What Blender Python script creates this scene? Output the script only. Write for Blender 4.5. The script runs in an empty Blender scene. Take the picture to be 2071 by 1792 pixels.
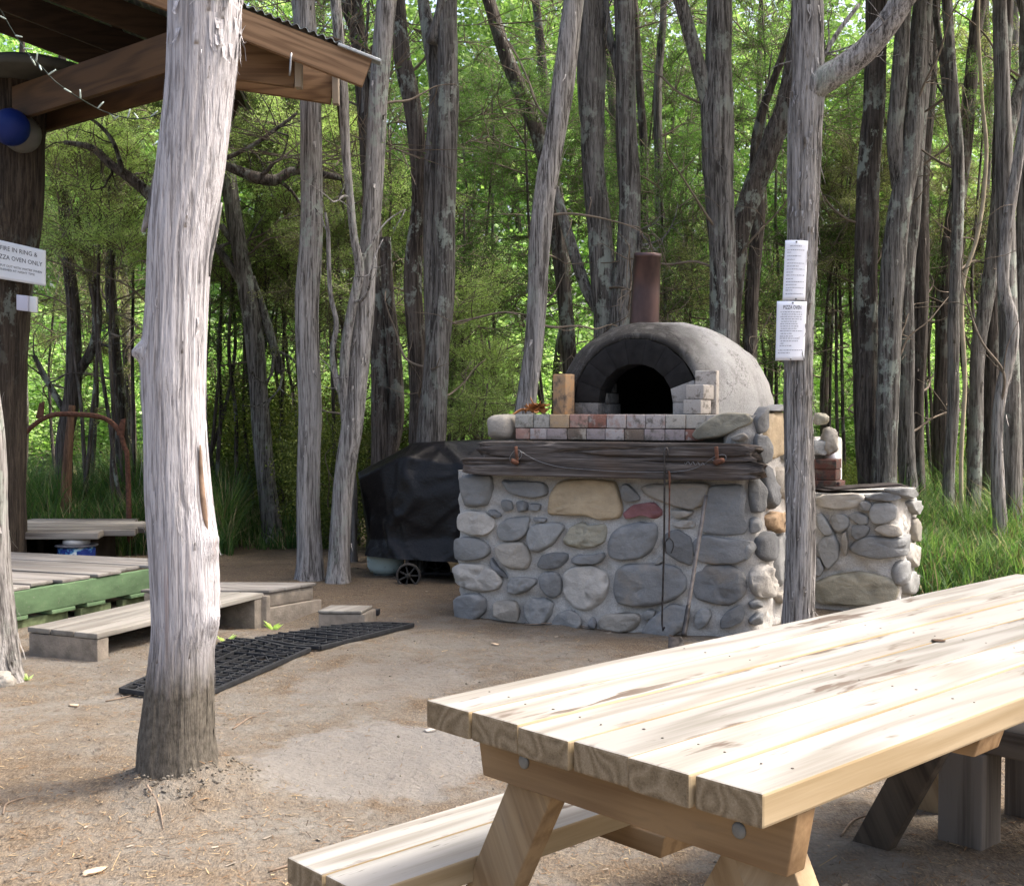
import bpy, math, random
import numpy as np
from mathutils import Vector, Matrix, Quaternion

# ------------------------------------------------------------------ camera, sky, sun, exposure
S = bpy.context.scene
COL = S.collection
FPX, W0, H0 = 2417.0, 2071.0, 1792.0            # focal length and size of the picture in working pixels
PITCH = math.radians(1.68)
EYE = np.array((0.0, 0.0, 1.28))
cam = bpy.data.cameras.new('camera')
cam.lens = 36.0 * FPX / W0
cam.sensor_width = 36.0
cam.clip_start = 0.05
cam.clip_end = 400.0
camo = bpy.data.objects.new('camera', cam)
COL.objects.link(camo)
camo.location = EYE
camo.rotation_euler = (math.pi/2 - PITCH, 0, 0)
S.camera = camo

SUN_DIR = Vector((0.64, 0.10, 1.0)).normalized()
world = bpy.data.worlds.new('World')
S.world = world
world.use_nodes = True
wn = world.node_tree.nodes
sky = wn.new('ShaderNodeTexSky')
sky.sky_type = 'NISHITA'
sky.sun_disc = False
sky.sun_elevation = math.asin(SUN_DIR.z)
sky.sun_rotation = math.atan2(SUN_DIR.x, SUN_DIR.y)
sky.air_density = 1.0
sky.dust_density = 9.0
sky.ozone_density = 1.0
bg = wn['Background']
bg.inputs['Strength'].default_value = 0.15
world.node_tree.links.new(sky.outputs[0], bg.inputs['Color'])

sl = bpy.data.lights.new('sun', 'SUN')
sl.energy = 1.6
sl.angle = math.radians(8.0)
sl.color = (1.0, 0.975, 0.94)
so = bpy.data.objects.new('sun', sl)
COL.objects.link(so)
so.rotation_euler = SUN_DIR.to_track_quat('Z', 'Y').to_euler()

S.view_settings.view_transform = 'Standard'
S.view_settings.look = 'None'
S.view_settings.gamma = 1.0
S.view_settings.exposure = 1.82
S.cycles.max_bounces = 6
S.cycles.diffuse_bounces = 3
S.cycles.transparent_max_bounces = 4
S.cycles.use_denoising = True

rng = np.random.default_rng(7)
random.seed(7)

# ------------------------------------------------------------------ helpers
_R = np.array((1.0, 0, 0)); _F = np.array((0, math.cos(PITCH), -math.sin(PITCH))); _U = np.array((0, math.sin(PITCH), math.cos(PITCH)))
def ray(px, py):
    return (px - W0/2)/FPX*_R + (H0/2 - py)/FPX*_U + _F
def P(px, py, Y):                                # pixel -> point at distance Y in front of the viewer
    d = ray(px, py); return EYE + d*(Y/d[1])
def G(px, py, z=0.0):                            # pixel -> point at height z
    d = ray(px, py); return EYE + d*((z - EYE[2])/d[2])

def _hash(ix, iy, iz):
    n = (ix.astype(np.int64)*374761393 + iy.astype(np.int64)*668265263 + iz.astype(np.int64)*2147483647) & 0x7fffffff
    n = ((n ^ (n >> 13))*1274126177) & 0x7fffffff
    n = (n ^ (n >> 16)) & 0xffff
    return n/32767.5 - 1.0
def vnoise(p):
    p = np.asarray(p, float)
    i = np.floor(p); f = p - i; f = f*f*(3 - 2*f); i = i.astype(np.int64)
    r = 0
    for dx in (0, 1):
        wx = f[..., 0] if dx else 1 - f[..., 0]
        for dy in (0, 1):
            wy = f[..., 1] if dy else 1 - f[..., 1]
            for dz in (0, 1):
                wz = f[..., 2] if dz else 1 - f[..., 2]
                r = r + wx*wy*wz*_hash(i[..., 0]+dx, i[..., 1]+dy, i[..., 2]+dz)
    return r
def fbm(p, oct=3):
    p = np.asarray(p, float); a = 1.0; r = 0
    for k in range(oct):
        r = r + a*vnoise(p + 17.3*k); p = p*2.03; a *= 0.5
    return r

def mesh(name, V, F, mat=None, smooth=True, mats=None, mi=None):
    V = np.asarray(V, np.float32).reshape(-1, 3)
    me = bpy.data.meshes.new(name)
    if isinstance(F, np.ndarray) and F.ndim == 2:
        n, k = F.shape
        me.vertices.add(len(V)); me.vertices.foreach_set('co', V.ravel())
        me.loops.add(n*k); me.loops.foreach_set('vertex_index', F.astype(np.int32).ravel())
        me.polygons.add(n); me.polygons.foreach_set('loop_start', np.arange(0, n*k, k, dtype=np.int32))
        try: me.polygons.foreach_set('loop_total', np.full(n, k, np.int32))
        except Exception: pass
        me.update(calc_edges=True)
    else:
        me.from_pydata([tuple(map(float, v)) for v in V], [], [tuple(int(i) for i in f) for f in F])
        me.update()
    for m in (mats or ([mat] if mat else [])): me.materials.append(m)
    if mi is not None: me.polygons.foreach_set('material_index', np.asarray(mi, np.int32))
    if smooth: me.polygons.foreach_set('use_smooth', np.ones(len(me.polygons), bool))
    return me
def tag(o, label=None, cat=None, group=None, kind=None):
    if label: o['label'] = label
    if cat: o['category'] = cat
    if group: o['group'] = group
    if kind: o['kind'] = kind
    return o
def thing(name, label, cat, loc, group=None):
    o = bpy.data.objects.new(name, None); COL.objects.link(o)
    o.empty_display_size = 0.1
    o.location = tuple(map(float, loc))
    return tag(o, label, cat, group)
def root_of(o):
    while o.parent: o = o.parent
    return o
def obj(name, V, F, mat, parent=None, origin=None, smooth=True, local=False, **kw):   # V in world space unless local
    V = np.asarray(V, float).reshape(-1, 3)
    if parent is not None:
        org = np.zeros(3) if local else np.array(root_of(parent).location)
    else:
        org = np.zeros(3) if origin is None else np.asarray(origin, float)
    o = bpy.data.objects.new(name, mesh(name, V - (0 if local else org), F, mat, smooth, **kw))
    COL.objects.link(o)
    if parent is not None: o.parent = parent
    else: o.location = org
    return o
def link_mesh(name, me, parent, loc=(0, 0, 0), rz=0.0, sc=(1, 1, 1)):
    o = bpy.data.objects.new(name, me); COL.objects.link(o)
    o.parent = parent; o.location = loc; o.rotation_euler = (0, 0, rz); o.scale = sc
    return o
def join(parts):
    V = []; F = []; n = 0
    for v, f in parts:
        v = np.asarray(v, float).reshape(-1, 3)
        V.append(v); F += [tuple(int(i)+n for i in q) for q in f]; n += len(v)
    return np.concatenate(V), F
def norm(v):
    v = np.asarray(v, float); return v/max(np.linalg.norm(v), 1e-9)

def hexa(c, bev=0.004):
    """box from 8 corners (bottom 4 ccw, top 4 ccw) with bevelled edges"""
    import bmesh
    bm = bmesh.new()
    vs = [bm.verts.new(tuple(map(float, p))) for p in c]
    for q in ((3, 2, 1, 0), (4, 5, 6, 7), (0, 1, 5, 4), (1, 2, 6, 5), (2, 3, 7, 6), (3, 0, 4, 7)):
        bm.faces.new([vs[i] for i in q])
    bm.normal_update()
    if bev > 0:
        bmesh.ops.bevel(bm, geom=bm.edges[:], offset=bev, segments=2, profile=0.6, affect='EDGES')
    bmesh.ops.recalc_face_normals(bm, faces=bm.faces[:])
    bm.verts.index_update()
    V = np.array([v.co[:] for v in bm.verts]); F = [tuple(v.index for v in f.verts) for f in bm.faces]
    bm.free(); return V, F
def bar(a, b, w, h, up=(0, 0, 1), bev=0.004):
    """timber from a to b (centre line), w across, h along up"""
    a = np.asarray(a, float); b = np.asarray(b, float)
    d = norm(b - a); s = norm(np.cross(d, up)); u = np.cross(s, d)
    c = []
    for q in (-1, 1):
        for p, sg in ((a, -1), (b, -1), (b, 1), (a, 1)):
            c.append(p + s*(w/2)*sg + u*(h/2)*q)
    return hexa(c, bev)
def box(x0, y0, z0, x1, y1, z1, bev=0.004):
    return hexa([(x0, y0, z0), (x1, y0, z0), (x1, y1, z0), (x0, y1, z0), (x0, y0, z1), (x1, y0, z1), (x1, y1, z1), (x0, y1, z1)], bev)
def frame_box(o, ex, ey, u0, u1, v0, v1, z0, z1, bev=0.004):
    o = np.asarray(o, float); ex = np.asarray(ex, float); ey = np.asarray(ey, float)
    q = lambda u, v, z: (o[0]+ex[0]*u+ey[0]*v, o[1]+ex[1]*u+ey[1]*v, z)
    return hexa([q(u0, v0, z0), q(u1, v0, z0), q(u1, v1, z0), q(u0, v1, z0), q(u0, v0, z1), q(u1, v0, z1), q(u1, v1, z1), q(u0, v1, z1)], bev)

def spline(pts, step):
    pts = np.asarray(pts, float)
    if len(pts) == 2:
        n = max(2, int(np.linalg.norm(pts[1][:3]-pts[0][:3])/step)+1)
        t = np.linspace(0, 1, n)[:, None]; return pts[0]*(1-t)+pts[1]*t
    e = np.vstack([2*pts[0]-pts[1], pts, 2*pts[-1]-pts[-2]])
    out = []
    for i in range(1, len(e)-2):
        p0, p1, p2, p3 = e[i-1:i+3]
        n = max(2, int(np.linalg.norm(p2[:3]-p1[:3])/step)+1)
        t = np.linspace(0, 1, n, endpoint=False)[:, None]
        out.append(0.5*((2*p1)+(-p0+p2)*t+(2*p0-5*p1+4*p2-p3)*t*t+(-p0+3*p1-3*p2+p3)*t**3))
    out.append(pts[-1:])
    return np.vstack(out)
def tube(pts, rad, seg=14, step=0.06, rough=0.0, rf=3.0, rz=1.0, seed=0.0, flare=0.0, fine=0.0, cap=True, wob=0.0):
    q = np.column_stack([np.asarray(pts, float), np.broadcast_to(np.asarray(rad, float), (len(pts),))])
    q = spline(q, step)
    c, r = q[:, :3], np.maximum(q[:, 3], 0.0004)
    if wob:
        s_ = np.arange(len(c))*step
        c = c + wob*np.column_stack([vnoise(np.column_stack([s_*1.5+seed*7, s_*0, s_*0])), vnoise(np.column_stack([s_*1.5+seed*7+50, s_*0, s_*0])), s_*0])
    n = len(c)
    d = np.gradient(c, axis=0); d /= np.maximum(np.linalg.norm(d, axis=1)[:, None], 1e-9)
    a = np.array((1.0, 0, 0)) if abs(d[0][0]) < 0.8 else np.array((0, 1.0, 0))
    A = np.zeros((n, 3)); 
    for i in range(n):
        a = a - d[i]*np.dot(a, d[i]); a /= np.linalg.norm(a); A[i] = a
    B = np.cross(d, A)
    th = np.linspace(0, 2*np.pi, seg, endpoint=False)
    s = np.concatenate([[0], np.cumsum(np.linalg.norm(np.diff(c, axis=0), axis=1))])
    R = np.repeat(r[:, None], seg, 1)
    if rough or fine or flare:
        CT, SS = np.meshgrid(th, s)
        if rough:
            k = np.stack([np.cos(CT)*rf+seed*13.1, np.sin(CT)*rf+seed*7.7, SS*rz+seed], -1)
            R = R*(1 + rough*fbm(k, 3))
        if fine:
            k = np.stack([np.cos(CT)*rf*5+seed*3.1, np.sin(CT)*rf*5, SS*rz*2+seed], -1)
            R = R*(1 + fine*(1-2*np.abs(fbm(k, 2))))
        if flare:
            lob = 1 + 0.5*np.cos(CT*4 + seed) + 0.3*np.cos(CT*3 + seed*2)
            R = R*(1 + flare*lob*np.exp(-SS/0.10))
    V = c[:, None, :] + R[..., None]*(np.cos(th)[None, :, None]*A[:, None, :] + np.sin(th)[None, :, None]*B[:, None, :])
    V = V.reshape(-1, 3)
    i = np.arange(n-1)[:, None]*seg; j = np.arange(seg)[None, :]; j2 = (j+1) % seg
    Fq = np.stack([i+j, i+j2, i+seg+j2, i+seg+j], -1).reshape(-1, 4)
    F = [tuple(x) for x in Fq.tolist()]
    if cap:
        F.append(tuple(range(seg-1, -1, -1))); F.append(tuple(range((n-1)*seg, n*seg)))
    return V, F
def lathe(profile, seg=32, c=(0, 0, 0)):
    th = np.linspace(0, 2*np.pi, seg, endpoint=False)
    pr = np.asarray(profile, float)
    V = np.stack([pr[:, :1]*np.cos(th), pr[:, :1]*np.sin(th), np.repeat(pr[:, 1:], seg, 1)], -1).reshape(-1, 3) + np.asarray(c, float)
    F = []
    for i in range(len(pr)-1):
        for j in range(seg):
            F.append((i*seg+j, i*seg+(j+1) % seg, (i+1)*seg+(j+1) % seg, (i+1)*seg+j))
    F.append(tuple(range(seg-1, -1, -1))); F.append(tuple(range((len(pr)-1)*seg, len(pr)*seg)))
    return V, F

def ground_h(x, y):
    x = np.asarray(x, float); y = np.asarray(y, float)
    q = np.stack([x*0.9, y*0.9, x*0], -1)
    h = 0.020*vnoise(q) + 0.008*vnoise(q*3.7) + 0.004*vnoise(q*11)
    h = h + np.exp(-(((x+1.06)/0.24)**2 + ((y-3.90)/0.24)**2))*(0.105 + 0.035*vnoise(q*26) + 0.02*vnoise(q*60))          # soil heaped round the big trunk
    h = h - 0.075*np.exp(-(((x+1.55)/0.55)**2 + ((y-7.35)/0.45)**2)) + 0.007*vnoise(q*7.0+3)*(np.abs(x) < 6)
    far = np.clip((y-13)/25, 0, 1)
    return h + far*far*3.0
def gz(x, y): return float(ground_h(np.array([x]), np.array([y]))[0])

# ------------------------------------------------------------------ materials
class NB:
    def __init__(s, name):
        s.m = bpy.data.materials.new(name); s.m.use_nodes = True
        s.t = s.m.node_tree; s.b = s.t.nodes['Principled BSDF']
        s.b.inputs['Roughness'].default_value = 0.85
        try: s.b.inputs['Specular IOR Level'].default_value = 0.25
        except Exception: pass
    def n(s, typ, **kw):
        x = s.t.nodes.new(typ)
        for k, v in kw.items():
            if hasattr(x, k): setattr(x, k, v)
            else: s.put(x.inputs[k], v)
        return x
    def put(s, sock, v):
        if hasattr(v, 'is_linked') or isinstance(v, bpy.types.NodeSocket): s.t.links.new(v, sock)
        else: sock.default_value = v if not (isinstance(v, tuple) and len(v) == 3 and sock.type == 'RGBA') else (*v, 1)
    def co(s, kind='Object'): return s.n('ShaderNodeTexCoord').outputs[kind]
    def map(s, vec, sc=(1, 1, 1), loc=(0, 0, 0), rot=(0, 0, 0)):
        x = s.n('ShaderNodeMapping'); s.put(x.inputs['Vector'], vec)
        x.inputs['Scale'].default_value = sc; x.inputs['Location'].default_value = loc; x.inputs['Rotation'].default_value = rot
        return x.outputs[0]
    def noise(s, vec, scale, detail=4.0, rough=0.55, dist=0.0):
        x = s.n('ShaderNodeTexNoise'); s.put(x.inputs['Vector'], vec)
        x.inputs['Scale'].default_value = scale; x.inputs['Detail'].default_value = detail
        x.inputs['Roughness'].default_value = rough; x.inputs['Distortion'].default_value = dist
        return x.outputs[0]
    def ramp(s, fac, stops, interp='LINEAR'):
        x = s.n('ShaderNodeValToRGB'); s.put(x.inputs[0], fac); x.color_ramp.interpolation = interp
        e = x.color_ramp.elements
        while len(e) > 2: e.remove(e[-1])
        for i, (p, c) in enumerate(stops):
            el = e[i] if i < 2 else e.new(p)
            el.position = p
            c = (c, c, c) if not isinstance(c, tuple) else c
            el.color = (*c, 1)
        return x.outputs[0]
    def mix(s, fac, a, b, blend='MIX'):
        x = s.n('ShaderNodeMix'); x.data_type = 'RGBA'; x.blend_type = blend
        s.put(x.inputs[0], fac); s.put(x.inputs[6], a); s.put(x.inputs[7], b)
        return x.outputs[2]
    def math(s, op, a, b=0.0):
        x = s.n('ShaderNodeMath'); x.operation = op; s.put(x.inputs[0], a); s.put(x.inputs[1], b); return x.outputs[0]
    def bump(s, h, strength=0.5, dist=0.01, nrm=None):
        x = s.n('ShaderNodeBump'); s.put(x.inputs['Height'], h)
        x.inputs['Strength'].default_value = strength; x.inputs['Distance'].default_value = dist
        if nrm is not None: s.put(x.inputs['Normal'], nrm)
        return x.outputs[0]
    def col(s, c): s.put(s.b.inputs['Base Color'], c)
    def nrm(s, x): s.put(s.b.inputs['Normal'], x)
    def rand(s): return s.n('ShaderNodeObjectInfo').outputs['Random']

def m_plain(name, c, rough=0.7, metal=0.0, var=0.25, scale=12, bump=0.15, bd=0.003):
    b = NB(name); o = b.co()
    n = b.noise(o, scale, 5)
    lo = tuple(x*(1-var) for x in c); hi = tuple(min(1, x*(1+var)) for x in c)
    b.col(b.ramp(n, [(0.3, lo), (0.7, hi)]))
    b.b.inputs['Roughness'].default_value = rough; b.b.inputs['Metallic'].default_value = metal
    if bump: b.nrm(b.bump(b.noise(o, scale*6, 4), bump, bd))
    return b.m
def m_bark(name, light, mid, dark, lichen=0.0, soil=False, sv=26.0, contrast=1.0, red=False, bs=0.8):
    b = NB(name); o = b.co(); r = b.rand()
    off = b.n('ShaderNodeVectorMath', operation='ADD'); b.put(off.inputs[0], o)
    cx = b.n('ShaderNodeCombineXYZ'); b.put(cx.inputs[0], b.math('MULTIPLY', r, 7.0)); b.put(cx.inputs[2], b.math('MULTIPLY', r, 3.0)); b.put(off.inputs[1], cx.outputs[0])
    v = off.outputs[0]
    s1 = b.noise(b.map(v, (sv, sv, 1.3)), 1.0, 6, 0.65, 0.6)
    s2 = b.noise(b.map(v, (sv*3.2, sv*3.2, 5.0)), 1.0, 5, 0.6)
    big = b.noise(b.map(v, (3, 3, 1.0)), 1.0, 3)
    f = b.math('ADD', b.math('MULTIPLY', s1, 0.6), b.math('MULTIPLY', s2, 0.4))
    c = b.ramp(f, [(0.5-0.10/contrast, dark), (0.5-0.015, mid), (0.5+0.07/contrast, light)])
    fib = b.noise(b.map(v, (sv*5.5, sv*5.5, 7.0)), 1.0, 3, 0.7)
    c = b.mix(b.ramp(fib, [(0.36, 0.75), (0.46, 0.0)]), c, dark)
    c = b.mix(b.ramp(fib, [(0.57, 0.0), (0.66, 0.6)]), c, light)
    c = b.mix(b.ramp(big, [(0.35, 0.0), (0.7, 0.55)]), c, b.mix(0.5, c, mid))
    if red:
        rr = b.noise(b.map(v, (14, 14, 0.8)), 1.0, 3)
        c = b.mix(b.ramp(rr, [(0.66, 0.0), (0.74, 0.5)]), c, (0.24, 0.13, 0.09))
    if lichen:
        ln = b.noise(b.map(v, (9, 9, 6)), 1.0, 6, 0.7)
        lm = b.noise(b.map(v, (1.6, 1.6, 0.9)), 1.0, 2)
        k = b.math('MULTIPLY', b.ramp(ln, [(0.52, 0.0), (0.58, 1.0)]), b.ramp(lm, [(0.55-lichen*0.25, 0.0), (0.72-lichen*0.2, 1.0)]))
        c = b.mix(b.math('MULTIPLY', k, 0.8), c, (0.33, 0.37, 0.32))
    if soil:                                                                  # dirt splashed up the foot, ragged edge
        sp = b.n('ShaderNodeSeparateXYZ'); b.put(sp.inputs[0], o)
        e = b.math('ADD', sp.outputs[2], b.math('MULTIPLY', b.noise(b.map(v, (16, 16, 3)), 1.0, 5), -0.32))
        k = b.ramp(e, [(0.10, 1.0), (0.30, 0.0)])
        dn = b.noise(b.map(v, (60, 60, 40)), 1.0, 5, 0.7)
        c = b.mix(k, c, b.ramp(dn, [(0.35, (0.060, 0.052, 0.041)), (0.65, (0.145, 0.128, 0.103))]))
    b.col(c)
    h = b.math('ADD', b.math('MULTIPLY', s1, 1.0), b.math('MULTIPLY', s2, 0.6))
    b.nrm(b.bump(b.math('ADD', h, b.math('MULTIPLY', fib, 0.5)), bs, 0.025))
    b.b.inputs['Roughness'].default_value = 0.9
    return b.m
def m_leaf(name, c1, c2, c3, trans=0.4, scale=1.5, gloss=0.5):
    b = NB(name); o = b.co(); g = b.n('ShaderNodeNewGeometry')
    n = b.noise(o, scale, 2)
    ri = g.outputs['Random Per Island']
    f = b.math('ADD', b.math('MULTIPLY', n, 0.55), b.math('MULTIPLY', ri, 0.45))
    c = b.ramp(f, [(0.28, c1), (0.5, c2), (0.74, c3)])
    hs = b.n('ShaderNodeHueSaturation'); b.put(hs.inputs['Color'], c)
    b.put(hs.inputs['Value'], b.math('ADD', 0.62, b.math('MULTIPLY', b.rand(), 0.66)))
    c = hs.outputs[0]
    b.col(c); b.b.inputs['Roughness'].default_value = gloss
    tr = b.n('ShaderNodeBsdfTranslucent')
    tc = b.mix(1.0, c, (1.2, 1.35, 0.75), 'MULTIPLY'); b.put(tr.inputs['Color'], tc)
    mx = b.n('ShaderNodeMixShader'); mx.inputs[0].default_value = trans
    b.t.links.new(b.b.outputs[0], mx.inputs[1]); b.t.links.new(tr.outputs[0], mx.inputs[2])
    b.t.links.new(mx.outputs[0], b.t.nodes['Material Output'].inputs['Surface'])
    return b.m
def m_wood(name, light, dark, axis=(1, 0, 0), grain=1.0, rough=0.75, stain=0.0, bs=0.25, endc=None):
    """sawn timber: grain lines along axis (object space), per-board tone"""
    b = NB(name); o = b.co(); g = b.n('ShaderNodeNewGeometry')
    er = Vector(tuple(map(float, norm(axis)))).rotation_difference(Vector((1, 0, 0))).to_euler()
    v = b.map(o, (1, 1, 1), (0, 0, 0), tuple(er))
    ri = b.math('ADD', b.math('MULTIPLY', g.outputs['Random Per Island'], 9.0), b.math('MULTIPLY', b.rand(), 37.0))
    cx = b.n('ShaderNodeCombineXYZ'); b.put(cx.inputs[0], ri); b.put(cx.inputs[1], b.math('MULTIPLY', ri, 1.7)); b.put(cx.inputs[2], ri)
    ad = b.n('ShaderNodeVectorMath', operation='ADD'); b.put(ad.inputs[0], v); b.put(ad.inputs[1], cx.outputs[0])
    v2 = ad.outputs[0]
    wd = b.noise(b.map(v2, (0.55, 5, 5)), 1.0, 2, 0.5)
    rings = b.math('SINE', b.math('MULTIPLY', wd, 55.0*grain))
    fine = b.noise(b.map(v2, (3, 90, 90)), 1.0, 4, 0.6)
    f = b.math('ADD', b.math('MULTIPLY', b.math('ADD', b.math('MULTIPLY', rings, 0.5), 0.5), 0.35), b.math('MULTIPLY', fine, 0.65))
    c = b.ramp(f, [(0.25, dark), (0.62, light)])
    tone = b.math('ADD', 0.80, b.math('MULTIPLY', b.math('FRACT', b.math('ADD', b.math('MULTIPLY', g.outputs['Random Per Island'], 7.3), b.math('MULTIPLY', b.rand(), 5.1))), 0.34))
    hs = b.n('ShaderNodeHueSaturation'); b.put(hs.inputs['Color'], c); b.put(hs.inputs['Value'], tone); c = hs.outputs[0]
    if stain:
        sn = b.noise(b.map(v2, (2.6, 13, 13)), 1.0, 4, 0.6, 0.3)
        c = b.mix(b.math('MULTIPLY', b.ramp(sn, [(0.60, 0.0), (0.65, 1.0)]), stain), c, (0.085, 0.065, 0.05))
        s2 = b.noise(b.map(v2, (1.3, 7, 7), (5, 5, 5)), 1.0, 3, 0.5)
        c = b.mix(b.math('MULTIPLY', b.ramp(s2, [(0.5, 0.0), (0.72, 1.0)]), stain*0.7), c, (0.19, 0.17, 0.145))
        dk = b.noise(b.map(v2, (9, 60, 60), (3, 3, 3)), 1.0, 3, 0.6)
        c = b.mix(b.math('MULTIPLY', b.ramp(dk, [(0.66, 0.0), (0.72, 1.0)]), stain*0.8), c, (0.11, 0.095, 0.08))
    b.col(c); b.b.inputs['Roughness'].default_value = rough
    b.nrm(b.bump(f, bs, 0.003))
    return b.m
# ------------------------------------------------------------------ shared materials
M = {}
M['pale'] = m_bark('bark_pale', (0.50, 0.482, 0.495), (0.41, 0.392, 0.40), (0.175, 0.162, 0.162), 0.0, True, 40, 1.1, True, 0.6)
M['pale2'] = m_bark('bark_pale_shaggy', (0.38, 0.362, 0.345), (0.235, 0.22, 0.205), (0.052, 0.046, 0.042), 0.15, False, 30, 1.25)
M['grey'] = m_bark('bark_grey', (0.232, 0.220, 0.203), (0.120, 0.111, 0.100), (0.027, 0.024, 0.021), 0.55, False, 32, 1.3)
M['brown'] = m_bark('bark_brown', (0.150, 0.128, 0.110), (0.076, 0.063, 0.053), (0.022, 0.018, 0.015), 0.4, False, 30, 1.3)
M['dark'] = m_bark('bark_dark', (0.13, 0.112, 0.098), (0.065, 0.055, 0.047), (0.02, 0.017, 0.014), 0.45, False, 24, 1.0)
M['twig'] = m_plain('dead_twig', (0.16, 0.13, 0.10), 0.9, 0, 0.35, 8, 0.0)
M['twig_pale'] = m_plain('pale_twig', (0.36, 0.31, 0.22), 0.9, 0, 0.3, 8, 0.0)
M['leaf_dark'] = m_leaf('leaf_dark_green', (0.055, 0.115, 0.032), (0.105, 0.200, 0.052), (0.20, 0.32, 0.095), 0.45, 1.6)
M['leaf_olive'] = m_leaf('leaf_olive', (0.17, 0.195, 0.085), (0.29, 0.315, 0.135), (0.47, 0.49, 0.24), 0.42, 1.6)
M['leaf_lime'] = m_leaf('leaf_lime', (0.28, 0.39, 0.13), (0.41, 0.53, 0.20), (0.58, 0.68, 0.33), 0.45, 1.6)
M['leaf_broad'] = m_leaf('leaf_broad_green', (0.17, 0.29, 0.085), (0.29, 0.44, 0.15), (0.54, 0.66, 0.38), 0.50, 0.8, 0.4)
M['leaf_shrub'] = m_leaf('leaf_shrub', (0.085, 0.115, 0.030), (0.16, 0.20, 0.052), (0.33, 0.36, 0.10), 0.42, 2.2)
M['grass'] = m_leaf('grass_blade', (0.045, 0.100, 0.032), (0.085, 0.165, 0.052), (0.18, 0.25, 0.09), 0.40, 1.2)

def ground_mat():
    b = NB('forest_floor'); o = b.co()
    n1 = b.noise(o, 0.9, 5, 0.6); n2 = b.noise(o, 6, 5, 0.65); n3 = b.noise(o, 70, 4, 0.7); n4 = b.noise(b.map(o, (150, 60, 60)), 1.0, 3, 0.7)
    sand = b.ramp(n3, [(0.3, (0.128, 0.117, 0.099)), (0.7, (0.192, 0.177, 0.153))])
    need = b.ramp(n4, [(0.32, (0.050, 0.036, 0.023)), (0.5, (0.112, 0.080, 0.050)), (0.68, (0.195, 0.147, 0.097))])
    f = b.math('ADD', b.math('MULTIPLY', n1, 0.55), b.math('MULTIPLY', n2, 0.45))
    k = b.ramp(f, [(0.40, 0.05), (0.58, 0.9)])
    sp = b.n('ShaderNodeSeparateXYZ'); b.put(sp.inputs[0], o)
    far = b.ramp(b.math('ADD', b.math('MULTIPLY', sp.outputs[1], 0.1), b.math('MULTIPLY', n2, 0.25)), [(0.72, 0.0), (0.92, 0.9)])
    k = b.math('MAXIMUM', k, far)
    c = b.mix(k, sand, need)
    # two trodden patches of bare grey silt
    for cx, cy, rx, ry in ((-0.50, 4.30, 0.43, 0.50), (-0.62, 5.55, 0.42, 0.42), (0.05, 4.55, 0.45, 0.38)):
        d = b.n('ShaderNodeVectorMath', operation='LENGTH'); b.put(d.inputs[0], b.map(o, (1/rx, 1/ry, 0), (-cx/rx, -cy/ry, 0)))
        e = b.math('ADD', d.outputs['Value'], b.math('MULTIPLY', n2, 0.9))
        q = b.ramp(e, [(0.98/2, 1.0), (1.0, 1.0), (1.42, 0.0)])
        e2 = b.math('SUBTRACT', 2.45, e)
        q = b.ramp(b.math('MULTIPLY', e2, 0.5), [(0.46, 0.0), (0.56, 0.85 if cy < 5 else 0.45)])
        c = b.mix(q, c, b.ramp(n3, [(0.3, (0.160, 0.150, 0.135)), (0.7, (0.200, 0.189, 0.172))]))
    b.col(c); b.b.inputs['Roughness'].default_value = 0.95
    h = b.math('ADD', b.math('MULTIPLY', n3, 0.5), b.math('MULTIPLY', n4, 0.5))
    b.nrm(b.bump(h, 0.6, 0.015, b.bump(b.noise(o, 22, 5, 0.6), 0.6, 0.03, b.bump(n2, 0.45, 0.06))))
    return b.m
uu = np.linspace(-4.76, 4.76, 400); gx = 1.2*np.sinh(uu)
vv = np.linspace(-math.asinh(20/2.2), math.asinh(85/2.2), 380); gy = 4.2 + 2.2*np.sinh(vv)
GX, GY = np.meshgrid(gx, gy)
GV = np.stack([GX, GY, ground_h(GX, GY)], -1).reshape(-1, 3)
i = np.arange(len(gy)-1)[:, None]*len(gx); j = np.arange(len(gx)-1)[None]
GF = np.stack([i+j, i+j+1, i+len(gx)+j+1, i+len(gx)+j], -1).reshape(-1, 4)
tag(obj('ground', GV, GF, ground_mat()), kind='structure')

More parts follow.
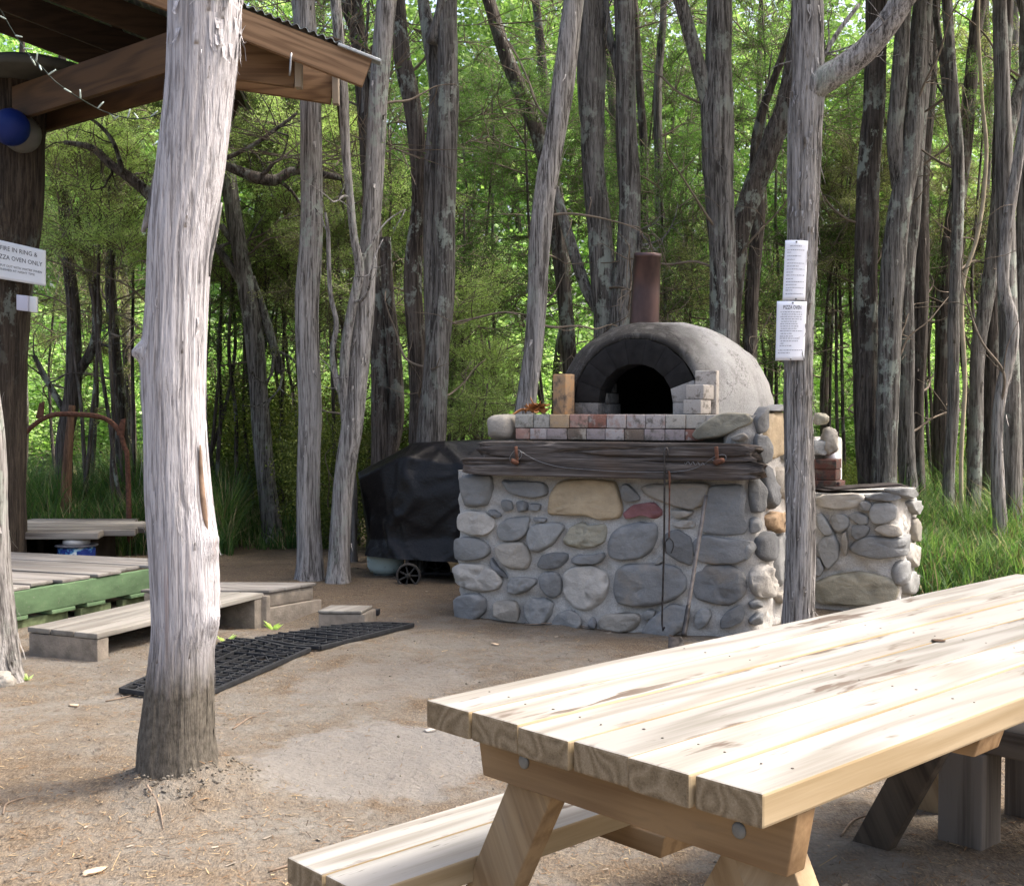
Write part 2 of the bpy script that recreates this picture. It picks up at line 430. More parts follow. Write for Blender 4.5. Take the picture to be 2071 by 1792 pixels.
# litter of needles, chips and twig bits: nobody could count it
def litter():
    n = 60000
    y = 2.2 + 9.0*rng.random(n)**1.6
    x = (rng.random(n)-0.5)*(1.1*y+0.6)
    q = np.stack([x*1.1, y*1.1, x*0], -1)
    keep = (fbm(q, 3) + 0.55*rng.standard_normal(n)) > -0.1
    for cx, cy, rx, ry in ((-0.50, 4.30, 0.43, 0.48), (-0.62, 5.55, 0.35, 0.35)):
        ins = ((x-cx)/rx)**2+((y-cy)/ry)**2 < 1
        keep &= ~(ins & (rng.random(n) < 0.85))
    x, y = x[keep], y[keep]; n = len(x)
    L = 0.005 + 0.014*rng.random(n)**2; L[rng.random(n) < 0.015] *= 3.0
    w = 0.0007 + 0.0012*rng.random(n); chip = rng.random(n) < 0.008; w[chip] = 0.003+0.004*rng.random(chip.sum()); L[chip] = w[chip]*(1.2+2*rng.random(chip.sum()))
    a = rng.random(n)*np.pi*2
    z = ground_h(x, y) + 0.003
    d = np.stack([np.cos(a), np.sin(a), 0.12*rng.standard_normal(n)], -1)*L[:, None]
    s = np.stack([-np.sin(a), np.cos(a), 0.3*rng.standard_normal(n)], -1)*w[:, None]
    c = np.stack([x, y, z + 0.002*rng.random(n)], -1)
    V = np.stack([c-d-s, c+d-s*0.6, c+d+s*0.6, c-d+s], 1).reshape(-1, 3)
    F = np.arange(n*4).reshape(n, 4)
    mi = rng.choice([0, 1, 2], n, p=[0.5, 0.27, 0.23]); mi[chip] = 3
    # clods and grit: loose soil heaped at the big trunk and scattered about
    ico = np.array([(0, 0, 1), (.89, 0, .45), (.28, .85, .45), (-.72, .53, .45), (-.72, -.53, .45), (.28, -.85, .45), (.72, .53, -.45), (-.28, .85, -.45), (-.89, 0, -.45), (-.28, -.85, -.45), (.72, -.53, -.45), (0, 0, -1)])
    icf = [(0,1,2),(0,2,3),(0,3,4),(0,4,5),(0,5,1),(1,6,2),(2,7,3),(3,8,4),(4,9,5),(5,10,1),(6,7,2),(7,8,3),(8,9,4),(9,10,5),(10,6,1),(11,7,6),(11,8,7),(11,9,8),(11,10,9),(11,6,10)]
    nc = 1300; a = rng.random(nc)*6.28; rr = np.where(rng.random(nc) < 0.45, 0.11+0.13*rng.random(nc)**1.3, 10)
    cx = np.where(rr < 5, -1.07+rr*np.cos(a), 0); cy = np.where(rr < 5, 3.93+rr*np.sin(a), 2.2+6.5*rng.random(nc)**1.3); cx = np.where(rr < 5, cx, (rng.random(nc)-0.5)*1.0*cy)
    sz = np.where(rr < 5, 0.002+0.0055*rng.random(nc)**2, 0.002+0.006*rng.random(nc)**3)
    cz = ground_h(cx, cy)+sz*0.3
    cv = (ico[None]*(1+0.5*(rng.random((nc, 12, 1))-0.5))*sz[:, None, None]*np.array((1, 1, 0.75)) + np.stack([cx, cy, cz], -1)[:, None]).reshape(-1, 3)
    cf = (np.arange(nc)[:, None, None]*12+np.array(icf)[None]).reshape(-1, 3)
    F = [tuple(f) for f in F.tolist()] + [tuple(f) for f in (cf+len(V)).tolist()]; V = np.concatenate([V, cv]); mi = np.concatenate([mi, np.full(len(cf), 4)])
    ms = [m_plain('needle_brown', (0.16, 0.098, 0.052), 0.9, 0, .4, 3, 0), m_plain('needle_straw', (0.30, 0.225, 0.13), 0.9, 0, .3, 3, 0), m_plain('needle_dark', (0.075, 0.055, 0.04), 0.9, 0, .3, 3, 0), m_plain('wood_chip', (0.27, 0.23, 0.18), 0.9, 0, .3, 3, 0), m_plain('soil_clod', (0.135, 0.120, 0.098), 0.95, 0, .3, 60, 0.3)]
    tag(obj('leaf_litter', V, F, None, smooth=False, mats=ms, mi=mi), 'brown needles and chips scattered over the sandy ground', 'leaf litter', kind='stuff')
litter()

# ------------------------------------------------------------------ stone pizza oven
A0 = np.array((-0.33, 7.28)); TX = norm((0.927, -0.375)); NX = np.array((-TX[1], TX[0]))    # along the front, and inwards
WL = 1.83
def OW(u, v, z): return np.array((A0[0]+TX[0]*u+NX[0]*v, A0[1]+TX[1]*u+NX[1]*v, z))
def onface(px, py, v=0.0):                          # pixel -> (u, z) on the plane v behind the front
    d = ray(px, py); o = EYE[:2] - A0
    t = (v - o.dot(NX))/d[:2].dot(NX)
    p = EYE + d*t
    return float((p[:2]-A0).dot(TX)), float(p[2])
def footprint(pts, rads):
    out = []
    for k, (p, r) in enumerate(zip(pts, rads)):
        p = np.asarray(p, float)
        if r == 0: out.append(p); continue
        a = norm(np.asarray(pts[k-1])-p); b = norm(np.asarray(pts[k+1])-p)
        for t in np.linspace(0, 1, 7):
            out.append((1-t)**2*(p+a*r) + 2*t*(1-t)*p + t*t*(p+b*r))
    out = np.array(out); q = [out[0]]
    for k in range(1, len(out)):
        m = max(1, int(np.linalg.norm(out[k]-out[k-1])/0.035))
        for t in np.linspace(0, 1, m+1)[1:]: q.append(out[k-1]*(1-t)+out[k]*t)
    return np.array(q)
class Wall:                                        # a vertical face along a rounded plan; stones are laid in (length, height)
    def __init__(s, plan):
        s.p = plan; d = np.diff(plan, axis=0); s.l = np.linalg.norm(d, axis=1); s.d = d/s.l[:, None]
        s.s = np.concatenate([[0], np.cumsum(s.l)]); s.n = np.stack([s.d[:, 1], -s.d[:, 0]], -1)
        nv = np.vstack([s.n[:1], (s.n[:-1]+s.n[1:])/2, s.n[-1:]]); s.nv = nv/np.linalg.norm(nv, axis=1)[:, None]
    def hit(s, px, py):
        d = ray(px, py); best = None
        for k in range(len(s.l)):
            den = d[0]*s.d[k][1]-d[1]*s.d[k][0]
            if abs(den) < 1e-9 or np.dot(d[:2], s.n[k]) > 0: continue
            e = s.p[k]-EYE[:2]
            t = (e[0]*s.d[k][1]-e[1]*s.d[k][0])/den
            q = EYE[:2]+d[:2]*t; a = np.dot(q-s.p[k], s.d[k])
            if -0.02 <= a <= s.l[k]+0.02 and t > 0 and (best is None or t < best[0]): best = (t, s.s[k]+a, EYE[2]+d[2]*t)
        if best is None:                            # just past the corner: nearest point in plan
            t0 = [np.linalg.norm(np.cross(np.append(d[:2], 0), np.append(q-EYE[:2], 0))) for q in s.p]
            k = int(np.argmin(t0)); t = np.dot(s.p[k]-EYE[:2], d[:2])/np.dot(d[:2], d[:2])
            sg = -1 if k < len(s.p)/2 else 1
            return s.s[k]-0.0*sg, EYE[2]+d[2]*t
        return best[1], best[2]
    def at(s, a, z, out):
        a = np.asarray(a, float)
        x = np.stack([np.interp(a, s.s, s.p[:, k]) for k in (0, 1)], -1); n = np.stack([np.interp(a, s.s, s.nv[:, k]) for k in (0, 1)], -1)
        n /= np.linalg.norm(n, axis=-1)[..., None]
        q = x + n*np.asarray(out)[..., None]
        return np.concatenate([q, np.asarray(z, float)[..., None]], -1)
    def face(s, ztop, step=0.02, amp=0.016, seed=0.0, off=0.0):
        a = np.linspace(0, s.s[-1], max(4, int(s.s[-1]/step))); zt = np.array([ztop(x) for x in a])
        nz = int(1.3/step); r = np.linspace(-0.08, 1, nz)
        Aa, R_ = np.meshgrid(a, r); Z = R_*zt[None]
        o = off + amp*fbm(np.stack([Aa*14+seed, Z*14, Z*0], -1), 4) + 0.008*vnoise(np.stack([Aa*4+seed, Z*4, Z*0+5], -1))
        V = s.at(Aa, Z, o).reshape(-1, 3)
        m = len(a); i = np.arange(nz-1)[:, None]*m; j = np.arange(m-1)[None]
        return V, [tuple(x) for x in np.stack([i+j, i+j+1, i+m+j+1, i+m+j], -1).reshape(-1, 4).tolist()]
def stone(w, poly_px, prot=0.05, seed=0, rough=0.5, grow=1.0):
    az = np.array([w.hit(x, y) for x, y in poly_px]); az = az.mean(0)+(az-az.mean(0))*grow
    return stone_az(w, az, prot, seed, rough)
def stone_az(w, az, prot, seed, rough=0.5):
    c = az.mean(0); az = c + (az-c)*1.06
    e = np.vstack([az, az[:1]]); pts = []
    for k in range(len(az)):                       # rounded outline
        p0, p1, p2 = az[k-1], az[k], az[(k+1) % len(az)]
        for t in (0.25, 0.5, 0.75):
            a = p1 + (p0-p1)*0.36; b = p1 + (p2-p1)*0.36
            pts.append((1-t)**2*a + 2*t*(1-t)*p1 + t*t*b)
        pts.append(p1+(p2-p1)*0.5)
    pts = np.array(pts); n = len(pts)
    size = np.sqrt(np.ptp(pts[:, 0])*np.ptp(pts[:, 1]))
    rings = [(1.0, -0.5), (1.01, 0.0), (0.995, 0.34), (0.965, 0.58), (0.91, 0.77), (0.82, 0.90), (0.70, 0.96), (0.54, 0.99), (0.36, 1.0), (0.17, 1.01)]
    rs = np.random.default_rng(seed*17+3); fac = [(rs.random()*6.28, 0.84+0.2*rs.random(), 0.10+0.34*rs.random()) for _ in range(4)]; half = max(np.ptp(pts[:, 0]), np.ptp(pts[:, 1]))/2
    V = []; 
    for r, h in rings:
        q = c + (pts-c)*r
        nn = fbm(np.stack([q[:, 0]*13+seed*3.7, q[:, 1]*13, np.full(n, h*1.3+seed)], -1), 3)
        n2 = fbm(np.stack([q[:, 0]*40+seed*3.7, q[:, 1]*40, np.full(n, h*1.3+seed)], -1), 2)
        cr = np.abs(vnoise(np.stack([q[:, 0]*6+seed*9.1, q[:, 1]*6, np.full(n, seed*1.0)], -1)))
        out = prot*h + (0.010*nn + 0.0045*n2)*rough*min(1, size/0.15)*2.0*(h > 0) - 0.010*rough*np.clip(1-cr*9, 0, 1)*(h > .6)
        for an_, lv_, sl_ in fac:
            out = np.minimum(out, prot*(lv_ - sl_*((q[:, 0]-c[0])*math.cos(an_)+(q[:, 1]-c[1])*math.sin(an_))/half + 0.05*n2))
        out = np.maximum(out, -prot*0.5)
        q = q + 0.004*np.stack([nn, n2], -1)
        V.append(w.at(q[:, 0], q[:, 1], out))
    V.append(w.at(c[:1], c[1:], np.array([out.mean()])))
    V = np.concatenate(V); F = []
    for k in range(len(rings)-1):
        for q in range(n):
            F.append((k*n+q, k*n+(q+1) % n, (k+1)*n+(q+1) % n, (k+1)*n+q))
    l = (len(rings)-1)*n
    for q in range(n): F.append((l+q, l+(q+1) % n, len(V)-1))
    return V, F
def m_stone(name, c, v=0.22, speck=0.5, warm=None):
    b = NB(name); o = b.co(); r = b.rand()
    n = b.noise(o, 9, 5, 0.6); f = b.noise(o, 160, 3, 0.7); st = b.noise(b.map(o, (6, 6, 26), (0, 0, 0), (0.3, 0.5, 0)), 1.0, 4)
    k = b.math('ADD', b.math('MULTIPLY', n, 0.6), b.math('MULTIPLY', st, 0.4))
    cc = b.ramp(k, [(0.32, tuple(x*(1-v) for x in c)), (0.52, c), (0.72, tuple(min(1, x*(1+v)) for x in c))])
    if warm: cc = b.mix(b.ramp(b.noise(o, 5, 3), [(0.5, 0.0), (0.7, 0.7)]), cc, warm)
    cc = b.mix(b.ramp(f, [(0.60, 0.0), (0.72, speck*0.45)]), cc, (0.48, 0.46, 0.43))
    cc = b.mix(b.ramp(f, [(0.28, speck*0.5), (0.40, 0.0)]), cc, (0.06, 0.06, 0.06))
    hs = b.n('ShaderNodeHueSaturation'); b.put(hs.inputs['Color'], cc); b.put(hs.inputs['Value'], b.math('ADD', 0.82, b.math('MULTIPLY', r, 0.36)))
    b.col(hs.outputs[0]); b.b.inputs['Roughness'].default_value = 0.75
    b.nrm(b.bump(f, 0.55, 0.005, b.bump(b.noise(o, 38, 6, 0.7), 0.6, 0.014, b.bump(n, 0.4, 0.02))))
    return b.m
ST = {'b': m_stone('stone_blue_grey', (0.200, 0.204, 0.203)), 'g': m_stone('stone_grey', (0.245, 0.247, 0.240)), 'w': m_stone('stone_warm_grey', (0.315, 0.290, 0.250)),
      'l': m_stone('stone_pale', (0.43, 0.405, 0.365), 0.25, 1.0), 't': m_stone('stone_tan', (0.40, 0.315, 0.205), 0.22), 'o': m_stone('stone_olive', (0.30, 0.28, 0.215), 0.35, 1.0),
      'r': m_stone('stone_red', (0.22, 0.10, 0.10), 0.35), 'n': m_stone('stone_brown', (0.31, 0.215, 0.13), 0.35), 'k': m_stone('stone_dark', (0.15, 0.155, 0.16), 0.3),
      'v': m_stone('stone_blue_rusty', (0.205, 0.208, 0.206), 0.25, 0.4, (0.30, 0.25, 0.19))}
def mortar_mat():
    b = NB('mortar'); o = b.co()
    n = b.noise(o, 7, 5); f = b.noise(o, 110, 5, 0.75)
    c = b.ramp(f, [(0.3, (0.27, 0.26, 0.242)), (0.55, (0.48, 0.465, 0.435)), (0.75, (0.60, 0.58, 0.55))])
    c = b.mix(b.ramp(n, [(0.35, 0.5), (0.6, 0.0)]), c, (0.36, 0.34, 0.31))
    b.col(c); b.nrm(b.bump(f, 0.7, 0.008)); return b.m
MORT = mortar_mat()
oven_plan2 = footprint([(0.0, 1.5), (-0.01, 0.0), (WL, 0.0), (WL+0.02, 1.7)], [0, 0.06, 0.16, 0])
oplan = np.array([OW(u, v, 0)[:2] for u, v in oven_plan2])
OWALL = Wall(oplan)
oven = thing('pizza_oven', 'grey domed pizza oven on a river stone base with a timber beam across its front', 'pizza oven', OW(WL/2, 0.75, 0))
corner_a = 1.5 + WL - 0.22
def oven_top(a):
    return 0.90 + 0.12*np.clip((a-1.62)/0.05, 0, 1) + 0.22*np.clip((a-corner_a)/0.06, 0, 1)
V, F = OWALL.face(oven_top, 0.016, 0.015, 3.0, 0.004)
base_parts = [(V, F)]
m = len(oplan)
def plan_slab(idx, z, inset=0.0):
    q = oplan[idx].copy(); l_ = (q-A0)@TX; q = q + np.clip(0.13-l_, 0, 1)[:, None]*TX; return np.column_stack([q, np.full(len(q), z)]), [tuple(range(len(q)))]
base_parts.append(plan_slab(np.arange(m), 1.012))
obj('base', *join(base_parts), MORT, oven)
# hearth slab behind the bricks and the rim at the right
V, F = join([frame_box(OW(0, 0, 0), TX, NX, 0.30, WL-0.03, 0.15, 1.55, 1.0, 1.238, 0.01), frame_box(OW(0, 0, 0), TX, NX, 1.62, WL-0.03, 0.03, 0.16, 1.0, 1.19, 0.02)])
obj('hearth_slab', V, F, MORT, oven)
D5 = lambda q: [(809.3+x*0.35172, 890.2+y*0.35172) for x, y in q]
D6 = lambda q: [(1052.1+x*0.27354, 631.3+y*0.27354) for x, y in q]
D1 = lambda q: [(1504.5+x*0.27354, 728.4+y*0.27354) for x, y in q]
stones = [
 ('g', [(365,205),(520,200),(535,235),(525,340),(505,375),(385,380),(370,330),(360,230)]),
 ('b', [(590,230),(640,235),(840,240),(850,310),(800,330),(690,320),(630,295)]),
 ('b', [(585,345),(650,345),(660,400),(600,410)]), ('b', [(675,350),(735,350),(740,405),(690,412)]), ('b', [(755,362),(812,365),(810,405),(750,400)]),
 ('t', [(905,260),(960,232),(1230,230),(1255,330),(1272,410),(1250,445),(1150,455),(1090,430),(870,425),(862,400),(875,310)]),
 ('g', [(1285,255),(1320,252),(1385,325),(1385,345),(1290,352),(1282,300)]),
 ('w', [(1390,270),(1480,250),(1770,245),(1775,290),(1740,370),(1690,392),(1600,385),(1430,320)]),
 ('r', [(1300,410),(1360,365),(1460,358),(1505,400),(1505,430),(1460,452),(1400,425),(1310,452),(1293,430)]),
 ('b', [(1790,270),(1960,255),(1985,300),(1965,450),(1990,480),(1980,530),(1880,543),(1740,525),(1735,490),(1775,300)]),
 ('l', [(350,430),(400,405),(490,410),(545,445),(550,500),(500,545),(420,540),(345,510)]),
 ('b', [(515,400),(560,400),(588,430),(580,445),(530,430)]),
 ('g', [(575,490),(620,450),(740,438),(750,460),(735,530),(690,575),(600,580),(565,540)]),
 ('g', [(745,540),(760,495),(830,475),(930,480),(945,500),(890,590),(810,640),(760,630),(740,580)]),
 ('b', [(775,440),(850,445),(845,468),(780,462)]),
 ('o', [(990,500),(1050,470),(1080,495),(1180,480),(1195,530),(1180,590),(1120,610),(1040,620),(960,600),(945,570),(970,530)]),
 ('b', [(1220,545),(1270,500),(1350,475),(1470,480),(1480,540),(1460,620),(1400,670),(1300,685),(1215,670),(1203,610)]),
 ('g', [(312,590),(350,560),(450,560),(520,610),(510,660),(450,685),(370,690),(320,670)]),
 ('w', [(555,610),(600,590),(700,580),(745,620),(755,690),(730,740),(640,735),(590,700),(560,650)]),
 ('b', [(800,700),(830,655),(900,642),(965,655),(965,690),(920,735),(840,738),(800,725)]),
 ('b', [(995,680),(1030,655),(1100,660),(1170,640),(1180,670),(1140,710),(1040,712),(1000,705)]),
 ('l', [(330,740),(360,710),(500,715),(560,750),(590,810),(570,850),(480,870),(380,850),(330,810)]),
 ('k', [(530,670),(560,710),(620,780),(625,790),(560,760),(525,710)]),
 ('g', [(630,830),(645,790),(720,782),(785,795),(790,820),(740,865),(690,880),(630,870)]),
 ('b', [(805,780),(850,755),(905,760),(930,820),(925,880),(890,905),(850,890),(815,840)]),
 ('l', [(945,770),(1000,730),(1120,725),(1185,770),(1200,850),(1160,930),(1090,975),(1010,955),(960,900),(945,840)]),
 ('v', [(1255,750),(1310,715),(1500,710),(1600,740),(1645,800),(1640,860),(1560,920),(1420,950),(1330,945),(1260,930),(1240,860)]),
 ('g', [(1475,680),(1500,660),(1520,690),(1490,712),(1470,705)]),
 ('b', [(1530,540),(1600,510),(1680,560),(1690,640),(1680,720),(1600,690),(1530,640),(1515,580)]),
 ('l', [(1560,480),(1620,455),(1690,460),(1700,500),(1620,505)]),
 ('w', [(1560,410),(1620,400),(1690,410),(1660,440),(1590,445)]),
 ('v', [(1690,580),(1760,545),(1860,565),(2010,580),(2030,610),(2000,670),(1930,705),(1800,710),(1720,690),(1690,640)]),
 ('v', [(1690,780),(1740,725),(1880,715),(1960,750),(1990,830),(1960,900),(1890,950),(1800,930),(1710,910),(1690,850)]),
 ('b', [(320,930),(360,890),(460,880),(500,910),(495,980),(440,1030),(350,1030),(325,990)]),
 ('w', [(545,930),(590,915),(670,920),(685,980),(680,1040),(600,1030),(545,1010)]),
 ('g', [(720,950),(760,905),(840,905),(885,940),(870,1000),(830,1060),(760,1060),(725,1010)]),
 ('g', [(870,1060),(920,990),(980,970),(1040,1000),(1050,1050),(1030,1090),(920,1090)]),
 ('k', [(1090,1040),(1110,1010),(1135,1050),(1130,1080),(1095,1070)]),
 ('w', [(1145,1040),(1190,995),(1370,990),(1385,1030),(1350,1090),(1270,1100),(1160,1080)]),
 ('g', [(1400,1000),(1430,970),(1470,975),(1460,1020),(1420,1035)]),
 ('v', [(1395,1100),(1450,1020),(1560,940),(1660,960),(1670,1010),(1640,1080),(1560,1130),(1420,1125)]),
 ('g', [(1695,1040),(1720,970),(1780,965),(1795,1010),(1770,1060),(1720,1080)]),
 ('b', [(1845,1040),(1870,990),(1960,940),(1978,990),(1960,1040),(1900,1070),(1850,1080)]),
 ('b', [(1995,930),(2040,910),(2060,950),(2010,970)]), ('b', [(2000,1030),(2050,980),(2071,1000),(2060,1050),(2010,1060)]),
]
stones2 = [
 ('b', [(1690,1230),(1740,1215),(1780,1300),(1770,1470),(1710,1480),(1685,1350)]), ('k', [(1765,1150),(1800,1130),(1850,1300),(1860,1420),(1830,1455),(1780,1390)]),
 ('b', [(1730,900),(1780,920),(1805,1000),(1800,1100),(1760,1130),(1720,1000)]), ('t', [(1830,770),(1880,740),(1940,770),(1940,870),(1900,1050),(1850,1080),(1800,1060),(1800,930)]),
 ('b', [(1720,790),(1800,690),(1805,760),(1790,880),(1750,905)]), ('b', [(1840,730),(1880,685),(1950,690),(1960,740),(1880,735)]),
 ('g', [(1940,900),(1975,920),(1985,1130),(1900,1060)]), ('w', [(1875,1150),(1930,1150),(1985,1190),(1985,1400),(1880,1350)]),
 ('n', [(1800,1510),(1860,1470),(1930,1500),(1930,1590),(1880,1635),(1810,1590)]), ('t', [(1930,1500),(1985,1470),(1985,1640),(1940,1610)]),
 ('g', [(1690,1530),(1740,1515),(1760,1560),(1740,1620),(1690,1640)]), ('w', [(1550,930),(1650,885),(1680,940),(1600,950)]),
]
stones3 = [
 ('k', [(75,1300),(150,1260),(215,1310),(220,1420),(160,1490),(85,1460)]), ('g', [(225,1300),(290,1270),(320,1290),(310,1560),(230,1690),(215,1500)]),
 ('g', [(0,1350),(60,1340),(75,1380),(0,1500)]), ('l', [(50,1560),(110,1500),(170,1560),(205,1680),(190,1750),(80,1750),(40,1660)]),
 ('w', [(215,1720),(280,1700),(290,1790),(230,1790)]),
]
k = 0
for lst, f in ((stones, D5), (stones2, D6), (stones3, D1)):
    for col_, poly in lst:
        k += 1
        V, F = stone(OWALL, f(poly), 0.050+0.024*((k*37) % 10)/10, k, 1.4 if col_ in 'orl' else 0.8)
        obj('stone', V, F, ST[col_], oven)
# boulders lying on the ledge: the round one at the left and the long flat one at the right
def blob(c, r, ex, seed, amp=0.12, n=28, flat=None):
    th, ph = np.meshgrid(np.linspace(0, 2*np.pi, n, endpoint=False), np.linspace(0.02, np.pi-0.02, n//2))
    d = np.stack([np.sin(ph)*np.cos(th), np.sin(ph)*np.sin(th), np.cos(ph)], -1)
    d = np.sign(d)*np.abs(d)**ex
    d = d*(1+amp*fbm(d*1.6+seed*5.1, 3))[..., None]
    V = d*np.asarray(r); V = V.reshape(-1, 3); F = []
    h = n//2
    for a in range(h-1):
        for b_ in range(n): F.append((a*n+b_, (a+1)*n+b_, (a+1)*n+(b_+1) % n, a*n+(b_+1) % n))
    F.append(tuple(range(n))); F.append(tuple(range((h-1)*n+n-1, (h-1)*n-1, -1)))
    return V + np.asarray(c, float), F
def orient(V, c, ex, ey):
    V = np.asarray(V); return np.column_stack([c[0]+V[:, 0]*ex[0]+V[:, 1]*ey[0], c[1]+V[:, 0]*ex[1]+V[:, 1]*ey[1], c[2]+V[:, 2]])
u0, z1 = onface(1012, 838, 0.05); _, z0 = onface(1012, 890, 0.05)
V, F = blob((0, 0, 0), (0.088, 0.13, (z1-z0)/2), 0.62, 3, 0.05)
obj('boulder', orient(V, OW(u0, 0.12, (z0+z1)/2), TX, NX), F, ST['w'], oven)
az = [onface(x, y, -0.01) for x, y in D6([(1265,905),(1300,860),(1430,770),(1500,750),(1650,755),(1705,790),(1690,830),(1600,860),(1480,930),(1300,944)])]
class Flat:
    def __init__(s, v): s.v = v
    def at(s, a, z, out): a = np.asarray(a, float); return np.stack([A0[0]+TX[0]*a+NX[0]*(s.v-out), A0[1]+TX[1]*a+NX[1]*(s.v-out), np.asarray(z, float)], -1)
V, F = stone_az(Flat(0.06), np.array(az), 0.10, 77, 0.5)
obj('boulder', V, F, ST['o'], oven)

# two courses of old bricks along the front of the hearth
def m_brick(name, c, blot, amt=0.5):
    b = NB(name); o = b.co(); r = b.rand()
    q = b.n('ShaderNodeVectorMath', operation='ADD'); b.put(q.inputs[0], o); cx = b.n('ShaderNodeCombineXYZ'); b.put(cx.inputs[0], b.math('MULTIPLY', r, 9.0)); b.put(q.inputs[1], cx.outputs[0])
    n = b.noise(q.outputs[0], 22, 5, 0.65); f = b.noise(o, 200, 3, 0.7)
    c1 = b.ramp(f, [(0.3, tuple(x*0.8 for x in c)), (0.7, tuple(min(1, x*1.15) for x in c))])
    cc = b.mix(b.ramp(n, [(0.5, 0.0), (0.62, amt)]), c1, blot)
    cc = b.mix(b.ramp(b.noise(q.outputs[0], 17, 5, 0.7), [(0.53, 0.0), (0.64, 0.75)]), cc, (0.085, 0.075, 0.058))
    b.col(cc); b.nrm(b.bump(f, 0.4, 0.004)); return b.m
BR = {'g': m_brick('brick_grey', (0.36, 0.345, 0.31), (0.13, 0.13, 0.09)), 'c': m_brick('brick_cream', (0.42, 0.39, 0.34), (0.34, 0.30, 0.24), 0.3), 't': m_brick('brick_tan', (0.40, 0.29, 0.18), (0.33, 0.27, 0.21)),
      'p': m_brick('brick_pink', (0.35, 0.215, 0.175), (0.38, 0.33, 0.28)), 'r': m_brick('brick_red', (0.24, 0.115, 0.085), (0.36, 0.33, 0.30), 0.9), 'm': m_brick('brick_mauve', (0.31, 0.26, 0.25), (0.13, 0.12, 0.08), 0.4),
      'w': m_brick('brick_whitened', (0.40, 0.36, 0.34), (0.27, 0.12, 0.08), 0.5), 'k': m_brick('brick_mossy', (0.17, 0.13, 0.10), (0.40, 0.36, 0.30), 0.8), 'f': m_brick('firebrick', (0.42, 0.385, 0.345), (0.36, 0.33, 0.29), 0.3)}
rows = [(838.5, 866, [1041, 1078, 1112, 1151, 1189, 1226.5, 1266, 1305.5, 1345.5, 1386.5, 1428, 1470], 'ggtprwwwccf'),
        (867.5, 890, [1042, 1071, 1106, 1146.5, 1185.5, 1224, 1262, 1302.5, 1344.5, 1385, 1421], 'pwmkmwkmmr')]
for yt, yb, xs, cs in rows:
    for q, ch in enumerate(cs):
        ua, zt = onface(xs[q]+0.6, yt, 0.02); ub, zb = onface(xs[q+1]-0.6, yb, 0.02)
        _, zt = onface(1230, yt, 0.02); _, zb = onface(1230, yb, 0.02)
        d = 0.004*math.sin(q*2.3)
        obj('brick', *frame_box(OW(0, 0, 0), TX, NX, ua, ub, 0.02+d, 0.235, zb+0.001*math.sin(q*5), zt+0.0015*math.sin(q*3.1), 0.004), BR[ch], oven)

# dome
HZ = 1.240
AV = 0.20
def soot_dome():
    b = NB('dome_render'); o = b.co()
    n = b.noise(o, 5, 5, 0.6); f = b.noise(o, 130, 4, 0.75); big = b.noise(o, 2.5, 3)
    c = b.ramp(f, [(0.3, (0.24, 0.235, 0.225)), (0.55, (0.39, 0.385, 0.37)), (0.75, (0.48, 0.475, 0.46))])
    c = b.mix(b.ramp(big, [(0.4, 0.0), (0.65, 0.5)]), c, (0.40, 0.40, 0.39))
    # soot blown back from the mouth over the front and crown
    pc = OW(0.90, AV-0.02, HZ+0.36) - np.array(oven.location)
    d = b.n('ShaderNodeVectorMath', operation='LENGTH'); b.put(d.inputs[0], b.map(o, (1/0.60, 1/0.55, 1/0.42), tuple(-pc[i]/(0.60, 0.55, 0.42)[i] for i in range(3))))
    e = b.math('ADD', d.outputs['Value'], b.math('MULTIPLY', n, 0.55))
    c = b.mix(b.ramp(b.math('MULTIPLY', e, 0.5), [(0.50, 0.97), (0.76, 0.0)]), c, (0.022, 0.020, 0.018))
    c = b.mix(b.ramp(b.noise(b.map(o, (9, 9, 3)), 1.0, 6, 0.7), [(0.52, 0.0), (0.66, 0.55)]), c, (0.17, 0.165, 0.155))
    cr = b.noise(b.map(o, (2.2, 2.2, 2.2)), 1.0, 6, 0.62)
    c = b.mix(b.ramp(b.math('ABSOLUTE', b.math('SUBTRACT', cr, 0.5)), [(0.0, 0.8), (0.006, 0.0)]), c, (0.09, 0.085, 0.08))
    b.col(c); b.nrm(b.bump(f, 0.8, 0.008, b.bump(n, 0.4, 0.03)))
    return b.m
AU = 1.063
secs = [(0.0, 0.425, 0.475), (0.06, 0.475, 0.505), (0.16, 0.54, 0.535), (0.30, 0.605, 0.56), (0.48, 0.655, 0.572), (0.68, 0.68, 0.57), (0.88, 0.665, 0.545), (1.06, 0.60, 0.49), (1.20, 0.50, 0.405), (1.30, 0.37, 0.30), (1.37, 0.21, 0.17), (1.40, 0.05, 0.04)]
sp = spline(np.array(secs), 0.04)
na = 60
th = np.linspace(0, np.pi, na)
rows_ = []
for s_, w_, h_ in sp:
    cx_ = np.sign(np.cos(th))*np.abs(np.cos(th))**0.92; cz_ = np.abs(np.sin(th))**0.92
    x = AU - w_*cx_; z = HZ - 0.02 + (h_+0.02)*cz_
    q = np.stack([x, np.full(na, AV+s_), z], -1)
    q = q + (0.012*fbm(q*5, 3)+0.004*vnoise(q*25))[:, None]*np.stack([-cx_, 0*cx_, cz_], -1)
    rows_.append(q)
RR = np.array(rows_)
front_outer = RR[0].copy()
V = np.array([OW(*p) for p in RR.reshape(-1, 3)])
n = len(RR); i = np.arange(n-1)[:, None]*na; j = np.arange(na-1)[None]
F = [tuple(x) for x in np.stack([i+j, i+na+j, i+na+j+1, i+j+1], -1).reshape(-1, 4).tolist()]
DOME = soot_dome()
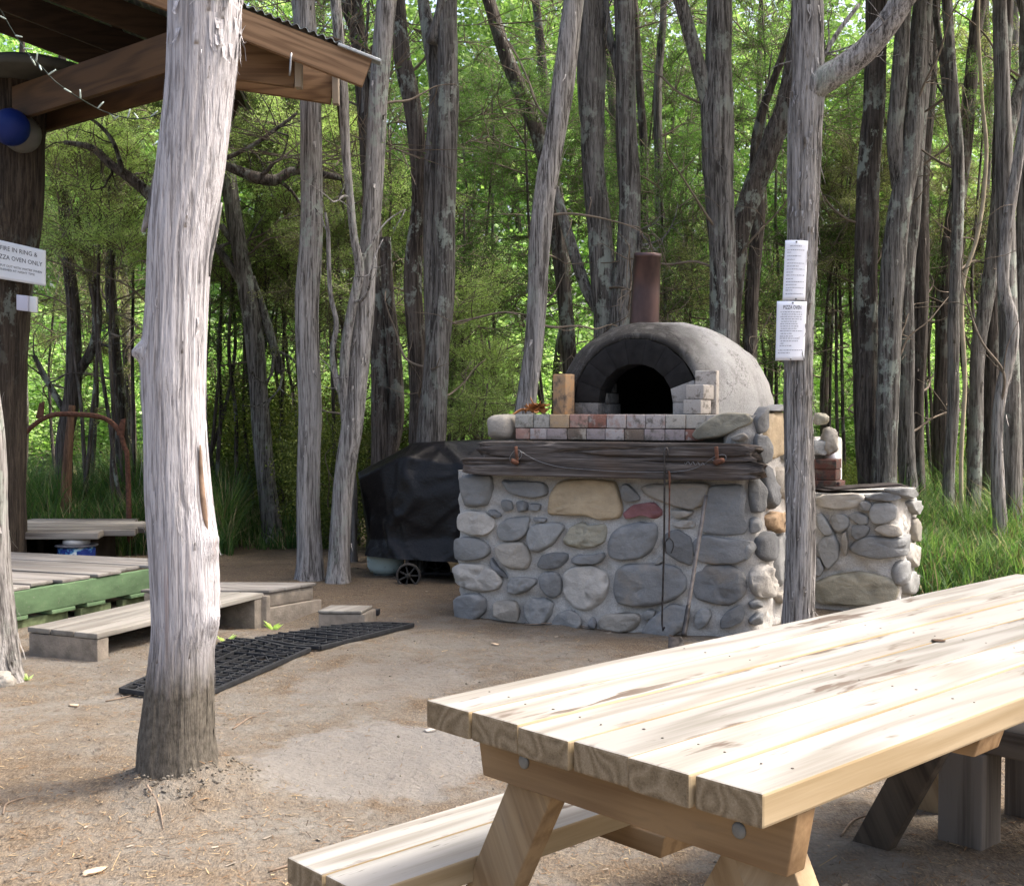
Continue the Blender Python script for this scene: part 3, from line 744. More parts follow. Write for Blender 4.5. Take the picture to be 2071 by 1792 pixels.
# arch geometry: legs then half round
def arch(r, leg, n=33):
    t = np.linspace(np.pi, 0, n-4)
    p = [(-r, 0), (-r, leg*0.5)] + [(r*math.cos(a), leg+r*math.sin(a)) for a in t] + [(r, leg*0.5), (r, 0)]
    return np.array(p)
RO, LO, RI, LI = 0.375, 0.06, 0.228, 0.085
# front lip of render between the brick ring and the dome edge
lip = arch(RO+0.012, LO, na)
Lp = np.array([OW(AU+p[0], AV-0.004, HZ-0.02*(p[1] <= 0)+p[1]) for p in lip]); Lb = np.array([OW(AU+p[0], AV+0.10, HZ-0.02*(p[1] <= 0)+p[1]) for p in lip])
Lo = V[:na]
nV = len(V); V = np.concatenate([V, Lp, Lb, Lo + 0])
for q in range(na-1):
    F.append((nV+q, q, q+1, nV+q+1)); F.append((nV+na+q, nV+q, nV+q+1, nV+na+q+1))
obj('dome', V[:nV+2*na], F, DOME, oven)
SOOTB = m_plain('sooty_brick', (0.011, 0.0105, 0.0105), 0.8, 0, 0.5, 20, 0.4)
SOOTC = m_brick('smoked_brick', (0.17, 0.165, 0.155), (0.05, 0.05, 0.05), 0.6)
SOOTD = m_brick('paler_brick', (0.33, 0.315, 0.295), (0.20, 0.19, 0.18), 0.4)
def vouss(a0, a1, mat_):
    g = 0.0012; pts = []
    c = []
    for dv in (AV-0.012, AV+0.22):
        for r, a in ((RI, a0+g*1.5), (RO, a0+g), (RO, a1-g), (RI, a1-g*1.5)):
            c.append(OW(AU+r*math.cos(a), dv, HZ+0.073+r*math.sin(a)))
    o = [c[0], c[3], c[7], c[4], c[1], c[2], c[6], c[5]]
    obj('arch_brick', *hexa(o, 0.0015), mat_, oven)
na_ = 9
for q in range(na_):
    a1, a0 = math.pi*(1-q/na_), math.pi*(1-(q+1)/na_)
    vouss(a0, a1, SOOTD if q == na_-1 else (SOOTB))
for sx in (-1, 1):                                           # the short upright jambs, brick on brick
    for q, (za, zb) in enumerate(((0.0, 0.070),)):
        u_a, u_b = sorted((AU+sx*RI, AU+sx*RO))
        obj('arch_brick', *frame_box(OW(0, 0, 0), TX, NX, u_a, u_b, AV-0.012, AV+0.22, HZ+za, HZ+zb, 0.004), SOOTC if sx < 0 else SOOTD, oven)
# dark vault inside
iv = arch(RI+0.03, LI, 33); rows_i = []
for s_, f_ in ((0.21, 1.0), (0.22, 1.35), (0.6, 1.5), (1.0, 1.2), (1.2, 0.05)):
    rows_i.append([OW(AU+p[0]*f_, AV+s_, HZ+0.002+max(0, p[1])*min(f_, 1.25)) for p in iv])
RI_ = np.array(rows_i); n = len(RI_); q = 33
V = RI_.reshape(-1, 3); i = np.arange(n-1)[:, None]*q; j = np.arange(q-1)[None]
F = [tuple(x) for x in np.stack([i+j, i+j+1, i+q+j+1, i+q+j], -1).reshape(-1, 4).tolist()]
obj('vault', V, F, m_plain('vault_soot', (0.02, 0.018, 0.017), 0.95, 0, .3, 9, .3), oven)
# left inner jamb bricks seen in the reveal
for q in range(3):
    obj('jamb_brick', *frame_box(OW(0, 0, 0), TX, NX, AU-RI-0.005, AU-RI+0.028-0.012*q, AV+0.12, AV+0.36, HZ+0.002+0.066*q, HZ+0.064+0.066*q, 0.004), SOOTC, oven)
# small stack of spare bricks against the right of the mouth (fixed as a pillar beside the arch)
for pxa, pxb, ya, yb, v0, d, ang in ((1378, 1437, 808, 837.5, 0.07, 0.11, 0), (1384, 1442, 779, 807, 0.085, 0.11, 0)):
    ua, zt = onface(pxa, ya, v0); ub, zb = onface(pxb, yb, v0); L = 0.19
    o_ = OW(ua, v0+0.03, 0); ex = norm(TX*0.80+NX*-0.60) if False else TX
    c = onface((pxa*0.42+pxb*0.58), yb, v0)
    e1 = norm(TX*0.93-NX*0.36); e2 = np.array((-e1[1], e1[0]))
    b = tag(obj('loose_brick', *frame_box(OW(c[0], v0-0.03, 0), e1, e2, -0.095, 0.025, 0, 0.105, max(zb, HZ+0.002) if ya > 800 else HZ+0.088, (HZ+0.086) if ya > 800 else HZ+0.171, 0.006), BR['f'], None, OW(c[0], v0, HZ)),
        'pale firebrick lying flat beside the oven mouth, on the hearth bricks' if ya > 800 else 'pale firebrick stacked on top of another beside the oven mouth', 'brick')
ua, zt = onface(1408, 750, 0.17); ub, zb = onface(1452, 837, 0.17)
tag(obj('loose_brick', *frame_box(OW(ua-0.005, 0.182, 0), TX, NX, 0.0, 0.125, -0.02, 0.055, HZ+0.002, HZ+0.255, 0.006), BR['f'], None, OW(ua, 0.17, HZ)), 'tall pale firebrick on end behind two flat bricks, right of the oven mouth', 'brick')
# upright tan firebrick at the left of the mouth
ua, zt = onface(1117, 757, 0.08); ub, zb = onface(1165, 838, 0.08)
e1 = norm(TX*0.90-NX*0.42); e2 = np.array((-e1[1], e1[0]))
def m_scorched():
    b = NB('scorched_brick'); o = b.co(); n = b.noise(o, 14, 5, 0.65); f = b.noise(o, 180, 3)
    c = b.ramp(n, [(0.35, (0.13, 0.10, 0.075)), (0.5, (0.36, 0.24, 0.14)), (0.68, (0.45, 0.24, 0.10))])
    b.col(c); b.nrm(b.bump(f, 0.3, 0.003)); return b.m
tag(obj('loose_brick', *frame_box(OW(ua, 0.13, 0), e1, e2, 0.0, 0.105, -0.02, 0.060, HZ-0.001, zt, 0.006), m_scorched(), None, OW((ua+ub)/2, 0.09, HZ)), 'tan scorched brick standing on end at the left of the oven mouth', 'brick')
# dry bark scraps next to it
bk = thing('bark_heap', 'curled scraps of orange dry bark heaped beside the upright tan brick', 'bark kindling', OW(onface(1080, 838, 0.08)[0], 0.09, HZ))
BARKM = m_plain('kindling_bark', (0.42, 0.20, 0.08), 0.8, 0, 0.45, 30, 0.4)
uc = onface(1080, 838, 0.08)[0]
for q in range(17):
    a = 0.9*rng.standard_normal(); L = 0.035+0.045*rng.random(); w_ = 0.014+0.013*rng.random(); cu = 0.022*rng.standard_normal()
    t = np.linspace(-1, 1, 9); s = np.linspace(-1, 1, 6)
    T_, S_ = np.meshgrid(t, s)
    loc = np.stack([T_*L*0.7, S_*w_, cu*(T_**2)*0.8 + 0.5*w_*S_**2 + 0.004*(q % 9) + 0.012 + 0.3*T_*L*math.sin(q*2.1)], -1).reshape(-1, 3)
    loc2 = np.column_stack([loc[:, 0]*math.cos(a)-loc[:, 1]*math.sin(a), loc[:, 0]*math.sin(a)+loc[:, 1]*math.cos(a), loc[:, 2]+0.003])
    loc2 += np.array(((rng.random()-0.5)*0.19*(1-(q % 9)/14), (rng.random()-0.5)*0.07, 0))
    loc2[:, 2] = np.maximum(loc2[:, 2], 0.001+0.002*(q % 5))
    Vw = np.array([OW(uc+p[0], 0.09+p[1], HZ+p[2]) for p in loc2])
    top = Vw + np.array((0, 0, 0.003))
    F1 = [(r*9+c_, r*9+c_+1, (r+1)*9+c_+1, (r+1)*9+c_) for r in range(5) for c_ in range(8)]
    obj('bark_scrap', *join([(Vw, [f[::-1] for f in F1]), (top, F1)]), BARKM, bk)
# chimney
cb = P(1303, 652, 7.62); ct = P(1310, 513, 7.60)
def m_rust():
    b = NB('rusty_pipe'); o = b.co(); n = b.noise(b.map(o, (8, 8, 3)), 1.0, 5, 0.6)
    c = b.ramp(n, [(0.35, (0.060, 0.043, 0.043)), (0.6, (0.105, 0.068, 0.064)), (0.8, (0.14, 0.080, 0.068))])
    b.col(c); b.b.inputs['Roughness'].default_value = 0.38; b.b.inputs['Metallic'].default_value = 0.55
    b.nrm(b.bump(b.noise(o, 90, 3), 0.15, 0.002)); return b.m
RUSTP = m_rust()
r_ = 28*7.6/FPX
ch = lathe([(r_*1.07, -0.08), (r_*1.07, 0.0), (r_*1.02, 0.2), (r_*0.96, np.linalg.norm(ct-cb)-0.03), (r_*1.0, np.linalg.norm(ct-cb)-0.028), (r_*1.0, np.linalg.norm(ct-cb)), (r_*0.92, np.linalg.norm(ct-cb)), (r_*0.92, 0.1), (0.001, 0.1)], 40)
qd = Vector(ct-cb).to_track_quat('Z', 'Y')
obj('chimney', np.array([np.array(qd @ Vector(v)) for v in ch[0]])+cb, ch[1], RUSTP, oven)

# weathered timber beam bolted across the front
def beam_mesh(px0, px1, yt, yb, vf, th_, ragL, ragR, seed):
    ua, _ = onface(px0, (yt+yb)/2, vf); ub, _ = onface(px1, (yt+yb)/2, vf)
    _, zt = onface(1230, yt, vf); _, zb = onface(1230, yb, vf)
    nu = 190; ns = 56
    us = np.linspace(0, 1, nu); V = []
    per = []
    w_, h_ = th_, zt-zb
    t = np.linspace(0, 4, ns, endpoint=False)
    for q in t:
        k, f = int(q), q-int(q)
        per.append(((f-0.5)*w_, -h_/2) if k == 0 else ((w_/2, (f-0.5)*h_) if k == 1 else (((0.5-f)*w_, h_/2) if k == 2 else (-w_/2, (0.5-f)*h_))))
    per = np.array(per)
    for a, u in enumerate(us):
        pv = per.copy()
        end = min(u, 1-u)
        sh = 1 - 0.30*math.exp(-end*36)
        gl = fbm(np.stack([np.full(ns, u*1.6+seed), per[:, 0]*13, per[:, 1]*13], -1), 2)
        g2 = vnoise(np.stack([np.full(ns, u*5.0+seed), per[:, 0]*130, per[:, 1]*130], -1))
        g = -0.024*np.clip(1-np.abs(gl)*7, 0, 1) - 0.004*np.abs(g2)
        nr = per/np.maximum(np.linalg.norm(per/np.array((w_/2, h_/2)), axis=1), 1)[:, None]
        dirn = per/np.linalg.norm(per, axis=1)[:, None]
        pv = pv*sh + dirn*g[:, None]
        rag = 0
        if ragL and a < 30: rag = -0.05*(1-a/30)*vnoise(np.stack([per[:, 0]*30, per[:, 1]*30, np.full(ns, seed+9)], -1))
        if ragR and a > nu-30: rag = 0.05*(1-(nu-1-a)/30)*vnoise(np.stack([per[:, 0]*40, per[:, 1]*40, np.full(ns, seed+19)], -1))
        uu_ = ua+(ub-ua)*u + rag
        V.append(np.stack([A0[0]+TX[0]*uu_+NX[0]*(vf+w_/2+pv[:, 0]), A0[1]+TX[1]*uu_+NX[1]*(vf+w_/2+pv[:, 0]), (zt+zb)/2+pv[:, 1]], -1))
    V = np.concatenate(V); i = np.arange(nu-1)[:, None]*ns; j = np.arange(ns)[None]; j2 = (j+1) % ns
    F = [tuple(x) for x in np.stack([i+j, i+j2, i+ns+j2, i+ns+j], -1).reshape(-1, 4).tolist()]
    F.append(tuple(range(ns-1, -1, -1))); F.append(tuple(range((nu-1)*ns, nu*ns)))
    return V, F
def m_beam():
    b = NB('weathered_beam'); o = b.co(); rz = math.atan2(TX[1], TX[0]); v = b.map(o, (1, 1, 1), (0, 0, 0), (0, 0, -rz))
    s1 = b.noise(b.map(v, (1.2, 26, 26)), 1.0, 6, 0.65, 0.8); s2 = b.noise(b.map(v, (5, 150, 150)), 1.0, 4, 0.6)
    f = b.math('ADD', b.math('MULTIPLY', s1, 0.6), b.math('MULTIPLY', s2, 0.4))
    c = b.ramp(f, [(0.36, (0.014, 0.011, 0.010)), (0.5, (0.080, 0.068, 0.060)), (0.66, (0.21, 0.185, 0.168))])
    c = b.mix(b.ramp(b.noise(v, 3, 3), [(0.5, 0.0), (0.75, 0.6)]), c, (0.10, 0.062, 0.04))
    b.col(c); b.nrm(b.bump(f, 0.6, 0.010)); return b.m
BEAM = m_beam()
VF = -0.135
beam = obj('beam', *join([beam_mesh(966, 1524, 895, 931, VF, 0.15, 1, 1, 1.0), beam_mesh(931, 1530, 929, 967, VF-0.006, 0.15, 1, 1, 4.0)]), BEAM, oven)
RUST = m_plain('rusted_iron', (0.13, 0.060, 0.038), 0.75, 0.2, 0.5, 40, 0.4)
STEEL = m_plain('blackened_steel', (0.06, 0.055, 0.052), 0.5, 0.7, 0.4, 40, 0.2)
WIRE = m_plain('galvanised_wire', (0.22, 0.225, 0.23), 0.4, 0.8, 0.2, 40, 0.0)
def up_(px, py, v): u, z = onface(px, py, v); return OW(u, v, z)
for px_, y0, y1 in ((1044, 903, 937), (1449, 903, 937)):              # bent railway spikes
    b0 = up_(px_+2, y1-4, VF-0.03); t0 = up_(px_-1, y0, VF-0.035)
    obj('spike', *join([tube([b0, t0], [0.010, 0.0105], 10, 0.02, 0.08, seed=px_), tube([up_(px_, y1-2, VF+0.05), up_(px_, y1-2, VF-0.03), up_(px_+(14 if px_ > 1200 else -10), y1-6, VF-0.055)], [0.012, 0.017, 0.014], 10, 0.012, 0.10, seed=px_)]), RUST, beam)
wp = [(1034, 938), (1031, 925), (1042, 910), (1053, 912), (1055, 922), (1046, 932), (1052, 914), (1066, 921), (1090, 933), (1130, 944), (1180, 949), (1260, 954), (1350, 955), (1395, 950), (1421, 940), (1437, 929), (1452, 921), (1466, 920), (1468, 929), (1456, 934), (1440, 930)]
obj('wire', *tube([up_(x, y, VF-0.012-(0.02 if x < 1060 or x > 1430 else 0)) for x, y in wp], 0.0017, 6, 0.02), WIRE, beam)
tw = [up_(1384+q*3.0, 936+3.5*math.sin(q*1.9)+q*0.25, VF-0.016-0.006*math.cos(q*1.9)) for q in range(15)]
obj('wire_end', *tube(tw, 0.0018, 6, 0.006), WIRE, beam)
# fire tools
pk = thing('fire_poker', 'long thin black iron poker hooked over the timber beam', 'poker', up_(1342, 1268, -0.16))
VT = VF-0.022
obj('rod', *tube([up_(1349, 926, VT-0.004), up_(1351, 912, VT), up_(1347, 905, VT-0.003), up_(1344, 912, VT-0.006), up_(1344, 960, VT-0.006), up_(1343, 1100, VT+0.02), up_(1339, 1262, VT+0.04), up_(1344, 1268, VT+0.02)], 0.0055, 8, 0.02), STEEL, pk)
fk = thing('toasting_fork', 'thin rusty two pronged fork hanging from the wire on the beam', 'fork', up_(1352, 1110, -0.15))
obj('shaft', *tube([up_(1351, 954, VT), up_(1354, 958, VT-0.003), up_(1354, 1000, VT), up_(1353, 1087, VT+0.01)], [0.0045, 0.0065, 0.0045, 0.004], 8, 0.02), RUST, fk)
for dx in ((1353, 1346, 1346, 1347), (1353, 1361, 1362, 1357)):
    obj('prong', *tube([up_(dx[0], 1087, VT+0.01), up_(dx[1], 1096, VT+0.01), up_(dx[2], 1106, VT+0.01), up_(dx[3], 1119, VT+0.01)], [0.004, 0.0038, 0.0036, 0.003], 7, 0.01), STEEL, fk)
sh = thing('ash_shovel', 'long handled iron shovel leaning against the stone base', 'shovel', G(1383, 1300))
s0 = G(1380, 1302, 0.03); s1 = up_(1428, 1002, -0.07)
sm = s0+(s1-s0)*0.22
obj('handle', *tube([sm, s0+(s1-s0)*0.6, s1], [0.010, 0.0105, 0.011], 10, 0.05, 0.04, seed=2), m_plain('handle_grey', (0.16, 0.14, 0.125), 0.6, 0.3, 0.3, 30, 0.1), sh)
obj('socket', *tube([s0+(s1-s0)*0.05, s0+(s1-s0)*0.12, sm+(s1-s0)*0.03], [0.015, 0.014, 0.0125], 10, 0.02), STEEL, sh)
T_, S_ = np.meshgrid(np.linspace(-1, 1, 9), np.linspace(0, 1, 8))
bl = np.stack([T_*0.055*(1-0.25*S_), S_*0*0+0.012*T_**2, S_*0.085], -1).reshape(-1, 3)
bl = np.column_stack([bl[:, 0]*0.85+bl[:, 1]*0.3, bl[:, 1]+bl[:, 2]*0.75, bl[:, 2]*0.55])+np.array((s0[0]-0.035, s0[1]-0.03, 0.012))
F1 = [(r*9+c_, r*9+c_+1, (r+1)*9+c_+1, (r+1)*9+c_) for r in range(7) for c_ in range(8)]
obj('blade', *join([(bl, F1), (bl+np.array((0, 0.006, 0)), [f[::-1] for f in F1])]), STEEL, sh)

# ------------------------------------------------------------------ second stone structure at the right: a low barbecue wall
B0 = P(1592, 1240, 7.75)[:2]; B1 = P(1818, 1225, 7.45)[:2]; bt = norm(B1-B0); bn = np.array((-bt[1], bt[0]))
bplan = footprint([tuple(B0+bn*0.9), tuple(B0), tuple(B1), tuple(B1+norm((0.42, 0.9))*0.9)], [0, 0.05, 0.08, 0])
BW = Wall(bplan)
ztb = P(1750, 1000, 7.55)[2]
bbw = thing('stone_barbecue', 'low river stone barbecue block behind the trunk with the notices', 'stone barbecue', (*((B0+B1)/2+bn*0.4), 0))
V, F = BW.face(lambda a: ztb, 0.016, 0.016, 9.0, -0.006)
obj('base', *join([(V, F), (np.column_stack([bplan, np.full(len(bplan), ztb-0.004)]), [tuple(range(len(bplan)))])]), MORT, bbw)
stones4 = [('w', [(550,1020),(610,1000),(830,990),(878,1020),(850,1080),(700,1097),(580,1080)]), ('b', [(905,1010),(1000,985),(1110,980),(1130,1020),(1080,1040),(970,1035)]),
 ('b', [(1090,960),(1150,948),(1230,955),(1250,1000),(1200,1020),(1130,1000)]), ('g', [(865,1060),(910,1038),(948,1070),(930,1110),(870,1110)]),
 ('g', [(935,1120),(970,1070),(1080,1060),(1120,1090),(1110,1170),(1050,1200),(960,1200)]), ('g', [(550,1150),(580,1140),(640,1230),(670,1280),(600,1285),(552,1230)]),
 ('g', [(650,1160),(720,1138),(775,1170),(775,1230),(720,1270),(680,1250)]), ('g', [(775,1150),(850,1125),(915,1160),(915,1210),(850,1210)]),
 ('b', [(810,1225),(870,1215),(930,1240),(900,1300),(840,1325),(800,1290)]), ('w', [(970,1250),(1050,1210),(1130,1230),(1140,1290),(1060,1300)]),
 ('b', [(820,1390),(870,1330),(960,1310),(1150,1320),(1200,1290),(1195,1400),(1140,1440),(1000,1460),(870,1430)]), ('g', [(545,1380),(600,1310),(670,1300),(700,1370),(690,1450),(620,1540),(580,1450)]),
 ('g', [(530,1460),(570,1470),(590,1540),(560,1590),(525,1570)]), ('w', [(730,1290),(760,1270),(775,1350),(760,1440),(735,1400)]),
 ('o', [(550,1650),(680,1600),(850,1570),(1060,1620),(1100,1680),(1080,1790),(580,1790)]), ('b', [(1115,1560),(1150,1490),(1185,1490),(1190,1580),(1160,1660),(1120,1640)]),
 ('g', [(1210,1050),(1250,1040),(1265,1090),(1250,1140),(1220,1110)]), ('w', [(1230,1190),(1260,1170),(1285,1230),(1280,1330),(1240,1320)]),
 ('l', [(1220,1360),(1270,1380),(1285,1440),(1250,1530),(1200,1470)]), ('g', [(1180,1600),(1230,1560),(1250,1650),(1230,1720),(1180,1720)]), ('l', [(1250,1600),(1285,1590),(1290,1700),(1260,1720)])]
for q, (c_, poly) in enumerate(stones4):
    obj('stone', *stone(BW, D1(poly), 0.046+0.02*((q*53) % 10)/10, 200+q, 1.4 if c_ in 'orl' else 0.8, 1.12), ST[c_], bbw)
# brick chimney block, iron plates and pipe on the block
c0 = P(1655, 1000, 7.85)
obj('brick_stack', *join([frame_box(c0, bt, bn, -0.22, 0.115, 0.0, 0.22, ztb, ztb+0.07, 0.006), frame_box(c0, bt, bn, -0.20, 0.135, 0.01, 0.22, ztb+0.002, ztb+0.064, 0.006), frame_box(c0, bt, bn, -0.22, 0.11, 0.01, 0.2, ztb+0.072, ztb+0.142, 0.006), frame_box(c0, bt, bn, -0.22, 0.113, 0.008, 0.2, ztb+0.144, ztb+0.208, 0.006)]), m_brick('sooty_red_brick', (0.085, 0.036, 0.027), (0.035, 0.031, 0.029), 0.95), bbw)
p0, p1 = P(1662, 999, 7.65), P(1832, 987, 7.75)
tag(obj('iron_plate', *join([bar(p0+np.array((0, 0.16, 0.02)), p1+np.array((0, 0.16, 0.012)), 0.30, 0.006, bev=0.001), bar(p0+np.array((0.06, 0.08, 0.03)), p1+np.array((-0.03, 0.10, 0.022)), 0.16, 0.008, bev=0.001)]), m_plain('rusty_plate', (0.05, 0.042, 0.04), 0.6, 0.5, 0.5, 18, 0.3), None, p0), 'dark rusty iron hotplate sheets laid on the low stone barbecue', 'iron plate')
pp = [P(1640, 905, 8.05), P(1655, 900, 8.05), P(1674, 908, 8.05), P(1685, 930, 8.05), P(1689, 960, 8.05), P(1691, 1060, 8.05)]
pp.append(np.array((pp[-1][0]+0.01, pp[-1][1], 0.0)))
tag(obj('white_pipe', *tube(pp, 0.042, 18, 0.03), m_plain('white_plastic', (0.78, 0.78, 0.80), 0.35, 0, 0.05, 8, 0), None, pp[-1]), 'white plastic pipe bend rising behind the low stone barbecue', 'pipe')
for (px_, py_, w_, h_, c_, lab) in ((1678, 893, 0.05, 0.085, 'w', 'tan upright rock perched beside the oven, above the white pipe'), (1660, 848, 0.045, 0.04, 'o', 'small round stone lying topmost on the rear corner of the oven'), (1655, 906, 0.075, 0.05, 'g', 'grey stone wedged in front of the white pipe bend')):
    c = P(px_, py_, 7.93)
    V, F = blob((0, 0, 0), (w_, 0.07, h_), 0.62, px_, 0.22)
    tag(obj('perched_rock', V+c, F, ST[c_], None, c), lab, 'rock')
V, F = join([frame_box(c0, bt, bn, -0.35, 0.05, 0.26, 0.6, 0.0, P(1660, 880, 8.0)[2]-0.02, 0.03)])
obj('rear_pillar', V, F, MORT, bbw)
# ------------------------------------------------------------------ open timber shelter, top left
ZB = 3.40
def atz(px, py, z): return G(px, py, z)
K3L, K3R = P(380, 166, 8.30), P(674, 212, 8.38)
bd = norm((K3R-K3L)[:2]); bd3 = np.array((bd[0], bd[1], 0)); bb = np.array((-bd[1], bd[0], 0))
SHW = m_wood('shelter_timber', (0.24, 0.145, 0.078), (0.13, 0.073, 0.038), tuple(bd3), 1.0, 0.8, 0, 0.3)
SHD = m_wood('shaded_roof_timber', (0.045, 0.027, 0.015), (0.026, 0.016, 0.009), (1, 0, 0), 1.0, 0.85, 0, 0.3)  # inner rafters and battens: shade under the roof painted into the wood
SHE = m_wood('timber_end', (0.40, 0.34, 0.27), (0.28, 0.23, 0.18), (0, 0, 1), 1.0, 0.85, 0, 0.3)
TIN = m_plain('galvanised_roofing', (0.16, 0.18, 0.185), 0.5, 0.5, 0.25, 6, 0.1)
postb = P(8, 1145, 9.15)
shelter = thing('picnic_shelter', 'open timber shelter with a corrugated iron roof at the upper left', 'shelter', (postb[0], postb[1], 0))
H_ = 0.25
def hbeam(name, a, b, mat_=SHW, w=0.045, h=H_):
    a = np.asarray(a, float)+np.array((0, 0, h/2)); b = np.asarray(b, float)+np.array((0, 0, h/2))
    return obj(name, *bar(a, b, w, h), mat_, shelter)
# crossbeams to the right (a pair either side of the hidden corner post) with pale sawn end grain
for (l, r) in ((K3L, K3R), (P(360, 146, 7.88), P(599, 179, 7.94))):
    bm_ = hbeam('crossbeam', l, r)
    e = r + bd3*0.003
    obj('end_trim', *box(e[0]-0.004, e[1]-0.045, e[2]-0.003, e[0]+0.038, e[1]+0.03, e[2]+H_+0.002, 0.002), SHE, bm_)
# beams to the left, running back to the far post
L1a, L1b = atz(30, 246, ZB), atz(392, 133, ZB)
L2a, L2b = atz(70, 274, ZB), atz(392, 182, ZB)
SHS = m_wood('shaded_side_timber', (0.085, 0.047, 0.022), (0.05, 0.028, 0.014), tuple(norm(L1b-L1a)), 0.8, 0.8, 0, 0.3)  # shelter timber darkened: the roof's shade is put into the colour
for a, b in ((L1a, L1b), (L2a, L2b)): hbeam('side_beam', a, b, SHS)
# sloping rafter at the edge of the roof
Ra, Rb = P(300, -24, 7.62), P(742, 150, 7.78)
rd = norm(Rb-Ra)
rup = norm(np.cross(np.cross(rd, (0, 0, 1)), rd))
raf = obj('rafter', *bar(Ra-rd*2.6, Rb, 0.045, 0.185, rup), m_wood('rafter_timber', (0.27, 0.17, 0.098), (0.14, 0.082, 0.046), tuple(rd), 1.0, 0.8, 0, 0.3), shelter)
back = norm(np.cross(rup, rd)); back = back if back[1] > 0 else -back
for q, off in enumerate((0.95, 1.9, 2.8)):
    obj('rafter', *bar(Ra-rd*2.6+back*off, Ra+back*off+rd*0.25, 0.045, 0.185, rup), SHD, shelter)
for q, off in enumerate((0.35, 1.3, 2.2, 3.1)):                        # battens under the iron
    c = Ra+rd*(1.55-off*1.0)+rup*0.115
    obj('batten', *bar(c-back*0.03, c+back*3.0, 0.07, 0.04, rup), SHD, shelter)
# corrugated sheet: waves follow the rafter
nw = 620; U_ = np.linspace(-2.6, np.linalg.norm(Rb-Ra)-0.20, nw); am = 0.010
sheet = []
for v_ in np.linspace(-0.05, 3.1, 6):
    sheet.append((Ra+rd*U_[:, None]+back*(v_*np.where((U_ < 0.32) | (v_ < 0), 1.0, 0.13))[:, None]+rup*(0.115+am*np.sin(U_/0.058*2*np.pi))[:, None]))
sv = np.array(sheet); n = nw
def sheet_faces(a, b): 
    i = np.arange(a-1)[:, None]*b; j = np.arange(b-1)[None]
    return [tuple(x) for x in np.stack([i+j, i+j+1, i+b+j+1, i+b+j], -1).reshape(-1, 4).tolist()]
Fs = sheet_faces(6, n)
lo = (sv - rup*0.006).reshape(-1, 3); hi = sv.reshape(-1, 3)
edge = [(q, q+1, 6*n+q+1, 6*n+q) for q in range(n-1)]
obj('roof_sheet', np.concatenate([hi, lo]), Fs + [tuple(6*n+x for x in f[::-1]) for f in Fs] + edge, TIN, shelter)
for q in range(3):                                                     # solid dark lining boards seen from below
    pass
e0 = Rb - rd*0.23 + rup*0.100
obj('flashing', *bar(e0, Rb+rd*0.06+rup*0.100, 0.10, 0.018, rup, 0.002), m_plain('zinc_flashing', (0.42, 0.44, 0.44), 0.5, 0.5, 0.3, 20, 0.2), shelter)
for px_, y0, y1, Yq in ((601, 100, 160, 7.70), (672, 130, 200, 8.0)):                     # bolts hanging out of the rafter
    obj('bolt', *tube([P(px_-12, y0+8, Yq-0.06), P(px_-15, y0+54, Yq-0.06)] if px_ < 640 else [P(px_+4, y0-4, Yq-0.1), P(px_+2, y0+18, Yq-0.1)], 0.007, 8, 0.03), m_plain('bolt_steel', (0.30, 0.30, 0.30), 0.4, 0.8, 0.2, 20, 0), shelter)
# far post: a rough dark pole
pl = [(-8, 1145, 112), (0, 900, 98), (4, 640, 106), (16, 420, 130), (30, 250, 118)]
pts = [P(x, y, 9.15) for x, y, w in pl]; rad = [w/2*9.15/FPX for x, y, w in pl]
pts.append(pts[-1]+np.array((0.02, 0, 0.35))); rad.append(rad[-1])
obj('post', *tube(pts, rad, 40, 0.05, 0.06, 3, 0.8, 5.0, fine=0.03), m_bark('post_bark', (0.090, 0.070, 0.052), (0.046, 0.035, 0.026), (0.014, 0.011, 0.009), 0.1, False, 22, 0.9), shelter)

# round disc stowed flat among the beams
dc = P(62, 158, 9.0)
dd = lathe([(0.001, 0.0), (0.46, 0.0), (0.475, 0.012), (0.475, 0.058), (0.46, 0.07), (0.36, 0.07), (0.345, 0.11), (0.33, 0.115), (0.001, 0.115)], 56, dc+np.array((0, 0, -0.02)))
tag(obj('round_disc', *dd, m_plain('grey_disc', (0.07, 0.07, 0.06), 0.7, 0, 0.2, 6, 0.1), None, dc), 'round grey disc stowed flat between the shelter beams', 'disc')
# ball lanterns
def ball(px_, py_, Y_, r, c, lab):
    ctr = P(px_, py_, Y_)
    t = thing('ball_lantern', lab, 'lantern', ctr, None)
    th = np.linspace(0.12, math.pi-0.02, 22)
    prof = [(r*math.sin(a)*(1+0.01*math.sin(a*26)), r*math.cos(a)) for a in th][::-1]
    obj('shade', *lathe(prof, 36, ctr), m_plain('lantern_paper', c, 0.55, 0, 0.1, 5, 0.1), t)
    obj('cord', *tube([ctr+np.array((0, 0, r*0.98)), ctr+np.array((0.005, 0, ZB-ctr[2]+0.05))], 0.004, 6, 0.1), M['dark'], t)
    obj('rim', *lathe([(r*0.13, r*0.985), (r*0.15, r*0.985), (r*0.15, r*1.02), (r*0.13, r*1.02)], 20, ctr), M['dark'], t)
ball(22, 258, 8.75, 37*8.75/FPX, (0.005, 0.018, 0.125), 'deep blue ball lantern hanging under the shelter beam')
ball(44, 272, 8.98, 38*8.98/FPX, (0.13, 0.13, 0.12), 'white ball lantern hanging behind the blue one')
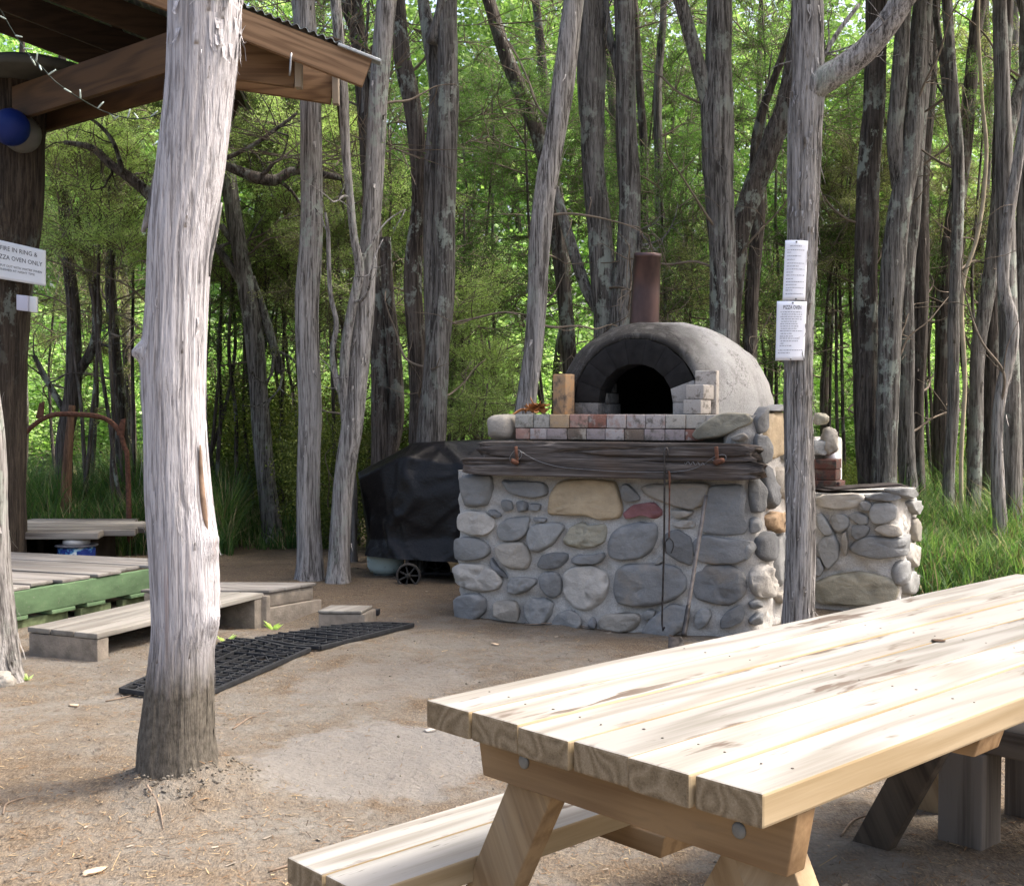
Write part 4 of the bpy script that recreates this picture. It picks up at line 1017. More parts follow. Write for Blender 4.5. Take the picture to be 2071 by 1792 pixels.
# string of fairy lights
fl = thing('string_lights', 'string of small clear fairy lights looped across the dark shelter beams', 'string lights', P(120, 130, 7.3))
sp_ = [(-30, -20), (0, 18), (25, 62), (55, 108), (82, 135), (110, 165), (145, 190), (185, 214), (215, 228), (262, 240), (300, 238), (345, 222)]
wpts = np.array([P(x, y, 7.35+0.15*math.sin(q)) for q, (x, y) in enumerate(sp_)])
wv = spline(wpts, 0.02)
obj('wire', *tube(wpts, 0.0035, 6, 0.03, wob=0.004), m_plain('cable_green', (0.02, 0.03, 0.022), 0.5, 0, 0.2, 9, 0), fl)
BULB = m_plain('clear_bulb', (0.40, 0.47, 0.42), 0.2, 0, 0.05, 5, 0)
for q in range(18):
    c = wv[int((q+0.5+0.35*math.sin(q*5.3))/18*len(wv))]; a = rng.random()*6.28
    d = norm((math.cos(a), 0.5*math.sin(a), 0.6*rng.standard_normal()+0.2))
    obj('bulb', *tube([c, c+d*0.02, c+d*0.058], [0.004, 0.0055, 0.004], 8, 0.02), BULB, fl)

# signs on the post
def sign_frame(px0, px1, yt0, yt1, yb0, yb1, Y0, Y1):
    return [P(px0, yb0, Y0), P(px1, yb1, Y1), P(px1, yt1, Y1), P(px0, yt0, Y0)]
PAPER = m_plain('sign_white', (0.70, 0.72, 0.74), 0.45, 0, 0.03, 4, 0.0)
INK = m_plain('sign_ink', (0.02, 0.02, 0.025), 0.6, 0, 0.05, 5, 0)
def plate(name, q, th_, mat_, parent=None, bow=0.0, tag_=None, nu=14, nv=14, crease=0.0):
    q = [np.asarray(p, float) for p in q]; n = norm(np.cross(q[1]-q[0], q[3]-q[0]))
    us = np.linspace(0, 1, nu); vs = np.linspace(0, 1, nv); V = []
    for v_ in vs:
        for u_ in us:
            p = (q[0]*(1-u_)+q[1]*u_)*(1-v_)+(q[3]*(1-u_)+q[2]*u_)*v_
            V.append(p - n*(bow*(2*u_-1)**2) + n*crease*(1-abs(2*u_-0.85))*0.5)
    V = np.array(V); F = sheet_faces(nv, nu); b = V - n*th_
    rim = []
    m = nu*nv; per = [q_ for q_ in range(nu)] + [r*nu+nu-1 for r in range(1, nv)] + [m-1-q_ for q_ in range(1, nu)] + [(nv-1-r)*nu for r in range(1, nv-1)]
    for a, c in zip(per, per[1:]+per[:1]): rim.append((c, a, a+m, c+m))
    VV = np.concatenate([V, b]); FF = F + [tuple(x+m for x in f[::-1]) for f in F] + rim
    f = lambda u_, v_: ((q[0]*(1-u_)+q[1]*u_)*(1-v_)+(q[3]*(1-u_)+q[2]*u_)*v_) - n*(bow*(2*u_-1)**2) + n*crease*(1-abs(2*u_-0.85))*0.5
    return VV, FF, n, f
def text(name, body, parent, f, n, u0, v0, size_u, hgt, align='LEFT', shear=0.0, lift=0.0015, aspect=1.0, width=None):
    """letters as thin real geometry laid on the sheet f(u,v)"""
    cu = bpy.data.curves.new(name, 'FONT'); cu.body = body; cu.align_x = align; cu.size = 1.0; cu.resolution_u = 2; cu.space_line = 1.0
    o = bpy.data.objects.new(name, cu); COL.objects.link(o)
    dg = bpy.context.evaluated_depsgraph_get(); me = bpy.data.meshes.new_from_object(o.evaluated_get(dg))
    bpy.data.objects.remove(o); bpy.data.curves.remove(cu)
    if not len(me.vertices): return None
    V = np.zeros(len(me.vertices)*3, np.float32); me.vertices.foreach_get('co', V); V = V.reshape(-1, 3)
    F = [tuple(p.vertices) for p in me.polygons]; bpy.data.meshes.remove(me)
    if width: size_u = width/max(1e-6, np.ptp(V[:, 0]))
    W_ = np.array([f(u0+v[0]*size_u, v0+v[1]*hgt) + n*lift for v in V])
    return obj(name, W_, F, INK, parent, smooth=False)
Ys = 8.90
q = sign_frame(-52, 92, 474, 507, 556, 579, Ys+0.02, Ys-0.02)
VV, FF, n_, f_ = plate('sign', q, 0.008, PAPER)
sg = thing('fire_notice', 'white board about fire in ring and pizza oven screwed to the shelter post', 'sign', q[0])
obj('board', VV, FF, PAPER, sg)
text('lettering', 'FIRE IN RING &', sg, f_, n_, 0.625, 0.76, 1, 0.135*1.25, 'CENTER', width=0.52)
text('lettering', 'PIZZA OVEN ONLY', sg, f_, n_, 0.625, 0.53, 1, 0.135*1.25, 'CENTER', width=0.66)
text('lettering', 'MUST PUT OUT WITH WATER WHEN', sg, f_, n_, 0.60, 0.335, 1, 0.085, 'CENTER', width=0.70)
text('lettering', 'FINISHED AT NIGHT TIME', sg, f_, n_, 0.60, 0.235, 1, 0.085, 'CENTER', width=0.50)
q = sign_frame(33, 71, 596, 600, 627, 632, 8.90, 8.90)
sw = thing('switch_box', 'small white switch box on the shelter post below the fire notice', 'switch box', q[0])
a, b, c, d = [np.array(p) for p in q]; bk_ = np.array((0, 0.06, 0))
mid = lambda t, p0, p1: p0*(1-t)+p1*t
obj('case', *hexa([a, mid(.6, a, b), mid(.6, a, b)+bk_, a+bk_, d, mid(.6, d, c), mid(.6, d, c)+bk_, d+bk_], 0.004), m_plain('switch_white', (0.52, 0.52, 0.62), 0.4, 0, 0.04, 4, 0), sw)
obj('cover', *hexa([mid(.61, a, b)+bk_*0.4, b+bk_*0.4, b+bk_, mid(.61, a, b)+bk_, mid(.61, d, c)+bk_*0.4, c+bk_*0.4, c+bk_, mid(.61, d, c)+bk_], 0.004), PAPER, sw)

# ------------------------------------------------------------------ deck of pallets and steps
DD = norm((0.44, 0.90)); DL = norm((-0.947, 0.32))
def m_oldwood(name, light, dark, axis): return m_wood(name, light, dark, axis, 0.6, 0.9, 0, 0.45)
OLD = m_oldwood('old_deck_boards', (0.235, 0.218, 0.198), (0.145, 0.131, 0.115), (DL[0], DL[1], 0))
OLDS = m_oldwood('old_step_boards', (0.235, 0.220, 0.192), (0.155, 0.141, 0.120), (DD[0], DD[1], 0))
OLDD = m_plain('dusty_timber', (0.215, 0.185, 0.15), 0.95, 0, 0.3, 14, 0.6, 0.006)
def m_green():
    b = NB('green_paint'); o = b.co(); n = b.noise(b.map(o, (5, 5, 12)), 1.0, 5, 0.65); f = b.noise(o, 60, 4, 0.7)
    c = b.ramp(n, [(0.35, (0.070, 0.115, 0.058)), (0.6, (0.100, 0.165, 0.082)), (0.75, (0.15, 0.205, 0.115))])
    c = b.mix(b.ramp(f, [(0.60, 0.0), (0.72, 0.7)]), c, (0.20, 0.19, 0.15))
    b.col(c); b.nrm(b.bump(f, 0.3, 0.004)); return b.m
GREEN = m_green()
R0 = np.array((-2.87, 6.72))
pal = thing('pallet_deck', 'low deck of grey boards on a green painted pallet, left of the big trunk', 'deck', (*R0, 0))
LEN = 1.50
for q, (a, b, tw_) in enumerate(((0.02, 0.20, 0), (0.235, 0.40, .004), (0.44, 0.66, 0), (0.70, 0.90, .003), (0.93, 1.14, 0), (1.165, 1.33, .002), (1.35, 1.49, 0))):
    obj('board', *frame_box(R0, DD, DL, a, b, 0.012+0.05*(q % 3 == 1)-0.02*(q % 2), 2.4, 0.232+tw_, 0.252+tw_, 0.004), OLD, pal)
obj('stringer', *frame_box(R0, DD, DL, -0.02, LEN, 0.0, 0.04, 0.088, 0.230, 0.005), GREEN, pal)
for v_ in (1.1, 2.2): obj('stringer', *frame_box(R0, DD, DL, -0.02, LEN, v_, v_+0.04, 0.088, 0.230, 0.005), OLDD, pal)
for q, a in enumerate((0.02, 0.34, 0.62, 0.98, 1.30)): obj('foot_board', *frame_box(R0, DD, DL, a, a+0.15+0.03*(q % 2), -0.006*(q % 2), 2.3, 0.062, 0.086, 0.004), GREEN, pal)
obj('foot_rail', *join([frame_box(R0, DD, DL, a, b_, 0.03, 0.08, 0.0, 0.058, 0.004) for a, b_ in ((0.05, 0.5), (0.6, 0.85), (0.95, 1.5))]), m_plain('mossy_green', (0.12, 0.15, 0.075), 0.9, 0, 0.4, 20, 0.3), pal)
S0 = np.array((-2.086, 5.98)); SD = norm((0.39, 0.92)); SLn = np.array((-SD[1], SD[0]))
stp = thing('wooden_step', 'long low grey timber step with an open front below the green deck', 'step', (*S0, 0))
hs = 0.145
SLEN = 1.44
for q, (a, b) in enumerate(((0.0, 0.15), (0.155, 0.305), (0.31, 0.46))):
    c8 = [(S0[0]+SD[0]*u+SLn[0]*v, S0[1]+SD[1]*u+SLn[1]*v, hs+0.001*q+dz) for dz in (-0.028, 0) for u, v in ((0, a), (SLEN, a), (SLEN, b), (0, b))]
    obj('tread', *hexa(c8, 0.004), OLDS, stp)
obj('end_board', *frame_box(S0, SD, SLn, 0.004, 0.085, 0.004, 0.455, -0.05, hs-0.030, 0.004), OLDD, stp)
obj('end_board', *frame_box(S0, SD, SLn, SLEN-0.09, SLEN-0.005, 0.004, 0.455, -0.15, hs-0.030, 0.004), OLDD, stp)
obj('back_rail', *frame_box(S0, SD, SLn, 0.09, SLEN-0.095, 0.41, 0.455, -0.05, hs-0.030, 0.004), OLDD, stp)
C2 = np.array((-1.505, 7.325)); E2 = norm((0.6, 0.8)); F2 = np.array((-E2[1], E2[0])); F2 = norm(np.array((-1.0, 0.03)))
bx2 = thing('platform_box', 'squat two tier timber box forming a platform right of the big trunk', 'platform', (*C2, 0))
V2 = lambda u0, u1, v0, v1, z0, z1: frame_box(C2, E2, F2, u0, u1, v0, v1, z0, z1, 0.005)
for q in range(3): obj('top_board', *V2(0.012+0.135*q, 0.142+0.135*q, 0.0, 0.80, 0.138, 0.158+0.001*q), OLD, bx2)
obj('upper_tier', *V2(0.014, 0.40, 0.012, 0.78, 0.052, 0.136), OLDD, bx2)
obj('lower_tier', *V2(-0.012, 0.43, -0.02, 0.78, -0.2, 0.049), OLDD, bx2)
obj('corner_post', *V2(-0.045, -0.014, -0.028, 0.03, -0.2, 0.130), OLDD, bx2)
e0 = G(708, 1262); blk = thing('timber_offcut', 'short grey timber offcut half buried beside the platform box', 'timber block', e0)
obj('block', *frame_box(e0[:2], norm((0.95, -0.05)), norm((0.2, 0.9)), -0.19, 0.09, 0.0, 0.2, -0.12, 0.060, 0.008), OLDD, blk)
obj('lid_board', *frame_box(e0[:2], norm((0.95, -0.05)), norm((0.2, 0.9)), -0.19, 0.07, -0.006, 0.2, 0.062, 0.080, 0.005), OLDS, blk)
e1_ = G(750, 1244)
tag(obj('black_offcut', *frame_box(e1_[:2], norm((1, 0.1)), norm((0.1, 1)), -0.045, 0.05, -0.02, 0.04, 0, 0.035, 0.004), m_plain('black_plastic', (0.02, 0.02, 0.022), 0.6, 0, 0.2, 12, 0.1), None, e1_), 'small black offcut lying on the soil right of the grey timber block', 'offcut')

# rubber ring mats
RUB = m_plain('black_rubber', (0.020, 0.021, 0.023), 0.65, 0, 0.4, 30, 0.3)
def mat_(corners, nu, nv, lab):
    c = [np.array((p[0], p[1], 0.0)) for p in corners]; parts = []
    f = lambda u, v: (c[0]*(1-u)+c[1]*u)*(1-v)+(c[3]*(1-u)+c[2]*u)*v
    def z(p): return gz(p[0], p[1])
    H = 0.022
    def strip(u0, v0, u1, v1, w, h=H, up=0.006):
        a, b = f(u0, v0), f(u1, v1); a[2] = z(a)+up+h/2; b[2] = z(b)+up+h/2
        parts.append(bar(a, b, w, h, bev=0.0015))
    for q in range(nu+1): 
        for r in range(3): strip(q/nu, r/3, q/nu, (r+1)/3+0.001, 0.020 if q in (0, nu) else 0.009)
    for q in range(nv+1): strip(0, q/nv, 1, q/nv, 0.020 if q in (0, nv) else 0.009)
    for a in range(nu):
        for b in range(nv):
            u0, u1, v0, v1 = a/nu, (a+1)/nu, b/nv, (b+1)/nv; um, vm = (u0+u1)/2, (v0+v1)/2
            for (p, q_) in (((u0, vm), (um, v1)), ((um, v1), (u1, vm)), ((u1, vm), (um, v0)), ((um, v0), (u0, vm))):
                strip(p[0], p[1], q_[0], q_[1], 0.006, 0.016, 0.005)
    V, F = join(parts)
    tag(obj('rubber_mat', V, F, RUB, None, c[0]), lab, 'mat')
mat_([(-1.375, 5.16), (-1.06, 6.225), (-1.516, 6.486), (-1.76, 5.34)], 12, 6, 'black rubber ring mat lying behind the foot of the big trunk')
mat_([(-1.007, 6.24), (-0.576, 6.93), (-0.951, 7.03), (-1.394, 6.47)], 9, 6, 'black rubber ring mat farther from the big trunk, its corner pointing at the oven')

# ------------------------------------------------------------------ things behind the deck
tb = P(122, 1062, 9.75); tz = tb[2]
rt = thing('cable_reel_table', 'round weathered board table top on a dark box base behind the deck', 'table', (tb[0], tb[1], 0))
parts = []
for q in range(5):
    y0 = -0.58+q*0.235; y1 = y0+0.225
    xs = np.linspace(-1, 1, 15)
    pts_ = []
    ym = (y0+y1)/2; hw = math.sqrt(max(0.02, 0.36-min(y0*y0, y1*y1)*0.98)) + (0.10 if q in (1, 2) else 0.02*math.sin(q*9))
    parts.append(hexa([(tb[0]-hw, tb[1]+y0, tz-0.055), (tb[0]+hw*(1.05), tb[1]+y0, tz-0.055), (tb[0]+hw*(0.98), tb[1]+y1, tz-0.055), (tb[0]-hw, tb[1]+y1, tz-0.055), (tb[0]-hw, tb[1]+y0, tz), (tb[0]+hw*(1.05), tb[1]+y0, tz-0.004*q % 0.01), (tb[0]+hw*0.98, tb[1]+y1, tz), (tb[0]-hw, tb[1]+y1, tz)], 0.01))
obj('top', *join(parts), m_wood('charred_boards', (0.26, 0.235, 0.20), (0.06, 0.05, 0.042), (1, 0, 0), 0.5, 0.9, 0.3, 0.8), rt)
obj('base', *join([box(tb[0]-0.36, tb[1]-0.28, -0.02, tb[0]-0.33, tb[1]+0.3, tz-0.057), box(tb[0]+0.31, tb[1]-0.28, -0.02, tb[0]+0.35, tb[1]+0.3, tz-0.057), box(tb[0]-0.33, tb[1]+0.1, -0.02, tb[0]+0.31, tb[1]+0.13, tz-0.057), box(tb[0]-0.15, tb[1]-0.1, -0.02, tb[0]-0.10, tb[1]+0.1, tz-0.057)]), m_plain('dark_box', (0.045, 0.036, 0.028), 0.9, 0, 0.3, 8, 0.3), rt)
pc_ = P(155, 1110, 9.28)
jar = thing('ceramic_jar', 'blue and white ceramic pot with a pale lid standing under the round table', 'pot', (pc_[0], pc_[1], 0))
def m_china():
    b = NB('blue_china'); o = b.co(); n = b.noise(o, 11, 3, 0.5, 0.6); n2 = b.noise(o, 30, 4)
    c = b.ramp(n, [(0.40, (0.02, 0.04, 0.20)), (0.47, (0.07, 0.22, 0.42)), (0.53, (0.40, 0.56, 0.62)), (0.58, (0.68, 0.70, 0.70))], 'CONSTANT')
    b.col(b.mix(b.ramp(n2, [(0.55, 0.0), (0.6, 0.5)]), c, (0.04, 0.08, 0.3))); b.b.inputs['Roughness'].default_value = 0.25; return b.m
r = 37*9.28/FPX; zt = P(155, 1104, 9.28)[2]
obj('body', *lathe([(r*0.7, 0), (r*0.93, 0.05), (r, 0.14), (r*0.99, zt-0.02), (r*0.96, zt)], 32, (pc_[0], pc_[1], 0)), m_china(), jar)
obj('rim', *lathe([(r*1.12, zt+0.001), (r*1.14, zt+0.008), (r*1.10, zt+0.014), (r*0.5, zt+0.016)], 32, (pc_[0], pc_[1], 0)), m_plain('pot_rim', (0.10, 0.10, 0.11), 0.5, 0, 0.3, 30, 0.1), jar)
obj('lid', *lathe([(r*0.72, zt+0.017), (r*0.72, zt+0.045), (r*0.64, zt+0.060), (r*0.2, zt+0.066), (0.002, zt+0.066)], 32, (pc_[0], pc_[1], 0)), m_plain('pot_lid', (0.55, 0.52, 0.48), 0.5, 0, 0.1, 9, 0), jar)
# rusty iron arch with two pointed lugs, on a rusty stake
ar = thing('rusty_iron_arch', 'rusty bowed iron bar with two pointed lugs standing among the grass', 'iron bar', (P(230, 960, 10.4)[0], 10.4, 0))
apx = [(30, 905), (55, 872), (85, 848), (115, 838), (150, 838), (185, 840), (215, 848), (240, 870), (252, 905), (258, 935), (262, 1010)]
app = [P(x, y, 10.4) for x, y in apx]; app[-1][2] = -0.03
obj('bar', *tube(app, 0.022, 12, 0.04, 0.10, seed=3), RUST, ar)
for x, y in ((80, 832), (244, 866)):
    c = P(x, y, 10.4)
    obj('lug', *hexa([c+np.array(p) for p in ((-0.035, -0.012, -0.06), (0.03, -0.012, -0.07), (0.03, 0.012, -0.07), (-0.035, 0.012, -0.06), (0.0, -0.010, 0.07), (0.045, -0.010, 0.09), (0.045, 0.010, 0.09), (0.0, 0.010, 0.07))], 0.006), RUST, ar)
sk = P(134, 1010, 10.9)
tag(obj('dead_stem', *tube([(sk[0], sk[1], -0.05), P(134, 1000, 10.9), P(136, 950, 10.9), P(140, 890, 10.9), P(146, 820, 10.9)], [0.055, 0.05, 0.045, 0.04, 0.03], 14, 0.05, 0.15, seed=4), m_bark('rust_brown_bark', (0.26, 0.15, 0.09), (0.16, 0.09, 0.055), (0.06, 0.035, 0.02), 0), None, (sk[0], sk[1], 0)), 'short rust brown dead stem standing in the grass behind the round table', 'dead stem')
# grey rock at the left edge
c = G(2, 1388); V, F = blob((0, 0, 0.015), (0.06, 0.05, 0.042), 0.6, 5, 0.25)
tag(obj('rock', V+c, F, ST['w'], None, c), 'pale angular rock at the left edge of the photo, on the bare soil', 'rock')

# ------------------------------------------------------------------ barbecue under its black cover
bq = thing('covered_barbecue', 'barbecue wrapped in a shiny black cover, half behind the stone oven base', 'barbecue', (*P(860, 1170, 8.95)[:2], 0))
def cover():
    st = [[(738,1124,8.95),(750,1090,8.98),(748,1030,8.98),(726,968,9.0),(724,955,9.06),(727,958,9.2),(748,1050,9.25),(740,1124,9.25)],
          [(772,1128,8.84),(786,1090,8.87),(780,1015,8.88),(768,946,8.92),(782,925,9.08),(784,927,9.32),(786,1020,9.42),(780,1122,9.42)],
          [(812,1131,8.78),(818,1090,8.82),(820,1010,8.82),(815,922,8.88),(836,897,9.12),(840,897,9.40),(830,1010,9.5),(830,1120,9.5)],
          [(900,1136,8.74),(898,1088,8.80),(900,1000,8.80),(900,936,8.85),(905,892,9.10),(905,893,9.42),(900,1010,9.5),(900,1120,9.5)],
          [(985,1141,8.74),(985,1085,8.78),(985,1010,8.80),(985,939,8.84),(985,889,9.10),(985,890,9.42),(985,1010,9.5),(985,1120,9.5)],
          [(1110,1146,8.74),(1110,1085,8.78),(1110,1010,8.80),(1110,939,8.84),(1110,890,9.10),(1110,890,9.42),(1110,1010,9.5),(1110,1120,9.5)]]
    A = np.array([[P(*p) for p in r] for r in st]); ns, npf = A.shape[:2]; m1, m2 = 14, 14
    rows = []
    for i in range(ns-1):
        for t in np.linspace(0, 1, m1, endpoint=(i == ns-2)): rows.append(A[i]*(1-t)+A[i+1]*t)
    rows = np.array(rows); cols = []
    for j in range(npf-1):
        for t in np.linspace(0, 1, m2, endpoint=(j == npf-2)): cols.append(rows[:, j]*(1-t)+rows[:, j+1]*t)
    V = np.stack(cols, 1); n0, n1 = V.shape[:2]
    sm = V.copy()
    for _ in range(2):
        sm[1:-1, 1:-1] = 0.5*sm[1:-1, 1:-1]+0.125*(sm[:-2, 1:-1]+sm[2:, 1:-1]+sm[1:-1, :-2]+sm[1:-1, 2:])
    V = sm; q = V.reshape(-1, 3); u = V-V.mean((0, 1))
    x, y, z = q.T
    f1 = vnoise(np.stack([x*2.0+z*1.4, z*2.4-x*1.6, y*2], -1)); f2 = vnoise(np.stack([x*4.2-z*3.4, z*3.0+x*2.2, y*3+7], -1)); f3 = fbm(np.stack([x*7, z*7, y*7], -1), 3); f4 = vnoise(np.stack([x*9+z*2, z*3, y*4], -1))
    d = 0.018*np.clip(1-np.abs(f1)*9, 0, 1) + 0.008*np.clip(1-np.abs(f2)*10, 0, 1) + 0.005*f3 + 0.010*np.clip(1-np.abs(f4)*6, 0, 1)*(z < 0.45)
    dirn = np.stack([np.sign(u.reshape(-1, 3)[:, 0])*0.15, -np.ones(len(q)), 0.5*(z > 0.75)], -1)
    q = q + dirn*d[:, None]
    F = sheet_faces(n0, n1)
    F.append(tuple(range(n1-1, -1, -1))); F.append(tuple((n0-1)*n1+k for k in range(n1)))
    return q, F
b = NB('black_vinyl'); o_ = b.co()
b.col(b.ramp(b.noise(o_, 30, 5, 0.7), [(0.62, (0.008, 0.008, 0.009)), (0.80, (0.040, 0.040, 0.040))])); b.b.inputs['Roughness'].default_value = 0.30; b.b.inputs['Specular IOR Level'].default_value = 0.20
b.nrm(b.bump(b.noise(o_, 34, 5, 0.65, 0.8), 0.40, 0.010, b.bump(b.noise(b.map(o_, (7, 7, 9)), 1.0, 3, 0.5, 0.6), 0.25, 0.02)))
obj('cover', *cover(), b.m, bq)
def wheel(px_, py_, Y_, r, mat_w, mat_h, lab_sp=True):
    c = P(px_, py_, Y_); parts = []
    ring = lathe([(r*0.84, -0.02), (r, -0.02), (r*1.02, 0), (r, 0.02), (r*0.84, 0.02), (r*0.84, -0.02)], 36)
    Rm = Matrix.Rotation(math.radians(90), 3, 'X')
    tr = lambda V: np.array([np.array(Rm @ Vector(v)) for v in V])+c
    w = obj('wheel', tr(ring[0]), ring[1], mat_w, bq)
    hub = lathe([(0.02, -0.025), (0.02, 0.025)], 14); parts = [(tr(hub[0]), hub[1])]
    for q in range(7):
        a = q*2*math.pi/7; d = np.array((math.cos(a), 0, math.sin(a)))
        parts.append(bar(c+d*0.012, c+d*r*0.86, 0.012, 0.024, (0, 1, 0), 0.002))
    obj('spokes', *join(parts), mat_h, w)
wheel(826, 1164, 8.66, 25*8.62/FPX, m_plain('dusty_tyre', (0.055, 0.050, 0.044), 0.9, 0, 0.3, 20, 0.2), m_plain('dusty_hub', (0.045, 0.042, 0.037), 0.9, 0, 0.3, 20, 0.2))
wheel(884, 1154, 9.1, 27*9.1/FPX, m_plain('black_tyre', (0.012, 0.012, 0.012), 0.8, 0, 0.3, 20, 0.2), m_plain('black_hub', (0.014, 0.014, 0.014), 0.8, 0, 0.3, 20, 0.2))
obj('frame_leg', *join([bar(P(775, 1100, 9.3), P(775, 1180, 9.3), 0.03, 0.03, (0, 1, 0)), bar(P(1010, 1100, 9.2), P(1010, 1185, 9.2), 0.03, 0.03, (0, 1, 0)), bar(P(826, 1160, 8.9), P(1010, 1160, 8.9), 0.02, 0.02)]), SOOTB, bq)
gc = P(780, 1150, 9.13); gr_ = 38*9.13/FPX
def m_bottle():
    b = NB('bottle_paint'); o = b.co(); n = b.noise(o, 40, 5, 0.7); sp = b.n('ShaderNodeSeparateXYZ'); b.put(sp.inputs[0], o)
    c = b.mix(b.ramp(n, [(0.60, 0.0), (0.68, 0.9)]), (0.50, 0.62, 0.60), (0.10, 0.10, 0.085))
    b.col(c); b.b.inputs['Roughness'].default_value = 0.35; return b.m
zt_ = P(780, 1112, 9.0)[2]
gb = thing('gas_bottle', 'pale mint gas bottle standing under the black barbecue cover', 'gas bottle', (gc[0], gc[1], 0))
obj('tank', *lathe([(gr_*0.5, 0.012), (gr_*0.82, 0.03), (gr_*0.97, 0.07), (gr_, 0.12), (gr_, zt_-0.06), (gr_*0.9, zt_), (gr_*0.5, zt_+0.04), (0.01, zt_+0.045)], 40, (gc[0], gc[1], 0)), m_bottle(), gb)
obj('foot_ring', *lathe([(gr_*0.62, 0.0), (gr_*0.65, 0.0), (gr_*0.65, 0.03), (gr_*0.62, 0.03)], 30, (gc[0], gc[1], -0.004)), m_plain('bottle_foot', (0.10, 0.12, 0.115), 0.6, 0.2, 0.3, 20, 0.2), gb)
# ------------------------------------------------------------------ picnic table
TZ = 0.75
LC = G(862, 1415, TZ); NC = G(1539.5, 1606.6, TZ)
T2 = norm((NC-LC)[:2]); T1 = np.array((-T2[1], T2[0])); TWD = float(np.linalg.norm((NC-LC)[:2])); TLN = 2.42
def TB(al, la): return LC[:2]+T1*al+T2*la
TBL = m_wood('sawn_pine', (0.245, 0.236, 0.216), (0.150, 0.138, 0.116), (T1[0], T1[1], 0), 0.9, 0.75, 1.0, 0.25)
TBS = m_wood('pine_frame', (0.33, 0.215, 0.11), (0.215, 0.13, 0.062), (T2[0], T2[1], 0), 1.0, 0.75, 0.15, 0.25)
TBL2 = m_wood('pine_legs', (0.36, 0.25, 0.135), (0.24, 0.152, 0.075), (T2[0]*-0.47, T2[1]*-0.47, 0.88), 0.8, 0.75, 0.3, 0.25)
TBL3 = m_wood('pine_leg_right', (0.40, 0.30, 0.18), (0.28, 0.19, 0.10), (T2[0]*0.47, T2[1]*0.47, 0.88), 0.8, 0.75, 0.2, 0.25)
table = thing('picnic_table', 'pale pine picnic table with a six board top, nearest the camera at the right', 'picnic table', (*TB(1.2, TWD/2), 0))
nb = 6; gap = 0.005; bw_ = (TWD-gap*(nb-1))/nb
def board(al0, al1, la0, la1, z0, z1, mats_, parent, name='board', seed=0):
    """board with rough end grain: sides in long-grain wood, ends darker"""
    nx, ny, nz = 40, 7, 4
    import bmesh
    V, F = frame_box((0, 0, 0), (1, 0), (0, 1), al0, al1, la0, la1, z0, z1, 0.0045)
    V = np.asarray(V)
    e = np.minimum(np.abs(V[:, 0]-al0), np.abs(V[:, 0]-al1)) < 0.006
    mi = []
    for f in F:
        n_ = np.cross(V[f[1]]-V[f[0]], V[f[2]]-V[f[0]]); n_ = n_/max(np.linalg.norm(n_), 1e-12)
        mi.append(1 if abs(n_[0]) > 0.75 else (2 if abs(n_[1]) > 0.75 else 0))
    W = np.column_stack([LC[0]+T1[0]*V[:, 0]+T2[0]*V[:, 1], LC[1]+T1[1]*V[:, 0]+T2[1]*V[:, 1], V[:, 2]])
    return obj(name, W, F, None, parent, smooth=False, mats=mats_, mi=mi)
def m_end():
    b = NB('end_grain'); o = b.co(); g = b.n('ShaderNodeNewGeometry'); ri = b.math('ADD', b.math('MULTIPLY', g.outputs['Random Per Island'], 5.0), b.math('MULTIPLY', b.rand(), 41.0))
    rz = math.atan2(T1[1], T1[0]); v = b.map(o, (1, 1, 1), (0, 0, 0), (0, 0, -rz))
    cx = b.n('ShaderNodeCombineXYZ'); b.put(cx.inputs[1], ri); b.put(cx.inputs[2], b.math('MULTIPLY', ri, 0.6))
    ad = b.n('ShaderNodeVectorMath', operation='ADD'); b.put(ad.inputs[0], v); b.put(ad.inputs[1], cx.outputs[0])
    wd = b.noise(b.map(ad.outputs[0], (0, 6, 6)), 1.0, 2, 0.5); rings = b.math('SINE', b.math('MULTIPLY', wd, 95.0)); f = b.noise(o, 260, 4, 0.75)
    h = b.math('ADD', b.math('MULTIPLY', rings, 0.085), b.math('ADD', b.math('MULTIPLY', f, 0.55), 0.22))
    c = b.ramp(h, [(0.3, (0.115, 0.082, 0.045)), (0.5, (0.215, 0.160, 0.095)), (0.75, (0.34, 0.27, 0.18))])
    b.col(c); b.nrm(b.bump(h, 0.6, 0.004)); return b.m
ENDG = m_end()
SIDG = m_wood('pine_edge', (0.33, 0.258, 0.16), (0.25, 0.185, 0.102), (T1[0], T1[1], 0), 1.1, 0.75, 0.1, 0.2)
for q in range(nb):
    la = q*(bw_+gap); d = 0.004*math.sin(q*2.7)
    board(d, TLN+0.003*math.sin(q), la, la+bw_, TZ-0.050, TZ+0.0012*math.sin(q*1.9), [TBL, ENDG, SIDG], table, 'top_board')
def tp(al, la, z): p = TB(al, la); return np.array((p[0], p[1], z))
def slanted(al0, al1, la0, la1, z0, z1, cut, parent, name, mat_):
    c = [tp(al0, la0+cut, z0), tp(al1, la0+cut, z0), tp(al1, la1-cut, z0), tp(al0, la1-cut, z0), tp(al0, la0, z1), tp(al1, la0, z1), tp(al1, la1, z1), tp(al0, la1, z1)]
    c = [c[0], c[3], c[2], c[1], c[4], c[7], c[6], c[5]]
    return obj(name, *hexa(c, 0.003), mat_, parent)
zt = TZ-0.0505
for al in (0.095, 1.69): slanted(al, al+0.047, 0.03, TWD-0.004, zt-0.097, zt, 0.018, table, 'bearer', TBS)
for al in (0.665, 1.2): slanted(al, al+0.096, 0.05, TWD-0.006, zt-0.036, zt, 0.012, table, 'batten', TBS)
FARM = m_wood('shaded_leg', (0.085, 0.066, 0.048), (0.04, 0.031, 0.023), (T2[0]*-0.47, T2[1]*-0.47, 0.88), 0.8, 0.85, 0.3, 0.3)  # far left leg: shade under the table top put into a darker pine
